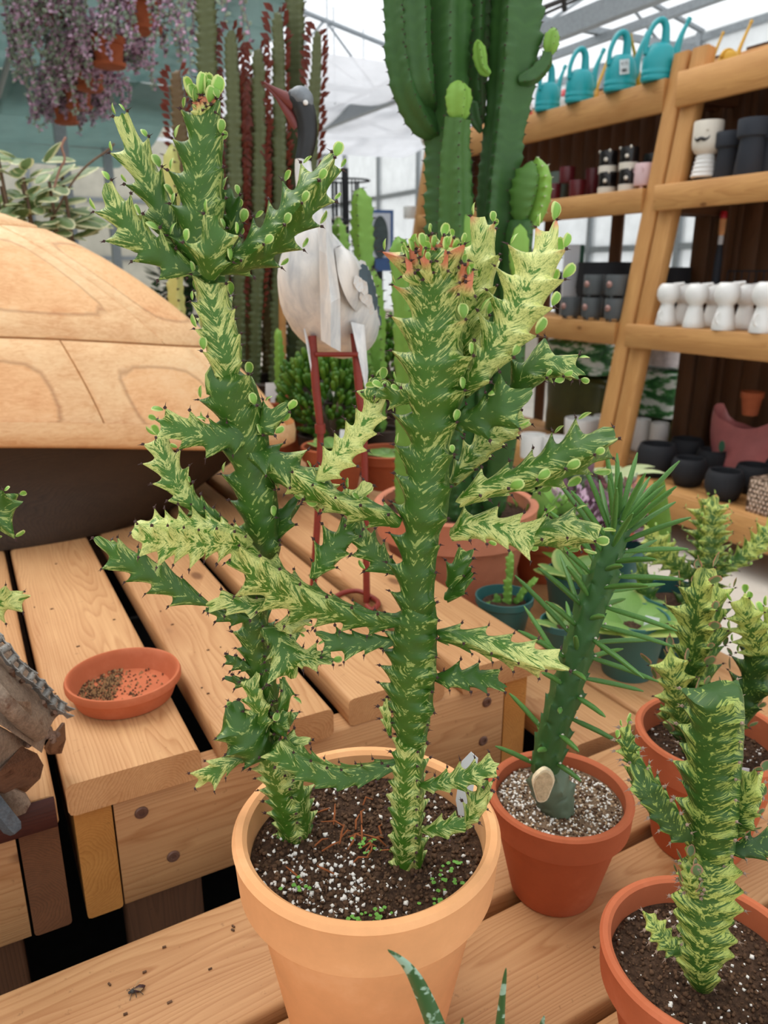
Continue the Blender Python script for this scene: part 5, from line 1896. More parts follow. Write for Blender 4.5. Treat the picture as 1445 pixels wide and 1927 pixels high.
tri_stem([(560, 805, 14), (572, 650, 14), (582, 450, 14), (590, 250, 13), (596, 130, 12), (598, 62, 8)], 6, frm=.45)
tri_stem([(395, 560, 14, .1), (366, 420, 17, .1), (345, 280, 17, .1), (336, 190, 16, .1), (332, 135, 10, .1)], 7, frm=.2, mat='trigona_red')
tri_stem([(465, 805, 13, .12), (470, 650, 13, .12), (466, 400, 13, .12), (462, 190, 13, .12), (460, 140, 8, .12)], 8, frm=.3, mat='trigona_red')
tri_stem([(500, 805, 13, .14), (505, 650, 13, .14), (508, 450, 13, .14), (507, 300, 13, .14), (506, 215, 8, .14)], 9, frm=.3, mat='trigona_red')
tri_stem([(575, 805, 15, .14), (568, 650, 15, .14), (548, 450, 14, .14), (540, 340, 13, .14), (541, 250, 8, .14)], 10, frm=.3, mat='trigona_red')
tri_stem([(530, 805, 13, .1), (500, 560, 13, .1), (478, 330, 13, .1), (474, 190, 12, .1), (472, 150, 8, .1)], 11, frm=.3, mat='trigona_red')
tri_stem([(430, 805, 12, .14), (410, 600, 13, .14), (420, 350, 13, .14), (425, 220, 8, .14)], 12, frm=.3)
# bamboo stake
_a, _b = at(532, 850, Y=YT - .1), at(531, 505, Y=YT - .1)
tag(obj('bamboo_stake', MB().tube([_a, _a.lerp(_b, .5), _b], pxm(6.5, _a), 8), plain('bamboo', srgb(176, 128, 76), .6, .3, .15, 30)), 'tan bamboo stake standing among the red-leaved columns', 'stake')
# loose plant pots and labels under the columns
def empty_pot(u, v, D, H, label, mat='clay', plantfn=None, z=ZU, dy=.0):
    p = at(u, v, z=z) + Vector((0, D * .3 + dy, 0))
    t_ = thing('plant_pot', label, 'plant pot', p)
    pot(t_, p, D, H, M[mat], seg=36)
    soil(t_, p, D, H, .82, M['soil'], 3, res=18)
    return t_, p
t_, p_ = empty_pot(530, 886, .135, .185, 'red clay pot with a white label just right of the wooden turtle shell')
small_label(p_ + UP * .15 + Vector((-.02, -.02, 0)), .04, .08, 0, 'white plastic label in the clay pot beside the turtle shell')
mb, tt = stem([(p_ + UP * .13, .012), (p_ + UP * .24, .016), (p_ + UP * .36, .012)], 4, .02, .2, .7, .3, (.5, .8), rng=random.Random(4), sub=4)
stem_obj('column', mb, M['column_lt'], t_)
t_, p_ = empty_pot(632, 922, .155, .12, 'red clay pot standing behind the left leg of the crane', dy=-.09)
small_label(p_ + UP * .08 + Vector((.03, -.03, 0)), .045, .08, .1, 'white plastic label in the clay pot behind the crane legs')
LB = leaf_mesh('leaf', M['broad'], .4, .9, .2, 5, .1, 5)
for k in range(9):
    a = k * 2.4
    inst('leaf', LB, t_, frame(p_ + UP * .1, Vector((cos(a), sin(a), 1.2)), UP) @ Matrix.Diagonal((.07, .07, -.07, 1)))
t_, p_ = empty_pot(730, 925, .17, .09, 'low clay pan behind the right leg of the crane', dy=.0)
for k in range(7):
    a = k * 2.4
    inst('leaf', LB, t_, frame(p_ + UP * .075, Vector((cos(a), sin(a), .7)), UP) @ Matrix.Diagonal((.06, .06, -.06, 1)))

# ---- finger-leaved jade bushes
def jade(u, v, Y, rad_px, hpx, label, seed, base_v, trunk=True):
    rng = random.Random(seed)
    c = at(u, v, Y=Y)
    R = pxm(rad_px, c)
    Hh = pxm(hpx, c)
    b = Vector((c.x, c.y, ZU))
    t_ = thing('jade_plant', label, 'potted plant', b)
    pot(t_, b, .17, .11, M['dark_pot'], seg=32)
    soil(t_, b, .17, .11, .85, M['soil'], 3, res=16)
    for k in range(6):
        a = k * 1.05 + rng.uniform(-.3, .3)
        e = c + Vector((cos(a) * R * .6, sin(a) * R * .6, -Hh * .25))
        s0 = b + UP * .09 + Vector((cos(a), sin(a), 0)) * .01
        m1 = s0.lerp(e, .5) + Vector((0, 0, .02))
        obj('branch', MB().tube(catmull([tuple(s0), tuple(m1), tuple(e)], 4), [.016 - .0012 * i for i in range(9)], 8), M['root_bark'], t_, 60)
    mb = MB()
    for k in range(620):
        d = Vector((rng.gauss(0, 1), rng.gauss(0, 1), rng.gauss(.25, .8)))
        d.normalize()
        r = rng.uniform(.55, 1) ** .6
        q = c + Vector((d.x * R * r, d.y * R * r, d.z * Hh * r))
        dr = (d + UP * 1.1 + Vector((rng.uniform(-.3, .3), rng.uniform(-.3, .3), 0))).normalized()
        L = rng.uniform(.022, .036)
        w = .0062
        x = dr.orthogonal().normalized()
        y = dr.cross(x)
        vs = []
        for (s_, t2) in ((.6, 0), (1.0, .45), (.95, .9), (.5, 1.0)):
            for j in range(5):
                g = 2 * pi * j / 5
                vs.append(q + dr * L * t2 + (x * cos(g) + y * sin(g)) * w * s_)
        fs = [(i * 5 + j, i * 5 + (j + 1) % 5, (i + 1) * 5 + (j + 1) % 5, (i + 1) * 5 + j) for i in range(3) for j in range(5)] + [(15, 16, 17, 18, 19)]
        mb.add(vs, fs, 0 if rng.random() < .7 else 1)
    obj('foliage', mb, [M['jade'], M['flat_green']], t_, 60, kind='stuff')
    return t_
M['root_bark'] = plain('grey_brown_bark', srgb(112, 92, 76), .85, .2, .3, 60, bump=.4)
jade(620, 745, 1.95, 86, 84, 'bushy finger-leaved jade plant seen between the crane legs', 1, 880)
jade(738, 670, 2.46, 62, 64, 'bushy finger-leaved jade plant on stout trunk right of the crane legs', 2, 860)

# ---- smaller cacti behind the crane
def small_cactus(pts, Y, label, seed, mat='column_lt', ribs=4, young=(.2, .7), D=.12, z=ZU, sm='spine', notch=.16, name='potted_cactus'):
    b = at(pts[0][0], pts[0][1], Y=Y)
    b = Vector((b.x, b.y, z))
    t_ = thing(name, label, 'potted cactus', b)
    pot(t_, b, D, D * .85, M['dark_pot'], seg=32)
    soil(t_, b, D, D * .85, .85, M['soil'], 3, res=16)
    p0 = b + UP * D * .7
    rng = random.Random(seed)
    path = [(p0, pxm(pts[0][2], b))] + [(at(q[0], q[1], Y=Y), pxm(q[2], at(q[0], q[1], Y=Y))) for q in pts]
    mb, tt = stem(path, ribs, .026, notch, .65, .2, young, roll=.3, rng=rng, sub=4, edge_pow=1.1)
    o = stem_obj('column', mb, M[mat], t_)
    spines(tt, o, M[sm], size=.011, base=.003, rng=rng)
    return t_
small_cactus([(682, 780, 20), (684, 620, 22), (682, 470, 22), (680, 400, 24), (678, 358, 15)], 2.3, 'green column cactus with a light tip right of the crane body', 1)
small_cactus([(640, 600, 18), (640, 480, 22), (638, 440, 20), (636, 412, 10)], 2.52, 'short spiny green cactus peeping over the shoulder of the crane', 2, sm='areole', notch=.3, ribs=5)
small_cactus([(712, 720, 16), (710, 600, 17), (706, 540, 15), (704, 512, 8)], 2.05, 'short plain green column between the crane wing and the slim column', 3)
small_cactus([(325, 480, 16), (318, 420, 18), (322, 360, 22), (322, 310, 20), (324, 276, 10)], 1.95, 'pale cream crested cactus behind the crown of the marbled cactus', 4, mat='pale_cactus') if 'pale_cactus' in M else None

# ================================================================== ladder shelves of pots on the right
SHZ = (.27, 1.01, 1.655, 2.148)
A_BACK = 3.52

def fa(z): return 2.87 + .162 * (z - .27)

def shelf_unit(label, n0, n1, over, slats):
    """n0 = near end, n1 = far end along the aisle; over: the front boards run across the legs."""
    r = thing('shelf_unit', label, 'shelf', bp(3.2, (n0 + n1) / 2, 0))
    w = M['wood_shelf']
    for n in (n0 + .045, n1 - .045):
        a = bp(fa(0), n, 0)
        b = bp(fa(2.25), n, 2.25)
        d = (b - a).normalized()
        plank('front_leg', (a + b) / 2 + E1 * .045, d, E2, (b - a).length, .06, .09, w, r, .004, 1)
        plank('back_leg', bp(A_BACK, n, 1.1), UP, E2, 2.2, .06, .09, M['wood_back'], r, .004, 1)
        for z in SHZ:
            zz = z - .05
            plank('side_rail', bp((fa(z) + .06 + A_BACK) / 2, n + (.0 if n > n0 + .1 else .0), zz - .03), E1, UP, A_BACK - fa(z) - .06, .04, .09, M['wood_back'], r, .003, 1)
    for i, z in enumerate(SHZ):
        hb = (.135, .112, .115, .15)[i]
        L = n1 - n0 - (.0 if over else .18)
        a0 = fa(z) - (.03 if over else -.005)
        plank('front_board', bp(a0 + .0, (n0 + n1) / 2, z - hb / 2 + .001), E2, E1, L, hb, .032, w, r, .004, 1)
        k = max(2, int((A_BACK - a0) / .135))
        wd = (A_BACK - a0 - .016) / k
        for j in range(k):
            plank('deck_board', bp(a0 + .016 + wd * (j + .5), (n0 + n1) / 2, z - .0125), E2, UP, n1 - n0 - .02, wd - .006, .025, w, r, .003, 1)
        if i in (3,):
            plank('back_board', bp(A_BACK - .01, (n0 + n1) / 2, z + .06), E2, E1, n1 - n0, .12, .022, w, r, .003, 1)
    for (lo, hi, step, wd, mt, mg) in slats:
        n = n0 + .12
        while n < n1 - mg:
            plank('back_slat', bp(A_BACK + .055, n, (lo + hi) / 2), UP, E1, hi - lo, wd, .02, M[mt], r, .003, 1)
            n += step
    return r

shelf_unit('timber ladder shelf at the right edge, holding white vases and black bowls', .55, 2.89, True, [(.1, 1.0, .108, .106, 'wood_back', .02), (1.0, 1.64, .108, .106, 'wood_back', .02), (1.64, 2.3, .108, .106, 'wood_back', .02)])
shelf_unit('timber ladder shelf farther down the aisle, with teal watering cans on top', 2.91, 5.25, False, [(1.62, 2.3, .112, .110, 'wood_back', .02), (.1, 1.62, .62, .095, 'wood_back', .1)])

M['teal_can'] = plain('teal_plastic_can', srgb(30, 160, 168), .38, .5, .04, 10)
M['yellow_can'] = plain('yellow_plastic_can', srgb(206, 158, 36), .4, .5, .04, 10)
M['red_plastic'] = plain('red_plastic', srgb(196, 38, 50), .4, .5, .05, 10)
M['matt_black'] = plain('matt_black_clay', srgb(40, 41, 45), .75, .3, .08, 30)
M['charcoal'] = plain('charcoal_glaze', srgb(52, 56, 64), .7, .3, .06, 30)
M['white_glaze'] = plain('white_glaze', srgb(238, 237, 234), .3, .5, .02, 10)
M['cream_glaze'] = plain('cream_glaze', srgb(226, 218, 204), .5, .4, .04, 20)
M['maroon'] = plain('maroon_glaze', srgb(94, 26, 32), .35, .5, .06, 20)
M['black_glaze'] = plain('black_glaze', srgb(26, 22, 22), .25, .5, .1, 20)
M['pink_glaze'] = plain('pale_pink_glaze', srgb(222, 190, 192), .45, .4, .03, 20)
M['grey_glaze'] = plain('grey_glaze', srgb(86, 90, 92), .55, .4, .06, 30)
M['copper'] = plain('pink_metal', srgb(176, 136, 128), .4, .5, .1, 60, .5)

def can(p, s, rot, mat, label, group=None, hs=1.0, sk=1.0):
    t_ = thing('watering_can', label, 'watering can', p, group)
    R, H = .072 * s, .150 * s
    mb = MB().lathe([(R * .96, 0), (R, .006), (R * 1.02, .02), (R * .97, .024), (R * 1.02, .03), (R * 1.02, .044), (R * .98, .048), (R, .056), (R * .98, H * .6), (R * .86, H * .85), (R * .55, H), (0, H * 1.03)], p, 32, sx=1, sy=.8)
    obj('body', mb, mat, t_, 50)
    d = Vector((cos(rot), sin(rot), 0))
    q = catmull([tuple(p + d * x * R + UP * z * H) for x, z in ((-.9, .72), (-.85, .72 + .4 * hs), (-.5, .72 + .78 * hs), (-.05, .72 + .9 * hs), (.24, .72 + .76 * hs), (.3, .72 + .45 * hs), (.3, .92))], 5)
    n = len(q)
    obj('handle', MB().tube([Vector(x) for x in q], [.011 * s + .009 * s * (k / n) ** 2 for k in range(n)], 10, flat=1.3), mat, t_, 60)
    q = catmull([tuple(p + d * x * R + UP * z * H) for x, z in ((.78, .45), (1.0, .55), (1.1, .9), (1.3, 1.25), (1.3 + .3 * sk, 1.25 + .32 * sk))], 5)
    n = len(q)
    obj('spout', MB().tube([Vector(x) for x in q], [.019 * s * (1 - k / n) ** 1.3 + .0085 * s for k in range(n)], 10), mat, t_, 60)
    obj('nozzle', MB().tube([Vector(q[-1]), Vector(q[-1]) + (Vector(q[-1]) - Vector(q[-3])).normalized() * .02 * s], .0115 * s, 10), mat, t_, 60)
    return t_

TZ = SHZ[3] + .002
for i, (u, v, s, rot, lab_) in enumerate(((1030, 190, 1.0, .55, 'teal watering can farthest along the shelf top, beside the tall cactus'), (1090, 180, 1.08, .3, 'teal watering can, second from the tall cactus, on the shelf top'),
                                         (1166, 160, 1.12, .25, 'teal watering can with a white price tag on the shelf top'), (1238, 130, 1.1, .1, 'teal watering can nearest the corner of the shelf top, beside the timber leg'))):
    p = at_e1(u, v, 3.2)
    p.z = TZ
    can(p, s, rot, M['teal_can'], lab_, 'teal watering cans on the shelf top')
    if i == 2:
        tp_ = p + Vector((-.005, -.078, .1))
        tg = thing('price_tag', 'white price tag hanging on a teal watering can', 'price tag', tp_)
        X = Vector((.97, .1, .12)).normalized()
        Z = Vector((-.12, -.12, .98)).normalized()
        Yn = X.cross(Z)
        mb = MB()
        w, h = .05, .066
        mb.box(tp_, w, .002, h, (X, -Yn, Z))
        obj('card', mb, M['white_plastic'], tg, 0)
        fc = bpy.data.curves.new('price', 'FONT')
        fc.body = '4.15'
        fc.size = .021
        fc.align_x = 'CENTER'
        fc.extrude = .0002
        fo = bpy.data.objects.new('price_text', fc)
        C.objects.link(fo)
        fo.parent = tg
        nrm = X.cross(Z)
        if nrm.y > 0: nrm = -nrm
        mt = Matrix((X, Z, nrm)).transposed().to_4x4()
        mt.translation = nrm * .0014 + Z * .008
        fc.materials.append(M['ink'])
        bpy.context.view_layer.update()
        tm = bpy.data.meshes.new_from_object(fo.evaluated_get(bpy.context.evaluated_depsgraph_get()))
        bpy.data.objects.remove(fo)
        fo = bpy.data.objects.new('price_text', tm)
        C.objects.link(fo)
        fo.parent = tg
        fo.matrix_local = mt
        mb = MB()
        rng = random.Random(2)
        x = -.014
        while x < .014:
            ww = rng.choice((.0008, .0014, .002))
            mb.box(tp_ + X * x + nrm * .0013 - Z * .016, ww, .0006, .016, (X, nrm, Z))
            x += ww + rng.choice((.0008, .0014))
        obj('barcode', mb, M['ink'], tg, 0, kind='stuff')

def yellow(u, v, a, rot, lab_, s=1.0):
    p = at_e1(u, v, a)
    p.z = TZ
    return can(p, s, rot, M['yellow_can'], lab_, None, .35, 3.0)
yellow(1106, 176, 3.40, .5, 'yellow watering can behind the teal cans, its spout between two of them', .8)
yellow(1218, 140, 3.40, pi + .4, 'yellow watering can behind the teal can nearest the timber leg', .8)
yellow(1325, 120, 3.40, .5, 'yellow watering can on the nearer shelf top, left of two spouts', .66)
yellow(1372, 100, 3.40, .4, 'yellow watering can on the nearer shelf top, at the right edge', .7)
for (u, v, a, lab_) in ((1062, 185, 3.44, 'red and white plastic canister between the two farther teal watering cans'), (986, 205, 3.3, 'red plastic canister beside the tall cactus at the end of the shelf top')):
    p = at_e1(u, v, a)
    p.z = TZ
    t_ = thing('canister', lab_, 'canister', p)
    obj('body', MB().lathe([(.05, 0), (.052, .004), (.052, .1), (.04, .125), (.02, .135), (0, .135)], p, 24), M['white_plastic'], t_, 40)
    obj('band', MB().lathe([(.0525, .03), (.0535, .031), (.0535, .06), (.0525, .061)], p, 24), M['red_plastic'], t_, 40)
    obj('cap', MB().lathe([(.043, .118), (.045, .12), (.03, .155), (.012, .165), (0, .165)], p, 24), M['red_plastic'], t_, 40)

def put(u, v, z, back=0.0):
    """Base centre of a thing on shelf height z whose foot shows at pixel (u, v), pushed back along E1."""
    return at(u, v, z=z + .001) + E1 * back

def put_a(u, z, a):
    lo = at_e1(u, 500, a)
    for _ in range(8):
        # find the pixel row on which that shelf height lies
        r = lo - CAM
        q = Vector((lo.x, lo.y, z))
        fwd = depth(q)
        v = 963.5 - FPX * (q.y * SP + (q.z - CAMZ) * CP) / fwd
        lo = at_e1(u, v, a)
    return Vector((lo.x, lo.y, z + .0025))

def cyl_pot(name, p, R, H, mat, label, cat='pot', group=None, taper=.92, wall=.1, seg=32):
    t_ = thing(name, label, cat, p, group)
    pr = [(R * taper, 0), (R * (taper + .02), .003), (R, H * .97), (R * .98, H), (R * (1 - wall), H), (R * (1 - wall - .02), H * .9), (R * (taper - wall), H * .08), (0, H * .08)]
    obj('body', MB().lathe(pr, p, seg), mat, t_, 40)
    return t_

Z2 = SHZ[2]
# maroon pots
g = 'maroon pots on the second shelf'
for (u, dz, w, h, b, lab_) in ((1040, 0, .088, .095, 3.2, 'maroon pot in the lower row, farthest along the shelf'), (1085, 0, .092, .095, 3.2, 'maroon pot in the lower row, nearer the black bear mugs'),
                         (1066, .096, .092, .085, 3.24, 'maroon pot set on top of the two lower maroon pots'), (1112, 0, .088, .17, 3.36, 'tall maroon pot behind the bear mugs, ribbed and darker')):
    p = put_a(u, Z2 + dz, b)
    cyl_pot('pot', p, w / 2, h, M['maroon'], lab_, 'pot', g)
p = put_a(1048, Z2, 3.4)
cyl_pot('pot', p, .055, .19, plain('grey_green_glaze', srgb(120, 140, 132), .5, .4, .05), 'grey green cylinder pot behind the maroon pots')
# black bear mugs stacked two by two
def bear_mug(p, s, label):
    t_ = thing('mug', label, 'mug', p, 'stacked black and cream bear mugs')
    R, H = .043 * s, .095 * s
    obj('base', MB().lathe([(R * .96, 0), (R, .002), (R * 1.01, H * .3), (R * .99, H * .31), (0, H * .31)], p, 28), M['cream_glaze'], t_, 40)
    obj('body', MB().lathe([(R * .97, H * .305), (R * .99, H * .32), (R, H * .9), (R * .96, H), (R * .86, H), (R * .84, H * .4), (0, H * .4)], p, 28), M['black_glaze'], t_, 40)
    f = -E1
    sd = E2
    for k in (-1, 1):
        c = p + f * R * .62 + sd * k * R * .75 + UP * H * .98
        obj('ear', MB().lathe([(0, -.004), (.006 * s, -.002), (.007 * s, .0), (.005 * s, .003), (0, .004)], c, 12, f), M['cream_glaze'], t_, 60)
    c = p + (f * .86 - sd * .5).normalized() * R * 1.0 + UP * H * .58
    obj('snout', MB().lathe([(.0095 * s, -.004), (.009 * s, .0), (.006 * s, .004), (0, .005)], c, 14, (f * .86 - sd * .5)), M['cream_glaze'], t_, 60)
    return t_
for (u, dz, lab_) in ((1141, 0, 'black bear mug, lower of the farther stack'), (1143, .093, 'black bear mug, upper of the farther stack'), (1180, 0, 'black bear mug, lower of the stack beside the pink pot'), (1182, .093, 'black bear mug, upper of the stack beside the pink pot')):
    bear_mug(put_a(u, Z2 + dz * 1.12, 3.165), 1.12, lab_)
p = put_a(1211, Z2, 3.17)
t_ = thing('pot', 'pale pink pot with raised face marks on short feet, second shelf', 'pot', p)
obj('body', MB().lathe([(.045, .016), (.05, .018), (.053, .03), (.053, .118), (.051, .122), (.046, .122), (.045, .04), (0, .04)], p, 32), M['pink_glaze'], t_, 40)
for k in range(3):
    a = k * 2.1 + 4.0
    obj('foot', MB().lathe([(.007, 0), (.009, .017), (0, .017)], p + Vector((cos(a), sin(a), 0)) * .034, 10), M['pink_glaze'], t_, 40)
for k in (-1, 1):
    c = p + (-E1 * .93 + E2 * k * .4).normalized() * .053 + UP * .09
    obj('eye_ring', MB().tube([c + (E2 * cos(q) + UP * sin(q)) * .011 for q in [2 * pi * i / 16 for i in range(17)]], .0022, 6), M['pink_glaze'], t_, 60)
p = put_a(1225, Z2, 3.4)
cyl_pot('pot', p, .06, .2, M['black_glaze'], 'shiny black pot standing behind the pale pink pot')
for (u, lab_) in ((772, 'white pot at the far end of the farther shelf, by the leg'), (800, 'second white pot at the far end of the farther shelf')):
    cyl_pot('pot', put_a(u, Z2, 3.2), .055, .085, M['white_glaze'], lab_, group='white pots at the far shelf end')
p = put_a(812, SHZ[3], 3.3)
t_ = thing('bird_ornament', 'white rounded ornament on the far end of the shelf top', 'ornament', p)
obj('body', MB().lathe([(.04, 0), (.07, .02), (.085, .06), (.06, .1), (.025, .13), (0, .14)], p, 24), M['cream_glaze'], t_, 60)

# grey snouted pots, two rows
Z1 = SHZ[1]
def snout_pot(p, s, label):
    t_ = thing('pot', label, 'pot', p, 'grey snouted pots')
    R, H = .05 * s, .105 * s
    obj('body', MB().lathe([(R * .95, .014), (R, .018), (R, H * .97), (R * .97, H), (R * .88, H), (R * .87, .03), (0, .03)], p, 28), M['grey_glaze'], t_, 40)
    for k in range(4):
        a = pi / 4 + k * pi / 2
        obj('foot', MB().lathe([(.006, 0), (.008, .016), (0, .016)], p + Vector((cos(a), sin(a), 0)) * R * .75, 8), M['grey_glaze'], t_, 40)
    f = (-E1 * .93 - Vector((.2, .2, 0))).normalized()
    c = p + f * R + UP * H * .58
    obj('snout', MB().lathe([(.017, -.004), (.016, .004), (.011, .009), (0, .01)], c, 14, f), M['copper'], t_, 60)
for (u, dz, lab_) in ((1072, 0, 'grey snouted pot, farthest in the lower row'), (1112, 0, 'grey snouted pot, middle of the lower row'), (1155, 0, 'grey snouted pot in the lower row beside the timber leg'),
                      (1116, .107, 'grey snouted pot set on the lower row, farther one'), (1158, .107, 'grey snouted pot set on the lower row beside the leg')):
    snout_pot(put_a(u, Z1 + dz * 1.1, 3.03), 1.1, lab_)
for (u, a, w, h, lab_) in ((1135, 3.33, .34, .30, 'large matt black planter behind the grey snouted pots'), (1075, 3.33, .25, .25, 'matt black planter at the back, beside the white sign board'), (1255, 3.36, .2, .27, 'round black planter seen between the two shelves')):
    p = put_a(u, Z1, a)
    t_ = thing('planter', lab_, 'planter', p)
    R = w / 2
    obj('body', MB().lathe([(R * .7, 0), (R * .8, .01), (R, h * .55), (R * .95, h * .93), (R * .97, h), (R * .88, h), (R * .86, h * .6), (R * .5, .05), (0, .05)], p, 36), M['matt_black'], t_, 50)
# sign board with green strip
p = put_a(1068, Z1, 3.22)
t_ = thing('sign_board', 'white and green information board standing at the back of the third shelf', 'sign', p)
mb = MB()
mb.box(p + UP * .2, .105, .012, .4, (Vector((.93, .36, 0)), Vector((-.36, .93, 0)), UP))
obj('board', mb, M['white_plastic'], t_, 0)
mb = MB()
mb.box(p + UP * .2 + Vector((.062, .024, 0)), .03, .014, .4, (Vector((.93, .36, 0)), Vector((-.36, .93, 0)), UP))
obj('green_strip', mb, plain('sign_green', srgb(20, 74, 50), .5, .4, .05), t_, 0)

# moustache vase and black mushroom vases
p = put_a(1322, Z2, 3.16)
t_ = thing('vase', 'cream vase with a black moustache on a ringed neck', 'vase', p)
pr = [(.047, 0), (.05, .004), (.05, .018)]
obj('foot', MB().lathe(pr + [(0, .018)], p, 32), M['black_glaze'], t_, 40)
pr = [(.05, .018)]
for k in range(5):
    z = .018 + .019 * k
    r = .056 - .0035 * k
    pr += [(r, z + .003), (r + .0025, z + .009), (r, z + .015), (r - .004, z + .018)]
pr += [(.04, .118), (0, .118)]
obj('neck', MB().lathe(pr, p, 36), M['white_glaze'], t_, 60)
obj('head', MB().lathe([(.036, .116), (.05, .124), (.063, .145), (.066, .165), (.066, .252), (.064, .257), (.058, .257), (.056, .18), (0, .17)], p, 40), M['cream_glaze'], t_, 40)
f = Vector((-.72, -.69, 0)).normalized()
sd = Vector((.69, -.72, 0)).normalized()
c = p + f * .067 + UP * .182
for k in (-1, 1):
    q = [c + f * .001, c + (f * .99 + sd * k * .16) * .0 + sd * k * .016 - UP * .008 - f * .002, c + sd * k * .03 - UP * .002 - f * .009, c + sd * k * .036 + UP * .009 - f * .012]
    obj('moustache', MB().tube(catmull([tuple(x) for x in q], 4), [.006, .0072, .0078, .0075, .007, .0062, .0054, .0046, .0038, .003, .0024, .0018, .001], 8), M['black_glaze'], t_, 60)
obj('nose', MB().lathe([(.007, -.003), (.006, .003), (0, .006)], p + (f * .93 + sd * .35).normalized() * .066 + UP * .215, 12, f), M['cream_glaze'], t_, 60)
def mushroom(u, a, s, lab_):
    p = put_a(u, Z2, a)
    t_ = thing('vase', lab_, 'vase', p, 'charcoal collared vases')
    pr = [(.058, 0), (.06, .003), (.048, .13), (.05, .138), (.062, .146), (.063, .15), (.064, .205), (.062, .21), (.054, .21), (.052, .15), (0, .14)]
    obj('body', MB().lathe([(r * s, z * s) for r, z in pr], p, 36), M['charcoal'], t_, 40)
mushroom(1364, 3.19, .96, 'charcoal collared vase beside the moustache vase')
mushroom(1408, 3.14, 1.08, 'charcoal collared vase, taller one in the middle of three')
mushroom(1452, 3.2, 1.0, 'charcoal collared vase cut by the right edge of the picture')

# white round-headed vases
def white_vase(u, a, s, hd, lab_):
    p = put_a(u, Z1, a)
    t_ = thing('vase', lab_, 'vase', p, 'white round-headed vases')
    pr = [(.048, 0), (.05, .003), (.046, .03), (.034, .085), (.03, .1), (.034, .106), (.046, .118), (.053, .14), (.052, .165), (.043, .185), (.034, .193), (.03, .194), (.03, .18), (0, .15)]
    obj('body', MB().lathe([(r * s, z * s) for r, z in pr], p, 32), M['white_glaze'], t_, 50)
    f = Vector((.75, -.2, .0)).normalized()
    c = p + f * .03 * s + UP * .183 * s
    mb = MB()
    mb.tube([c - f * .01, c + f * .035 * s + UP * .012 * s], [.014 * s, .006 * s], 8)
    obj('lip', mb, M['white_glaze'], t_, 50)
    if hd:
        e = p + Vector((-.7, -.5, 0)).normalized() * .044 * s + UP * .05 * s
        dd = Vector((-.8, -.45, 0)).normalized()
        obj('handle', MB().tube([e + dd * (.016 * s * cos(q) + .004) + UP * .022 * s * sin(q) for q in [-1.9 + 3.8 * i / 12 for i in range(13)]], .004 * s, 8), M['white_glaze'], t_, 60)
for (u, a, s, hd, lab_) in ((1252, 3.0, 1.0, 1, 'white round-headed vase nearest the timber leg, front row'), (1304, 3.0, 1.0, 0, 'white round-headed vase, second from the timber leg, front row'),
                            (1360, 2.99, 1.04, 1, 'white round-headed vase, third from the timber leg, front row'), (1432, 2.99, 1.06, 1, 'white round-headed vase cut by the right edge, front row'),
                            (1282, 3.16, .98, 0, 'white round-headed vase in the back row nearest the timber leg'), (1338, 3.15, .98, 0, 'white round-headed vase, middle of the back row'), (1398, 3.14, 1.0, 0, 'white round-headed vase in the back row toward the right edge')):
    white_vase(u, a, s, hd, lab_)
# dark rack and red-capped bottle behind them
p = put_a(1410, Z1, 3.36)
t_ = thing('wire_rack', 'dark wire basket behind the white vases', 'basket', p)
mb = MB()
for i in range(9):
    mb.tube([p + E2 * (-.16 + .04 * i) + UP * .0, p + E2 * (-.16 + .04 * i) + UP * .25], .003, 5)
for z in (.01, .12, .25):
    mb.tube([p - E2 * .16 + UP * z, p + E2 * .16 + UP * z], .004, 5)
    mb.tube([p - E2 * .16 + UP * z + E1 * .1, p + E2 * .16 + UP * z + E1 * .1], .004, 5)
    for k in (-1, 1):
        mb.tube([p + E2 * .16 * k + UP * z, p + E2 * .16 * k + UP * z + E1 * .1], .004, 5)
obj('wires', mb, M['matt_black'], t_, 60)
p = put_a(1337, Z1, 3.42)
t_ = thing('hand_tool', 'wooden-handled brush with a red end standing behind the white vases', 'tool', p)
obj('bristles', MB().lathe([(.02, 0), (.022, .1), (.018, .3), (.012, .38), (0, .38)], p, 16), M['charcoal'], t_, 50)
obj('ferrule', MB().lathe([(.012, .37), (.013, .4), (.011, .43), (0, .43)], p, 16), M['white_plastic'], t_, 50)
obj('grip', MB().lathe([(.012, .42), (.0155, .43), (.017, .49), (.0165, .5), (0, .5)], p, 16), M['clay_pale'], t_, 50)
obj('red_end', MB().lathe([(.0168, .498), (.0172, .5), (.0165, .53), (.012, .535), (0, .535)], p, 16), M['red_plastic'], t_, 50)

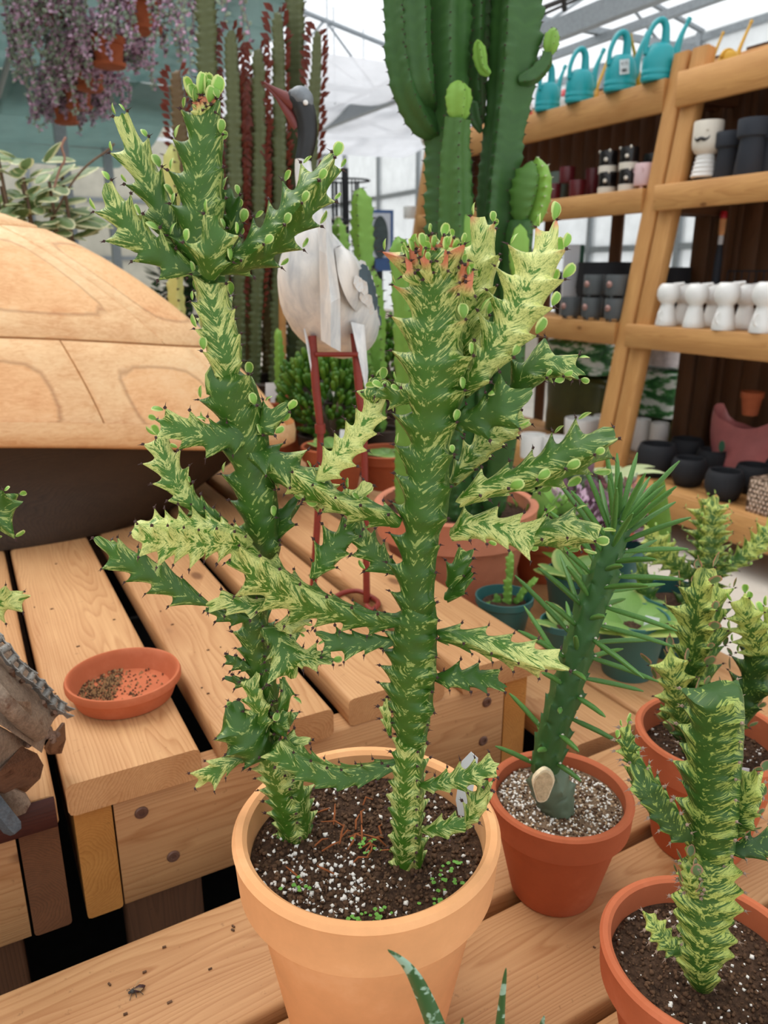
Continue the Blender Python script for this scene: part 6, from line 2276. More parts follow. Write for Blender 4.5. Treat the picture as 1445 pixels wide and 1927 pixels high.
# black bowls on the lowest shelf
Z0 = SHZ[0]
def bowl(u, v, D, H, lab_, stack=0):
    p = at(u, v, z=Z0 + .001) + E1 * D * .45 + UP * stack
    t_ = thing('bowl', lab_, 'bowl', p, 'matt black clay bowls')
    R = D / 2
    pr = [(R * .62, 0), (R * .72, .004), (R * .96, H * .35), (R, H * .55), (R * .97, H * .8), (R * .86, H * .985), (R * .82, H), (R * .76, H * .985), (R * .74, H * .9), (R * .85, H * .6), (R * .6, H * .1), (0, H * .08)]
    obj('body', MB().lathe(pr, p, 40), M['matt_black'], t_, 50)
for (u, v, D, H, lab_) in ((1208, 898, .195, .165, 'large black bowl beside the timber leg on the lowest shelf'), (1272, 916, .165, .135, 'black bowl at the front edge, second from the timber leg'), (1337, 943, .17, .135, 'black bowl at the front edge, third from the timber leg'),
                           (1268, 880, .18, .15, 'wide black bowl behind the one beside the timber leg'), (1318, 895, .165, .13, 'black bowl in the middle row behind two front bowls'), (1392, 930, .165, .135, 'black bowl behind the patterned pot, right of the middle'),
                           (1352, 884, .155, .13, 'black bowl in the back row in front of the pink bag'), (1440, 915, .165, .14, 'black bowl cut by the right edge of the picture')):
    bowl(u, v, D, H, lab_)
p = at(1428, 905, z=Z0 + .001) + E1 * .12
p.z = Z0 + .14
cyl_pot('pot', p, .07, .11, M['matt_black'], 'straight black pot stacked on bowls at the right edge')
# patterned pot
p = at(1432, 968, z=Z0 + .001) + E1 * .07
_t = NT('punched_brown')
_vo = _t.n('ShaderNodeTexVoronoi')
_vo.inputs['Scale'].default_value = 1
_t.l(_t.vm('MULTIPLY', _t.oc(), (60, 60, 95)), _vo.inputs['Vector'])
_t.col(_t.mix(_t.sstep(_vo.outputs['Distance'], .36, .46), srgb(206, 180, 158), srgb(84, 66, 52)))
M['punched'] = _t.setp(.6, .3)
t_ = thing('planter', 'square brown planter with pale oval dimples on the lowest shelf', 'planter', p)
mb = MB()
X, Yv = Vector((.9, .43, 0)), Vector((-.43, .9, 0))
mb.box(p + UP * .075, .17, .13, .15, (X, Yv, UP))
obj('body', mb, M['punched'], t_, 0)
mb = MB()
for i in range(9):
    for j in range(7):
        off = (.009 if j % 2 else 0)
        c = p + X * (-.078 + .018 * i + off) - Yv * .0655 + UP * (.015 + .02 * j)
        if abs((c - p).dot(X)) > .08: continue
        mb.lathe([(.0078, 0), (.006, .0018), (0, .0022)], c, 8, -Yv, sx=1, sy=.7)
for i in range(7):
    for j in range(7):
        c = p - X * .0855 + Yv * (-.055 + .018 * i + (.009 if j % 2 else 0)) + UP * (.015 + .02 * j)
        if abs((c - p).dot(Yv)) > .06: continue
        mb.lathe([(.0078, 0), (.006, .0018), (0, .0022)], c, 8, -X, sx=.7, sy=1)
obj('dimples', mb, plain('pale_dimple', srgb(222, 196, 176), .5, .4, .05), t_, 60, kind='stuff')
# pink bag and a clay pot behind the bowls
p = put_a(1392, Z0, 3.36)
t_ = thing('bag', 'pink plastic compost bag slumped at the back of the lowest shelf', 'bag', p)
M['pink_bag'] = plain('pink_bag', srgb(190, 112, 110), .35, .5, .15, 12)
M['magenta'] = plain('magenta_print', srgb(140, 24, 70), .4, .5, .1)
def bagfn(u, v):
    a = 2 * pi * u
    z = .30 * v
    r = (.16 + .03 * sin(a * 3 + v * 4) * v) * (1 - .1 * v)
    sy = .6 * (1 - .55 * v)
    ztop = .05 * cos(2 * a) * v * v
    q = E2 * (r * cos(a) * (1.0 + .35 * v)) + E1 * (r * sin(a) * sy)
    return p + q + UP * (z + ztop + .01 * noise.noise(Vector((cos(a) * 3, sin(a) * 3, v * 5))) * (v > 0))
mb = MB().grid(bagfn, 28, 10)
for i, f_ in enumerate(mb.f):
    if i // 28 < 2: mb.m[i] = 1
obj('sack', mb, [M['pink_bag'], M['magenta']], t_, 180)
c = p - E1 * .102 + UP * .16 + E2 * .05
obj('green_print', MB().lathe([(.03, 0), (.028, .003), (0, .003)], c, 16, -E1, sx=.6), plain('dull_green_print', srgb(64, 110, 84), .5, .4), t_, 40)
p = put_a(1394, Z0, 3.38)
p.z = Z0 + .315
t_ = thing('plant_pot', 'small orange clay pot held above the pink bag', 'plant pot', p)
pot(t_, p, .11, .115, M['clay_bright'], seg=28)

# white pots, bags between and under the shelves
for (u, v, D, H, lab_) in ((985, 862, .14, .13, 'white pot on the lowest shelf, leftmost of those behind the marbled cactus'), (1028, 868, .14, .13, 'white pot on the lowest shelf, right of the leftmost one'), (1075, 850, .19, .19, 'large white pot on the lowest shelf behind the right-hand branch'), (1122, 848, .15, .2, 'tall white pot on the lowest shelf beside the timber legs')):
    p = at(u, v, z=Z0 + .001) + E1 * .06
    cyl_pot('pot', p, D / 2, H, M['white_glaze'], lab_, group='white pots on the lowest shelf')
for (u, lab_) in ((1202, 'ribbed white cylinder pot between the shelf legs, left one'), (1236, 'ribbed white cylinder pot between the shelf legs, right one')):
    p = put_a(u, Z0, 3.4)
    cyl_pot('pot', p, .05, .18, M['white_glaze'], lab_, group='white cylinder pots between the legs', taper=.98)
_t = NT('green_print_bag')
_t.col(_t.ramp(_t.noise(_t.vm('MULTIPLY', _t.oc(), (7, 7, 22)), 1.0, 3, .6), [(.42, srgb(34, 92, 44)), (.5, srgb(70, 140, 70)), (.56, srgb(226, 232, 224))]))
M['bag_green'] = _t.setp(.35, .5)
M['bag_olive'] = plain('olive_bag', srgb(70, 70, 34), .3, .5, .35, 7)
M['bag_white'] = plain('white_print_bag', srgb(206, 196, 196), .35, .5, .3, 24)
def bag(p, w, d, h, mat, lab_):
    t_ = thing('bag', lab_, 'bag', p, None)
    def fn(u, v):
        a = 2 * pi * u
        c_, s_ = cos(a), sin(a)
        x = w / 2 * (abs(c_) ** .5) * (1 if c_ > 0 else -1)
        y = d / 2 * (abs(s_) ** .5) * (1 if s_ > 0 else -1)
        vv = v
        k = 1 if vv < .85 else 1 - (vv - .85) / .15 * .98
        b = 1 + .05 * noise.noise(Vector((x * 8, y * 8, v * 4)))
        return p + E2 * x * k * b + E1 * y * k * b + UP * h * min(1, .02 + vv * 1.1)
    obj('sack', MB().grid(fn, 24, 12), mat, t_, 180)
for (u, z0, a, w, h, mt, lab_) in ((1090, .66, 3.4, .5, .2, 'bag_green', 'green and white compost bag on top of the pile under the farther shelf'), (1090, .27, 3.4, .55, .38, 'bag_olive', 'olive compost bag at the bottom of the pile under the farther shelf'),
                                (1228, .72, 3.75, .5, .2, 'bag_white', 'white and pink bag on top of the pile seen between the shelf legs'), (1228, .42, 3.75, .5, .28, 'bag_green', 'green bag in the middle of the pile seen between the shelf legs'), (1228, .0, 3.75, .52, .4, 'bag_olive', 'olive bag at the bottom of the pile seen between the shelf legs')):
    p = put_a(u, z0, a)
    p.z = z0 + .002
    bag(p, w, .2 if a < 3.5 else .3, h, M[mt], lab_)

# ================================================================== hanging baskets of trailing succulents
ZR_ = 2.80
def hanging(p, D, label, seed, nstr, Lmin, Lmax, full, green=.25, bias=False):
    """p: centre of the saucer foot of a clay pot hung by wires."""
    rng = random.Random(seed)
    H = D * .72
    t_ = thing('hanging_pot', label, 'hanging plant', p, None)
    pot(t_, p + UP * .012, D, H, M['clay'], collar=.3, base=.72, seg=36)
    obj('saucer', MB().lathe([(D * .36, 0), (D * .44, .004), (D * .47, .022), (D * .45, .022), (D * .42, .008), (0, .008)], p, 36), M['clay'], t_, 40)
    soil(t_, p + UP * .012, D, H, .9, M['soil'], seed, res=14)
    top = p + UP * min(H + .4, ZR_ - .03 - p.z)
    for k in range(3):
        a = k * 2 * pi / 3 + .4
        e = p + UP * (H + .01) + Vector((cos(a), sin(a), 0)) * D * .47
        obj('wire', MB().tube([e, top], .0016, 5), M['cable'], t_, 60)
    obj('hook', MB().tube([top, top + UP * (ZR_ - top.z)], .002, 5), M['cable'], t_, 60)
    fb, sb = MB(), MB()
    zt = p.z + H + .012
    def bead(q, d, s_, mi):
        x = d.orthogonal().normalized()
        y = d.cross(x)
        w = s_ * .42
        m = q + d * s_ * .5
        fb.add([q, m + x * w, m + y * w * .7, m - x * w, m - y * w * .7, q + d * s_], [(0, 2, 1), (0, 3, 2), (0, 4, 3), (0, 1, 4), (5, 1, 2), (5, 2, 3), (5, 3, 4), (5, 4, 1)], mi)
    for k in range(nstr):
        a = rng.uniform(0, 2 * pi)
        if bias and rng.random() < .8: a = rng.gauss(2.5, .85)
        L = rng.uniform(Lmin, Lmax) * (1 if rng.random() < .85 else 1.35)
        d = Vector((cos(a), sin(a), 0))
        r0 = D * rng.uniform(.1, .5)
        q = Vector((p.x, p.y, zt)) + d * r0
        step = .016
        dirv = (d * rng.uniform(.5, 1.2) + UP * rng.uniform(.0, .7) + UP * (.5 if bias else 0)).normalized()
        pts = [q.copy()]
        s_ = 0
        i = 0
        while s_ < L:
            rr = (q - Vector((p.x, p.y, q.z))).length
            g = (.16 if bias else .35) if rr > D * .52 else .05
            dirv = (dirv + Vector((rng.uniform(-.3, .3), rng.uniform(-.3, .3), rng.uniform(-.25, .15) - g))).normalized()
            q = q + dirv * step
            s_ += step
            i += 1
            pts.append(q.copy())
            for _ in range(full):
                ld = (Vector((rng.uniform(-1, 1), rng.uniform(-1, 1), rng.uniform(-.7, .8)))).normalized()
                bead(q + ld * .002, ld, rng.uniform(.018, .031), 1 if rng.random() < green else (0 if rng.random() < .8 else 2))
        sb.tube(pts[::3] + [pts[-1]], .0014, 4, cap=False)
    obj('trailing_leaves', fb, [M['string'], M['string2'], M['purple']], t_, 60, kind='stuff')
    obj('trailing_stems', sb, plain_stem, t_, 60, kind='stuff')
    return t_

plain_stem = plain('purple_stem', srgb(126, 68, 108), .5, .3, .2, 60)
ZB = 2.30
for i, (u, v, nst_, lo, hi, lab_) in enumerate(((270, 62, 34, .12, .3, 'nearest hanging clay pot of the row, its saucer bare below trailing stems'), (207, 128, 120, .1, .3, 'hanging clay pot, second in the row, thick purple trailing leaves'),
                                              (172, 172, 120, .1, .3, 'hanging clay pot, third in the row, pale purple leaves bulging left'), (150, 206, 110, .1, .28, 'hanging clay pot, fourth in the row, half wrapped in purple leaves'), (126, 234, 90, .1, .24, 'farthest hanging clay pot, lowest in the picture of the row'))):
    hanging(at(u, v, z=ZB), .185, lab_, 50 + i, nst_, lo, hi, 3, .2 if i else .5, i > 0)
_ra = at(207, 128, z=ZB)
_raa = _ra.dot(E1)
pipe('trim_90', bp(_raa, 1.5, ZR_), bp(_raa, 9, ZR_), .016, M['galv'])
_p = at(405, -75, z=2.42)
hanging(_p, .185, 'hanging pot above the picture whose thin green strands dangle beside the red columns', 61, 26, .25, .5, 1, .75)
pipe('trim_91', bp(at(120, 52, z=2.5).dot(E1), 1.5, ZR_), bp(at(120, 52, z=2.5).dot(E1), 9, ZR_), .016, M['galv'])
_p = at(92, 46, z=2.5)
hanging(_p, .19, 'hanging clay pot of the left row with long grey green strands', 62, 60, .25, .55, 2, .7)
_p = at(85, -20, z=2.5)
hanging(_p, .19, 'hanging clay pot of the left row, cut by the top of the picture', 63, 40, .2, .45, 2, .6)

# ================================================================== cream-edged plant above the turtle
_c = at(55, 345, Y=2.15)
hb = Vector((_c.x + .02, _c.y + .05, ZU))
ho = thing('potted_plant', 'bushy cream-edged leafy plant above the turtle shell at the left edge', 'potted plant', hb)
pot(ho, hb, .2, .17, M['clay'], seg=36)
soil(ho, hb, .2, .17, .85, M['soil'], 3, res=16)
rng = random.Random(17)
HL = leaf_mesh('leaf', M['hoya'], .26, .8, .3, 6, .1, 5)
for k in range(120):
    a = rng.uniform(0, 2 * pi)
    r = rng.uniform(.02, .14)
    q = Vector((_c.x - .015 + r * 1.05 * cos(a), _c.y + r * .8 * sin(a), _c.z + rng.uniform(-.13, .075) - r * .3))
    d = Vector((cos(a) * .9 + rng.uniform(-.3, .3), sin(a) * .9 - .2, rng.uniform(-.2, 1.0))).normalized()
    s_ = rng.uniform(.06, .095)
    inst('leaf', HL, ho, frame(q, d, UP - d * .3 + Vector((0, -.5, 0))) @ Matrix.Diagonal((s_, s_, -s_, 1)))
for k in range(9):
    a = k * .7
    e = _c + Vector((cos(a) * .09, sin(a) * .07, rng.uniform(-.04, .06)))
    s0 = hb + UP * .145
    obj('stem', MB().tube(catmull([tuple(s0), tuple(s0.lerp(e, .5) + Vector((cos(a), sin(a), 0)) * .03), tuple(e)], 4), .0045, 6), M['root_bark'], ho, 60)
q = [at(u, v, Y=2.1) for u, v in ((80, 440), (110, 390), (135, 345), (165, 310), (200, 285), (215, 270))]
obj('twig', MB().tube(catmull([tuple(p) for p in q], 3), .0028, 5), M['root_bark'], ho, 60)
q = [at(u, v, Y=2.1) for u, v in ((100, 360), (112, 320), (122, 300), (116, 275), (124, 258))]
obj('twig', MB().tube(catmull([tuple(p) for p in q], 3), .003, 5), plain('pink_twig', srgb(170, 130, 116), .6, .3), ho, 60)

# ================================================================== plants beyond the right-hand bench boards
def strap_plant(base, n, L, label, seed, mat='strap', w=.12, up=1.0, D=.13, curl=1.3, potmat='clay'):
    rng = random.Random(seed)
    t_ = thing('potted_plant', label, 'potted plant', base)
    pot(t_, base, D, D * .85, M[potmat], seg=32)
    soil(t_, base, D, D * .85, .85, M['soil'], seed, res=16)
    lm = leaf_mesh('leaf', M[mat], w, curl, .3, 8, .05, 5)
    for k in range(n):
        a = 2.4 * k + rng.uniform(-.3, .3)
        d = Vector((cos(a), sin(a), up * rng.uniform(.6, 1.4))).normalized()
        s_ = L * rng.uniform(.75, 1.1)
        inst('leaf', lm, t_, frame(base + UP * D * .74 + Vector((cos(a), sin(a), 0)) * .012, d, UP - d * .3) @ Matrix.Diagonal((s_, s_, -s_, 1)))
    return t_
_p = at(1010, 1010, z=ZL) + Vector((0, .05, 0))
strap_plant(_p, 14, .24, 'cream and green striped strap-leaved plant behind the big rose clay pot', 1)
_p = at(1130, 985, z=ZL) + Vector((0, .02, 0))
strap_plant(_p, 11, .17, 'striped pale strap-leaved plant in clay pot beside the shelf foot', 2, w=.14)
def ground_mass(u, v, R, n, label, seed, mats, leaf=.03, D=.14, up=.7, name='potted_plant'):
    rng = random.Random(seed)
    b = at(u, v, z=ZL)
    t_ = thing(name, label, 'potted plant', b)
    pot(t_, b, D, D * .7, M['clay'], seg=28)
    soil(t_, b, D, D * .7, .85, M['soil'], seed, res=14)
    mb = MB()
    for k in range(n):
        d = Vector((rng.gauss(0, 1), rng.gauss(0, 1), abs(rng.gauss(0, .8)) * up)).normalized()
        r = R * rng.uniform(.35, 1)
        q = b + UP * D * .6 + d * r
        ld = (d + Vector((rng.uniform(-.6, .6), rng.uniform(-.6, .6), rng.uniform(0, .8)))).normalized()
        x = ld.cross(UP + Vector((.01, .02, 0))).normalized()
        L = leaf * rng.uniform(.7, 1.2)
        w = L * .32
        nn = x.cross(ld)
        mb.add([q, q + ld * L * .5 + x * w + nn * w * .3, q + ld * L, q + ld * L * .5 - x * w + nn * w * .3, q + ld * L * .5], [(0, 1, 4), (1, 2, 4), (2, 3, 4), (3, 0, 4)], rng.randrange(len(mats)))
    obj('foliage', mb, [M[m] for m in mats], t_, 180, kind='stuff')
    return t_
M['pink_flower'] = leafm('pink_petal', srgb(206, 120, 134), srgb(226, 160, 168))
ground_mass(1085, 1078, .115, 620, 'dark purple bushy succulent behind the needle plant', 5, ('purple', 'purple', 'string'), .026)
ground_mass(1065, 1022, .09, 380, 'dark rosette plant with red tinged leaves below the striped strap leaves', 6, ('purple', 'leaf_dark', 'string2'), .045)
ground_mass(1150, 1020, .075, 160, 'grey green plant topped with pale pink flowers behind the needle plant', 7, ('string2', 'pink_flower', 'leaf_dark'), .036)
ground_mass(1015, 1085, .08, 140, 'pale green leafy rosette between the rose clay pot and purple succulent', 8, ('broad', 'leaf'), .06)
_p = at(948, 1120, z=ZL) + Vector((.06, .1, 0))

# ================================================================== things far behind
def far_green(u, v, Y, R, n, leaf, label, seed, mats, zb=0.0, D=.3):
    rng = random.Random(seed)
    c = at(u, v, Y=Y)
    b = Vector((c.x, c.y, zb))
    t_ = thing('potted_shrub', label, 'potted plant', b)
    pot(t_, b, D, D * .9, M['clay'], seg=28)
    obj('stem', MB().tube([b + UP * .1, b.lerp(c, .6), c], [.02, .015, .008], 8), M['root_bark'], t_, 60)
    mb = MB()
    for k in range(n):
        d = Vector((rng.gauss(0, 1), rng.gauss(0, 1), rng.gauss(0, .9))).normalized()
        q = c + Vector((d.x * R, d.y * R, d.z * R * .9)) * rng.uniform(.3, 1)
        ld = (d + Vector((rng.uniform(-.8, .8), rng.uniform(-.8, .8), rng.uniform(-.2, .8)))).normalized()
        x = ld.cross(UP + Vector((.01, .02, 0))).normalized()
        L = leaf * rng.uniform(.7, 1.2)
        w = L * .36
        mb.add([q, q + ld * L * .5 + x * w, q + ld * L, q + ld * L * .5 - x * w], [(0, 1, 2, 3)], rng.randrange(len(mats)))
    obj('foliage', mb, [M[m] for m in mats], t_, 0, kind='stuff')
    return t_
M['far_leaf'] = leafm('far_leaf', srgb(70, 104, 64), srgb(110, 138, 92))
M['far_dark'] = leafm('far_dark_leaf', srgb(36, 58, 38), srgb(62, 84, 54))
# a long table of pots behind, dark below
tb = thing('display_table', 'long dark timber table of plants far behind the crane', 'table', bp(-.9, 5.2, 0))
plank('table_top', bp(-.9, 5.2, .80), E1, UP, 3.6, 1.0, .05, M['wood_post'], tb, .004, 1)
for a in (-2.55, -.9, .75):
    for n in (4.8, 5.6):
        plank('leg', bp(a, n, .387), UP, E1, .775, .07, .07, M['wood_post'], tb, .003, 1)
plank('lower_shelf', bp(-.9, 5.2, .3), E1, UP, 3.5, .9, .04, M['wood_post'], tb, .004, 1)
k = 0
for (a, n, R, mats, lab_) in ((-2.2, 5.2, .22, ('far_leaf', 'far_dark'), 'leafy shrub on the far table, at its left end'), (-1.6, 5.0, .24, ('far_dark', 'far_leaf'), 'dark leafy shrub on the far table, seen above the turtle shell'),
                     (-1.05, 5.2, .2, ('far_leaf', 'broad'), 'light green shrub on the far table left of the red-leaved columns'), (-.45, 5.15, .26, ('far_dark',), 'dark shrub on the far table right behind the red-leaved columns'),
                     (.1, 5.1, .22, ('far_leaf', 'far_dark'), 'mixed green shrub on the far table behind the crane'), (.6, 5.2, .2, ('far_dark', 'far_leaf'), 'dark green shrub at the right end of the far table')):
    c = bp(a, n, .80 + .42)
    t_ = thing('potted_shrub', lab_, 'potted plant', bp(a, n, .826))
    pot(t_, bp(a, n, .826), .2, .17, M['clay'], seg=24)
    rng = random.Random(70 + k)
    k += 1
    mb = MB()
    for j in range(260):
        d = Vector((rng.gauss(0, 1), rng.gauss(0, 1), rng.gauss(0, .8))).normalized()
        q = c + d * R * rng.uniform(.3, 1)
        ld = (d + Vector((rng.uniform(-.8, .8), rng.uniform(-.8, .8), rng.uniform(-.2, .8)))).normalized()
        x = ld.cross(UP + Vector((.01, .02, 0))).normalized()
        L = .1 * rng.uniform(.6, 1.2)
        w = L * .36
        mb.add([q, q + ld * L * .5 + x * w, q + ld * L, q + ld * L * .5 - x * w], [(0, 1, 2, 3)], rng.randrange(len(mats)))
    obj('foliage', mb, [M[m] for m in mats], t_, 0, kind='stuff')
    obj('stem', MB().tube([bp(a, n, .9), c], .012, 6), M['root_bark'], t_, 60)

tb2 = thing('display_table', 'short dark timber table behind the blue poster and the crane', 'table', bp(1.75, 5.1, 0))
plank('table_top', bp(1.75, 5.1, .80), E1, UP, 1.5, .8, .05, M['wood_post'], tb2, .004, 1)
plank('lower_shelf', bp(1.75, 5.1, .3), E1, UP, 1.4, .7, .04, M['wood_post'], tb2, .004, 1)
for a in (1.07, 2.43):
    for n in (4.8, 5.4):
        plank('leg', bp(a, n, .387), UP, E1, .775, .07, .07, M['wood_post'], tb2, .003, 1)
for (a, n, mats, lab_) in ((1.3, 5.1, ('far_dark', 'far_leaf'), 'dark shrub on the short far table, at its left end'), (1.75, 5.15, ('far_leaf', 'far_dark'), 'mid green shrub on the middle of the short far table'), (2.2, 5.1, ('far_dark',), 'dark shrub on the short far table behind the blue poster')):
    base = bp(a, n, .826)
    c = base + UP * .38
    t_ = thing('potted_shrub', lab_, 'potted plant', base)
    pot(t_, base, .2, .17, M['dark_pot'], seg=24)
    rng = random.Random(int(a * 100))
    mb = MB()
    for j in range(300):
        d = Vector((rng.gauss(0, 1), rng.gauss(0, 1), rng.gauss(0, .9))).normalized()
        q = c + d * .18 * rng.uniform(.3, 1)
        ld = (d + Vector((rng.uniform(-.8, .8), rng.uniform(-.8, .8), rng.uniform(-.2, .8)))).normalized()
        x = ld.cross(UP + Vector((.01, .02, 0))).normalized()
        L = .1 * rng.uniform(.6, 1.2)
        w = L * .36
        mb.add([q, q + ld * L * .5 + x * w, q + ld * L, q + ld * L * .5 - x * w], [(0, 1, 2, 3)], rng.randrange(len(mats)))
    obj('foliage', mb, [M[m] for m in mats], t_, 0, kind='stuff')
    obj('stem', MB().tube([base + UP * .08, c], .012, 6), M['root_bark'], t_, 60)

# blue framed poster standing by the far shelf leg
p = at(714, 512, Y=4.9)
p.z = 0
ps = thing('poster_stand', 'blue framed poster with dark oval picture beside the far shelf leg', 'poster', p)
X, Yv = Vector((.96, .28, 0)), Vector((-.28, .96, 0))
a_, b_ = at(690, 510, Y=4.9).z, at(700, 395, Y=4.9).z
mb = MB()
mb.box(p + UP * (a_ + b_) / 2, .17, .02, b_ - a_, (X, Yv, UP))
obj('board', mb, plain('poster_blue', srgb(52, 84, 132), .5, .4, .1), ps, 0)
mb = MB()
mb.box(p + UP * ((a_ + b_) / 2 + .03) - Yv * .012, .13, .004, (b_ - a_) * .72, (X, Yv, UP))
obj('pale_field', mb, plain('poster_pale', srgb(186, 192, 202), .5, .4, .06), ps, 0)
mb = MB().lathe([(.05, 0), (.05, .004), (0, .004)], p + UP * ((a_ + b_) / 2 + .02) - Yv * .014, 24, -Yv, sx=1.0, sy=2.4)
obj('oval_picture', mb, plain('poster_dark', srgb(52, 66, 66), .5, .4, .4, 30), ps, 40)
mb = MB().tube([p, p + UP * a_], .02, 8)
mb.box(p + UP * .01, .3, .25, .02)
obj('stand', mb, M['matt_black'], ps, 40)
# black wire stand with hanging rods
p = at(650, 400, Y=4.4)
p.z = 0
ws = thing('wire_stand', 'black wire display stand with dangling rods behind the crane', 'display stand', p)
mb = MB().tube([p, p + UP * 1.78], .018, 8)
mb.box(p + UP * .01, .4, .4, .02)
obj('pole', mb, M['matt_black'], ws, 40)
mb = MB()
rng = random.Random(4)
for k in range(36):
    a = k * .55
    r = .05 + .06 * (k % 3) / 2
    z = 1.72 - .2 * (k % 3)
    q = p + Vector((cos(a) * r * 1.4, sin(a) * r, z))
    mb.tube([q, q - UP * rng.uniform(.22, .4)], .0045, 5)
for z in (1.72, 1.52, 1.32):
    mb.tube([p + Vector((cos(2 * pi * i / 16) * .13, sin(2 * pi * i / 16) * .1, z)) for i in range(17)], .005, 5)
obj('rods', mb, M['matt_black'], ws, 60, kind='stuff')
mb = MB()
mb.box(p + UP * 1.12, .22, .2, .18)
obj('bin', mb, M['matt_black'], ws, 0)

# ================================================================== rusty scrap-metal sculpture at the left
M['rust'] = None
def rust_mat(name, a, b, c):
    t = NT(name)
    oc = t.oc()
    f = t.noise(oc, 38, 5, .7)
    g = t.noise(oc, 420, 2, .6)
    col = t.ramp(f, [(.3, a), (.55, b), (.74, c)])
    col = t.mix(1.0, col, t.ramp(g, [(.3, .8), (.7, 1.2)]), 'MULTIPLY')
    t.col(col)
    t.bump(g, .4, .0015)
    return t.setp(.62, .4, .35)
M['rust'] = rust_mat('rusty_steel', srgb(114, 94, 80), srgb(150, 130, 112), srgb(98, 66, 48))
M['rust_dark'] = rust_mat('dark_rust', srgb(98, 70, 56), srgb(128, 98, 80), srgb(82, 52, 38))
M['steel_grey'] = rust_mat('blued_steel', srgb(70, 78, 86), srgb(92, 98, 104), srgb(66, 58, 54))
M['chain'] = rust_mat('chain_steel', srgb(112, 110, 106), srgb(158, 154, 148), srgb(120, 92, 76))
# everything below is laid out on the left bench around this foot
SF = at(20, 1500, z=ZU)
sc_ = thing('metal_sculpture', 'rusty scrap-metal animal sculpture trimmed with bicycle chain at the left edge', 'sculpture', Vector((SF.x - .05, SF.y, ZU)))
def sp(u, v, h): return at(u, v, z=ZU + h)
# curved back plate, falling from the ridge at the left to the hem at the right
R0 = [(-150, 1110, .19), (-60, 1150, .175), (10, 1215, .15), (70, 1270, .115), (125, 1335, .075)]
R1 = [(-190, 1330, .17), (-100, 1340, .165), (-20, 1350, .14), (35, 1382, .11), (78, 1412, .075)]
def quadgrid(A, B, n, bulge, thick, mat, name, wob=.0):
    qa, qb = catmull([tuple(sp(*p)) for p in A], 5), catmull([tuple(sp(*p)) for p in B], 5)
    m = len(qa) - 1
    mb = MB()
    def fn(u, v):
        i = min(int(u * m), m - 1)
        f = u * m - i
        a = Vector(qa[i]).lerp(Vector(qa[i + 1]), f)
        b = Vector(qb[i]).lerp(Vector(qb[i + 1]), f)
        return a.lerp(b, v) + UP * (bulge * sin(pi * v) + wob * noise.noise(Vector((u * 6, v * 6, 1))))
    mb.grid(fn, m, n)
    k = len(mb.v)
    m2 = MB().grid(lambda u, v: fn(u, v) - UP * thick, m, n)
    mb.add(m2.v, [tuple(reversed(f)) for f in m2.f])
    rim = [i for i in range(m + 1)] + [(m + 1) * (j + 1) + m for j in range(n)] + [(m + 1) * n + i for i in range(m - 1, -1, -1)] + [(m + 1) * j for j in range(n - 1, 0, -1)]
    for a, b in zip(rim, rim[1:] + rim[:1]):
        mb.f.append((b, a, a + k, b + k))
        mb.m.append(0)
    return obj(name, mb, mat, sc_, 50)
quadgrid(R0, R1, 8, .012, .003, M['rust'], 'back_plate')
quadgrid([(-190, 1325, .172), (-100, 1338, .168), (-30, 1350, .142), (20, 1378, .112), (50, 1392, .09)],
         [(-240, 1500, .12), (-120, 1480, .115), (-40, 1460, .10), (5, 1442, .09), (48, 1400, .085)], 6, .012, .003, M['rust'], 'flank_plate', .003)
# raised rib and the small welded tab
q = [sp(*p) + UP * .004 for p in ((-120, 1240, .2), (-30, 1290, .165), (10, 1330, .145), (45, 1365, .118), (78, 1392, .088))]
obj('rib', MB().tube(catmull([tuple(p) for p in q], 4), .0075, 8, flat=.6), M['rust'], sc_, 60)
a, b, c, d = sp(28, 1330, .142), sp(58, 1330, .128), sp(60, 1346, .118), sp(50, 1352, .118)
mb = MB().prism([a, b, c, d], UP * .006 + Vector((.001, -.001, 0)))
obj('tab', mb, M['rust'], sc_, 0)
# hanging side plates
def plate(pts, th, mat, name, hole=None):
    P = [sp(*p) for p in pts]
    n = (P[1] - P[0]).cross(P[2] - P[0]).normalized()
    mb = MB().prism(P, n * th)
    o = obj(name, mb, mat, sc_, 40)
    if hole:
        c = sp(*hole[:3])
        if n.y > 0: n = -n
        mb = MB().lathe([(hole[3], -.001), (hole[3], .0008), (hole[3] * .6, .0009), (0, .0007)], c + n * .002, 16, n)
        obj('hole', mb, M['black_glaze'], o, 40)
    return o
plate([(98, 1392, .08), (122, 1360, .07), (124, 1392, .045), (116, 1418, .02), (96, 1420, .018), (88, 1408, .04)], .003, M['rust_dark'], 'side_plate')
plate([(0, 1452, .095), (40, 1404, .088), (70, 1418, .068), (82, 1440, .045), (76, 1465, .022), (50, 1490, .006), (10, 1500, .006), (-30, 1490, .02)], .003, M['rust_dark'], 'shoulder_plate', (40, 1443, .058, .0042))
plate([(-20, 1480, .03), (20, 1481, .025), (48, 1494, .014), (58, 1512, .004), (48, 1530, -.004), (24, 1540, -.008), (-20, 1534, -.004)], .002, M['rust'], 'foot_plate')
a, b = sp(-30, 1490, .03), at(30, 1566, z=ZU - .012)
dd = (b - a).normalized()
mb = MB().tube([a, b - dd * .006, b], [.0095, .0095, .006], 4, flat=.7, ref=Vector((1, .2, 0)))
obj('bar', mb, M['steel_grey'], sc_, 20)
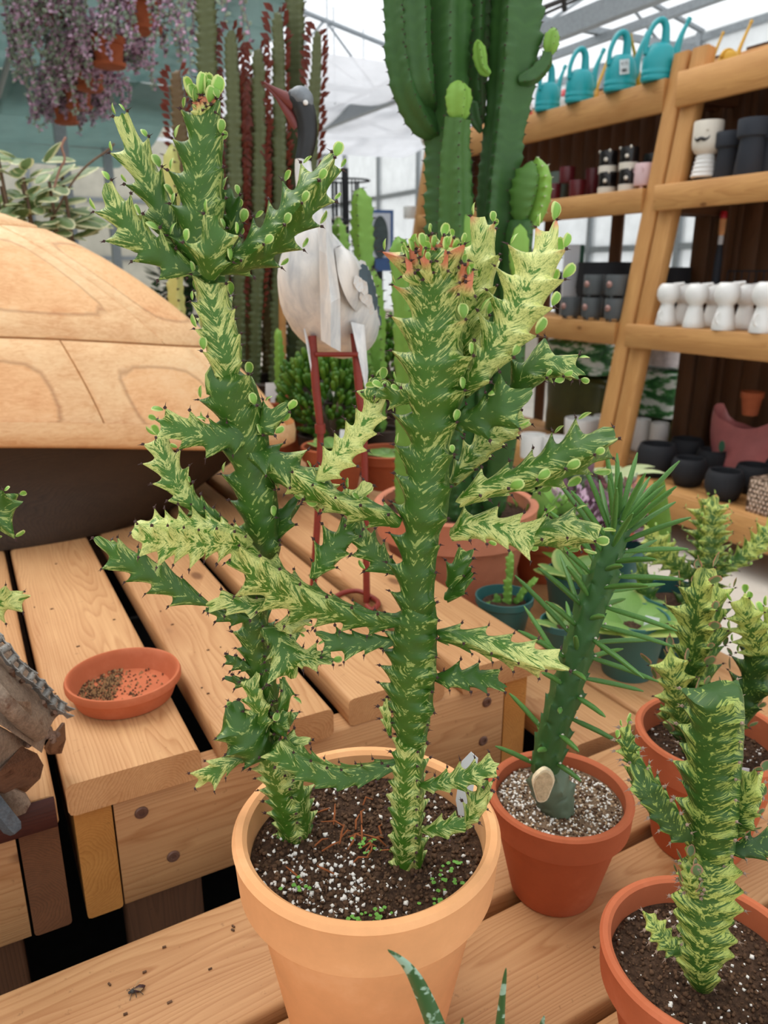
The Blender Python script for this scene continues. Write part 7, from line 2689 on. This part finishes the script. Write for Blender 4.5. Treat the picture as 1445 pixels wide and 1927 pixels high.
# ragged welds along the hem
rng = random.Random(6)
mb = MB()
for k in range(90):
    t = k / 89
    u, v, h = (50 + 55 * t, 1398 - 8 * t - 15 * sin(t * 3), .088 - .012 * t)
    p = sp(u + rng.uniform(-6, 6), v + rng.uniform(-7, 7), h)
    r = rng.uniform(.002, .0042)
    mb.lathe([(0, -r), (r, -r * .3), (r * .8, r * .5), (0, r)], p, 6)
obj('weld_beads', mb, M['rust_dark'], sc_, 60, kind='stuff')
# bicycle chain along the ridge: every link a piece
q = catmull([tuple(sp(u, v, h)) for u, v, h in ((-70, 1130, .192), (0, 1210, .172), (30, 1250, .152), (70, 1285, .128), (105, 1325, .098), (138, 1345, .078))], 12)
q = [Vector(x) for x in q]
S_ = [0]
for i in range(1, len(q)): S_.append(S_[-1] + (q[i] - q[i - 1]).length)
def along(s):
    for i in range(1, len(q)):
        if S_[i] >= s:
            return q[i - 1].lerp(q[i], (s - S_[i - 1]) / (S_[i] - S_[i - 1]))
    return q[-1]
pit = .0127
nl = int(S_[-1] / pit)
up_ = Vector((.35, -.45, .82)).normalized()
for k in range(nl):
    a, b = along(k * pit), along((k + 1) * pit)
    t = (b - a).normalized()
    w = t.cross(up_).normalized()
    n = w.cross(t)
    off = .0045 if k % 2 else .0032
    mb = MB()
    for s_ in (-1, 1):
        o_ = w * s_ * off
        prof = [a + o_ + n * .0044 - t * .002, a + o_ + n * .0024 + t * .0055, b + o_ + n * .0024 - t * .0055, b + o_ + n * .0044 + t * .002, b + o_ - n * .0044 + t * .002, b + o_ - n * .0024 - t * .0055, a + o_ - n * .0024 + t * .0055, a + o_ - n * .0044 - t * .002]
        mb.prism(prof, w * s_ * .001)
    mb.tube([a - w * .0054, a + w * .0054], .0036, 10)
    obj('chain_link', mb, M['chain'], sc_, 40)
for (u, v, h) in ((22, 1262, .148), (82, 1322, .105)):
    a, b, c = sp(u, v, h), sp(u + 6, v + 26, h - .018), sp(u + 22, v + 18, h - .012)
    obj('hook', MB().tube([a, b, c], .0028, 6), M['rust_dark'], sc_, 40)
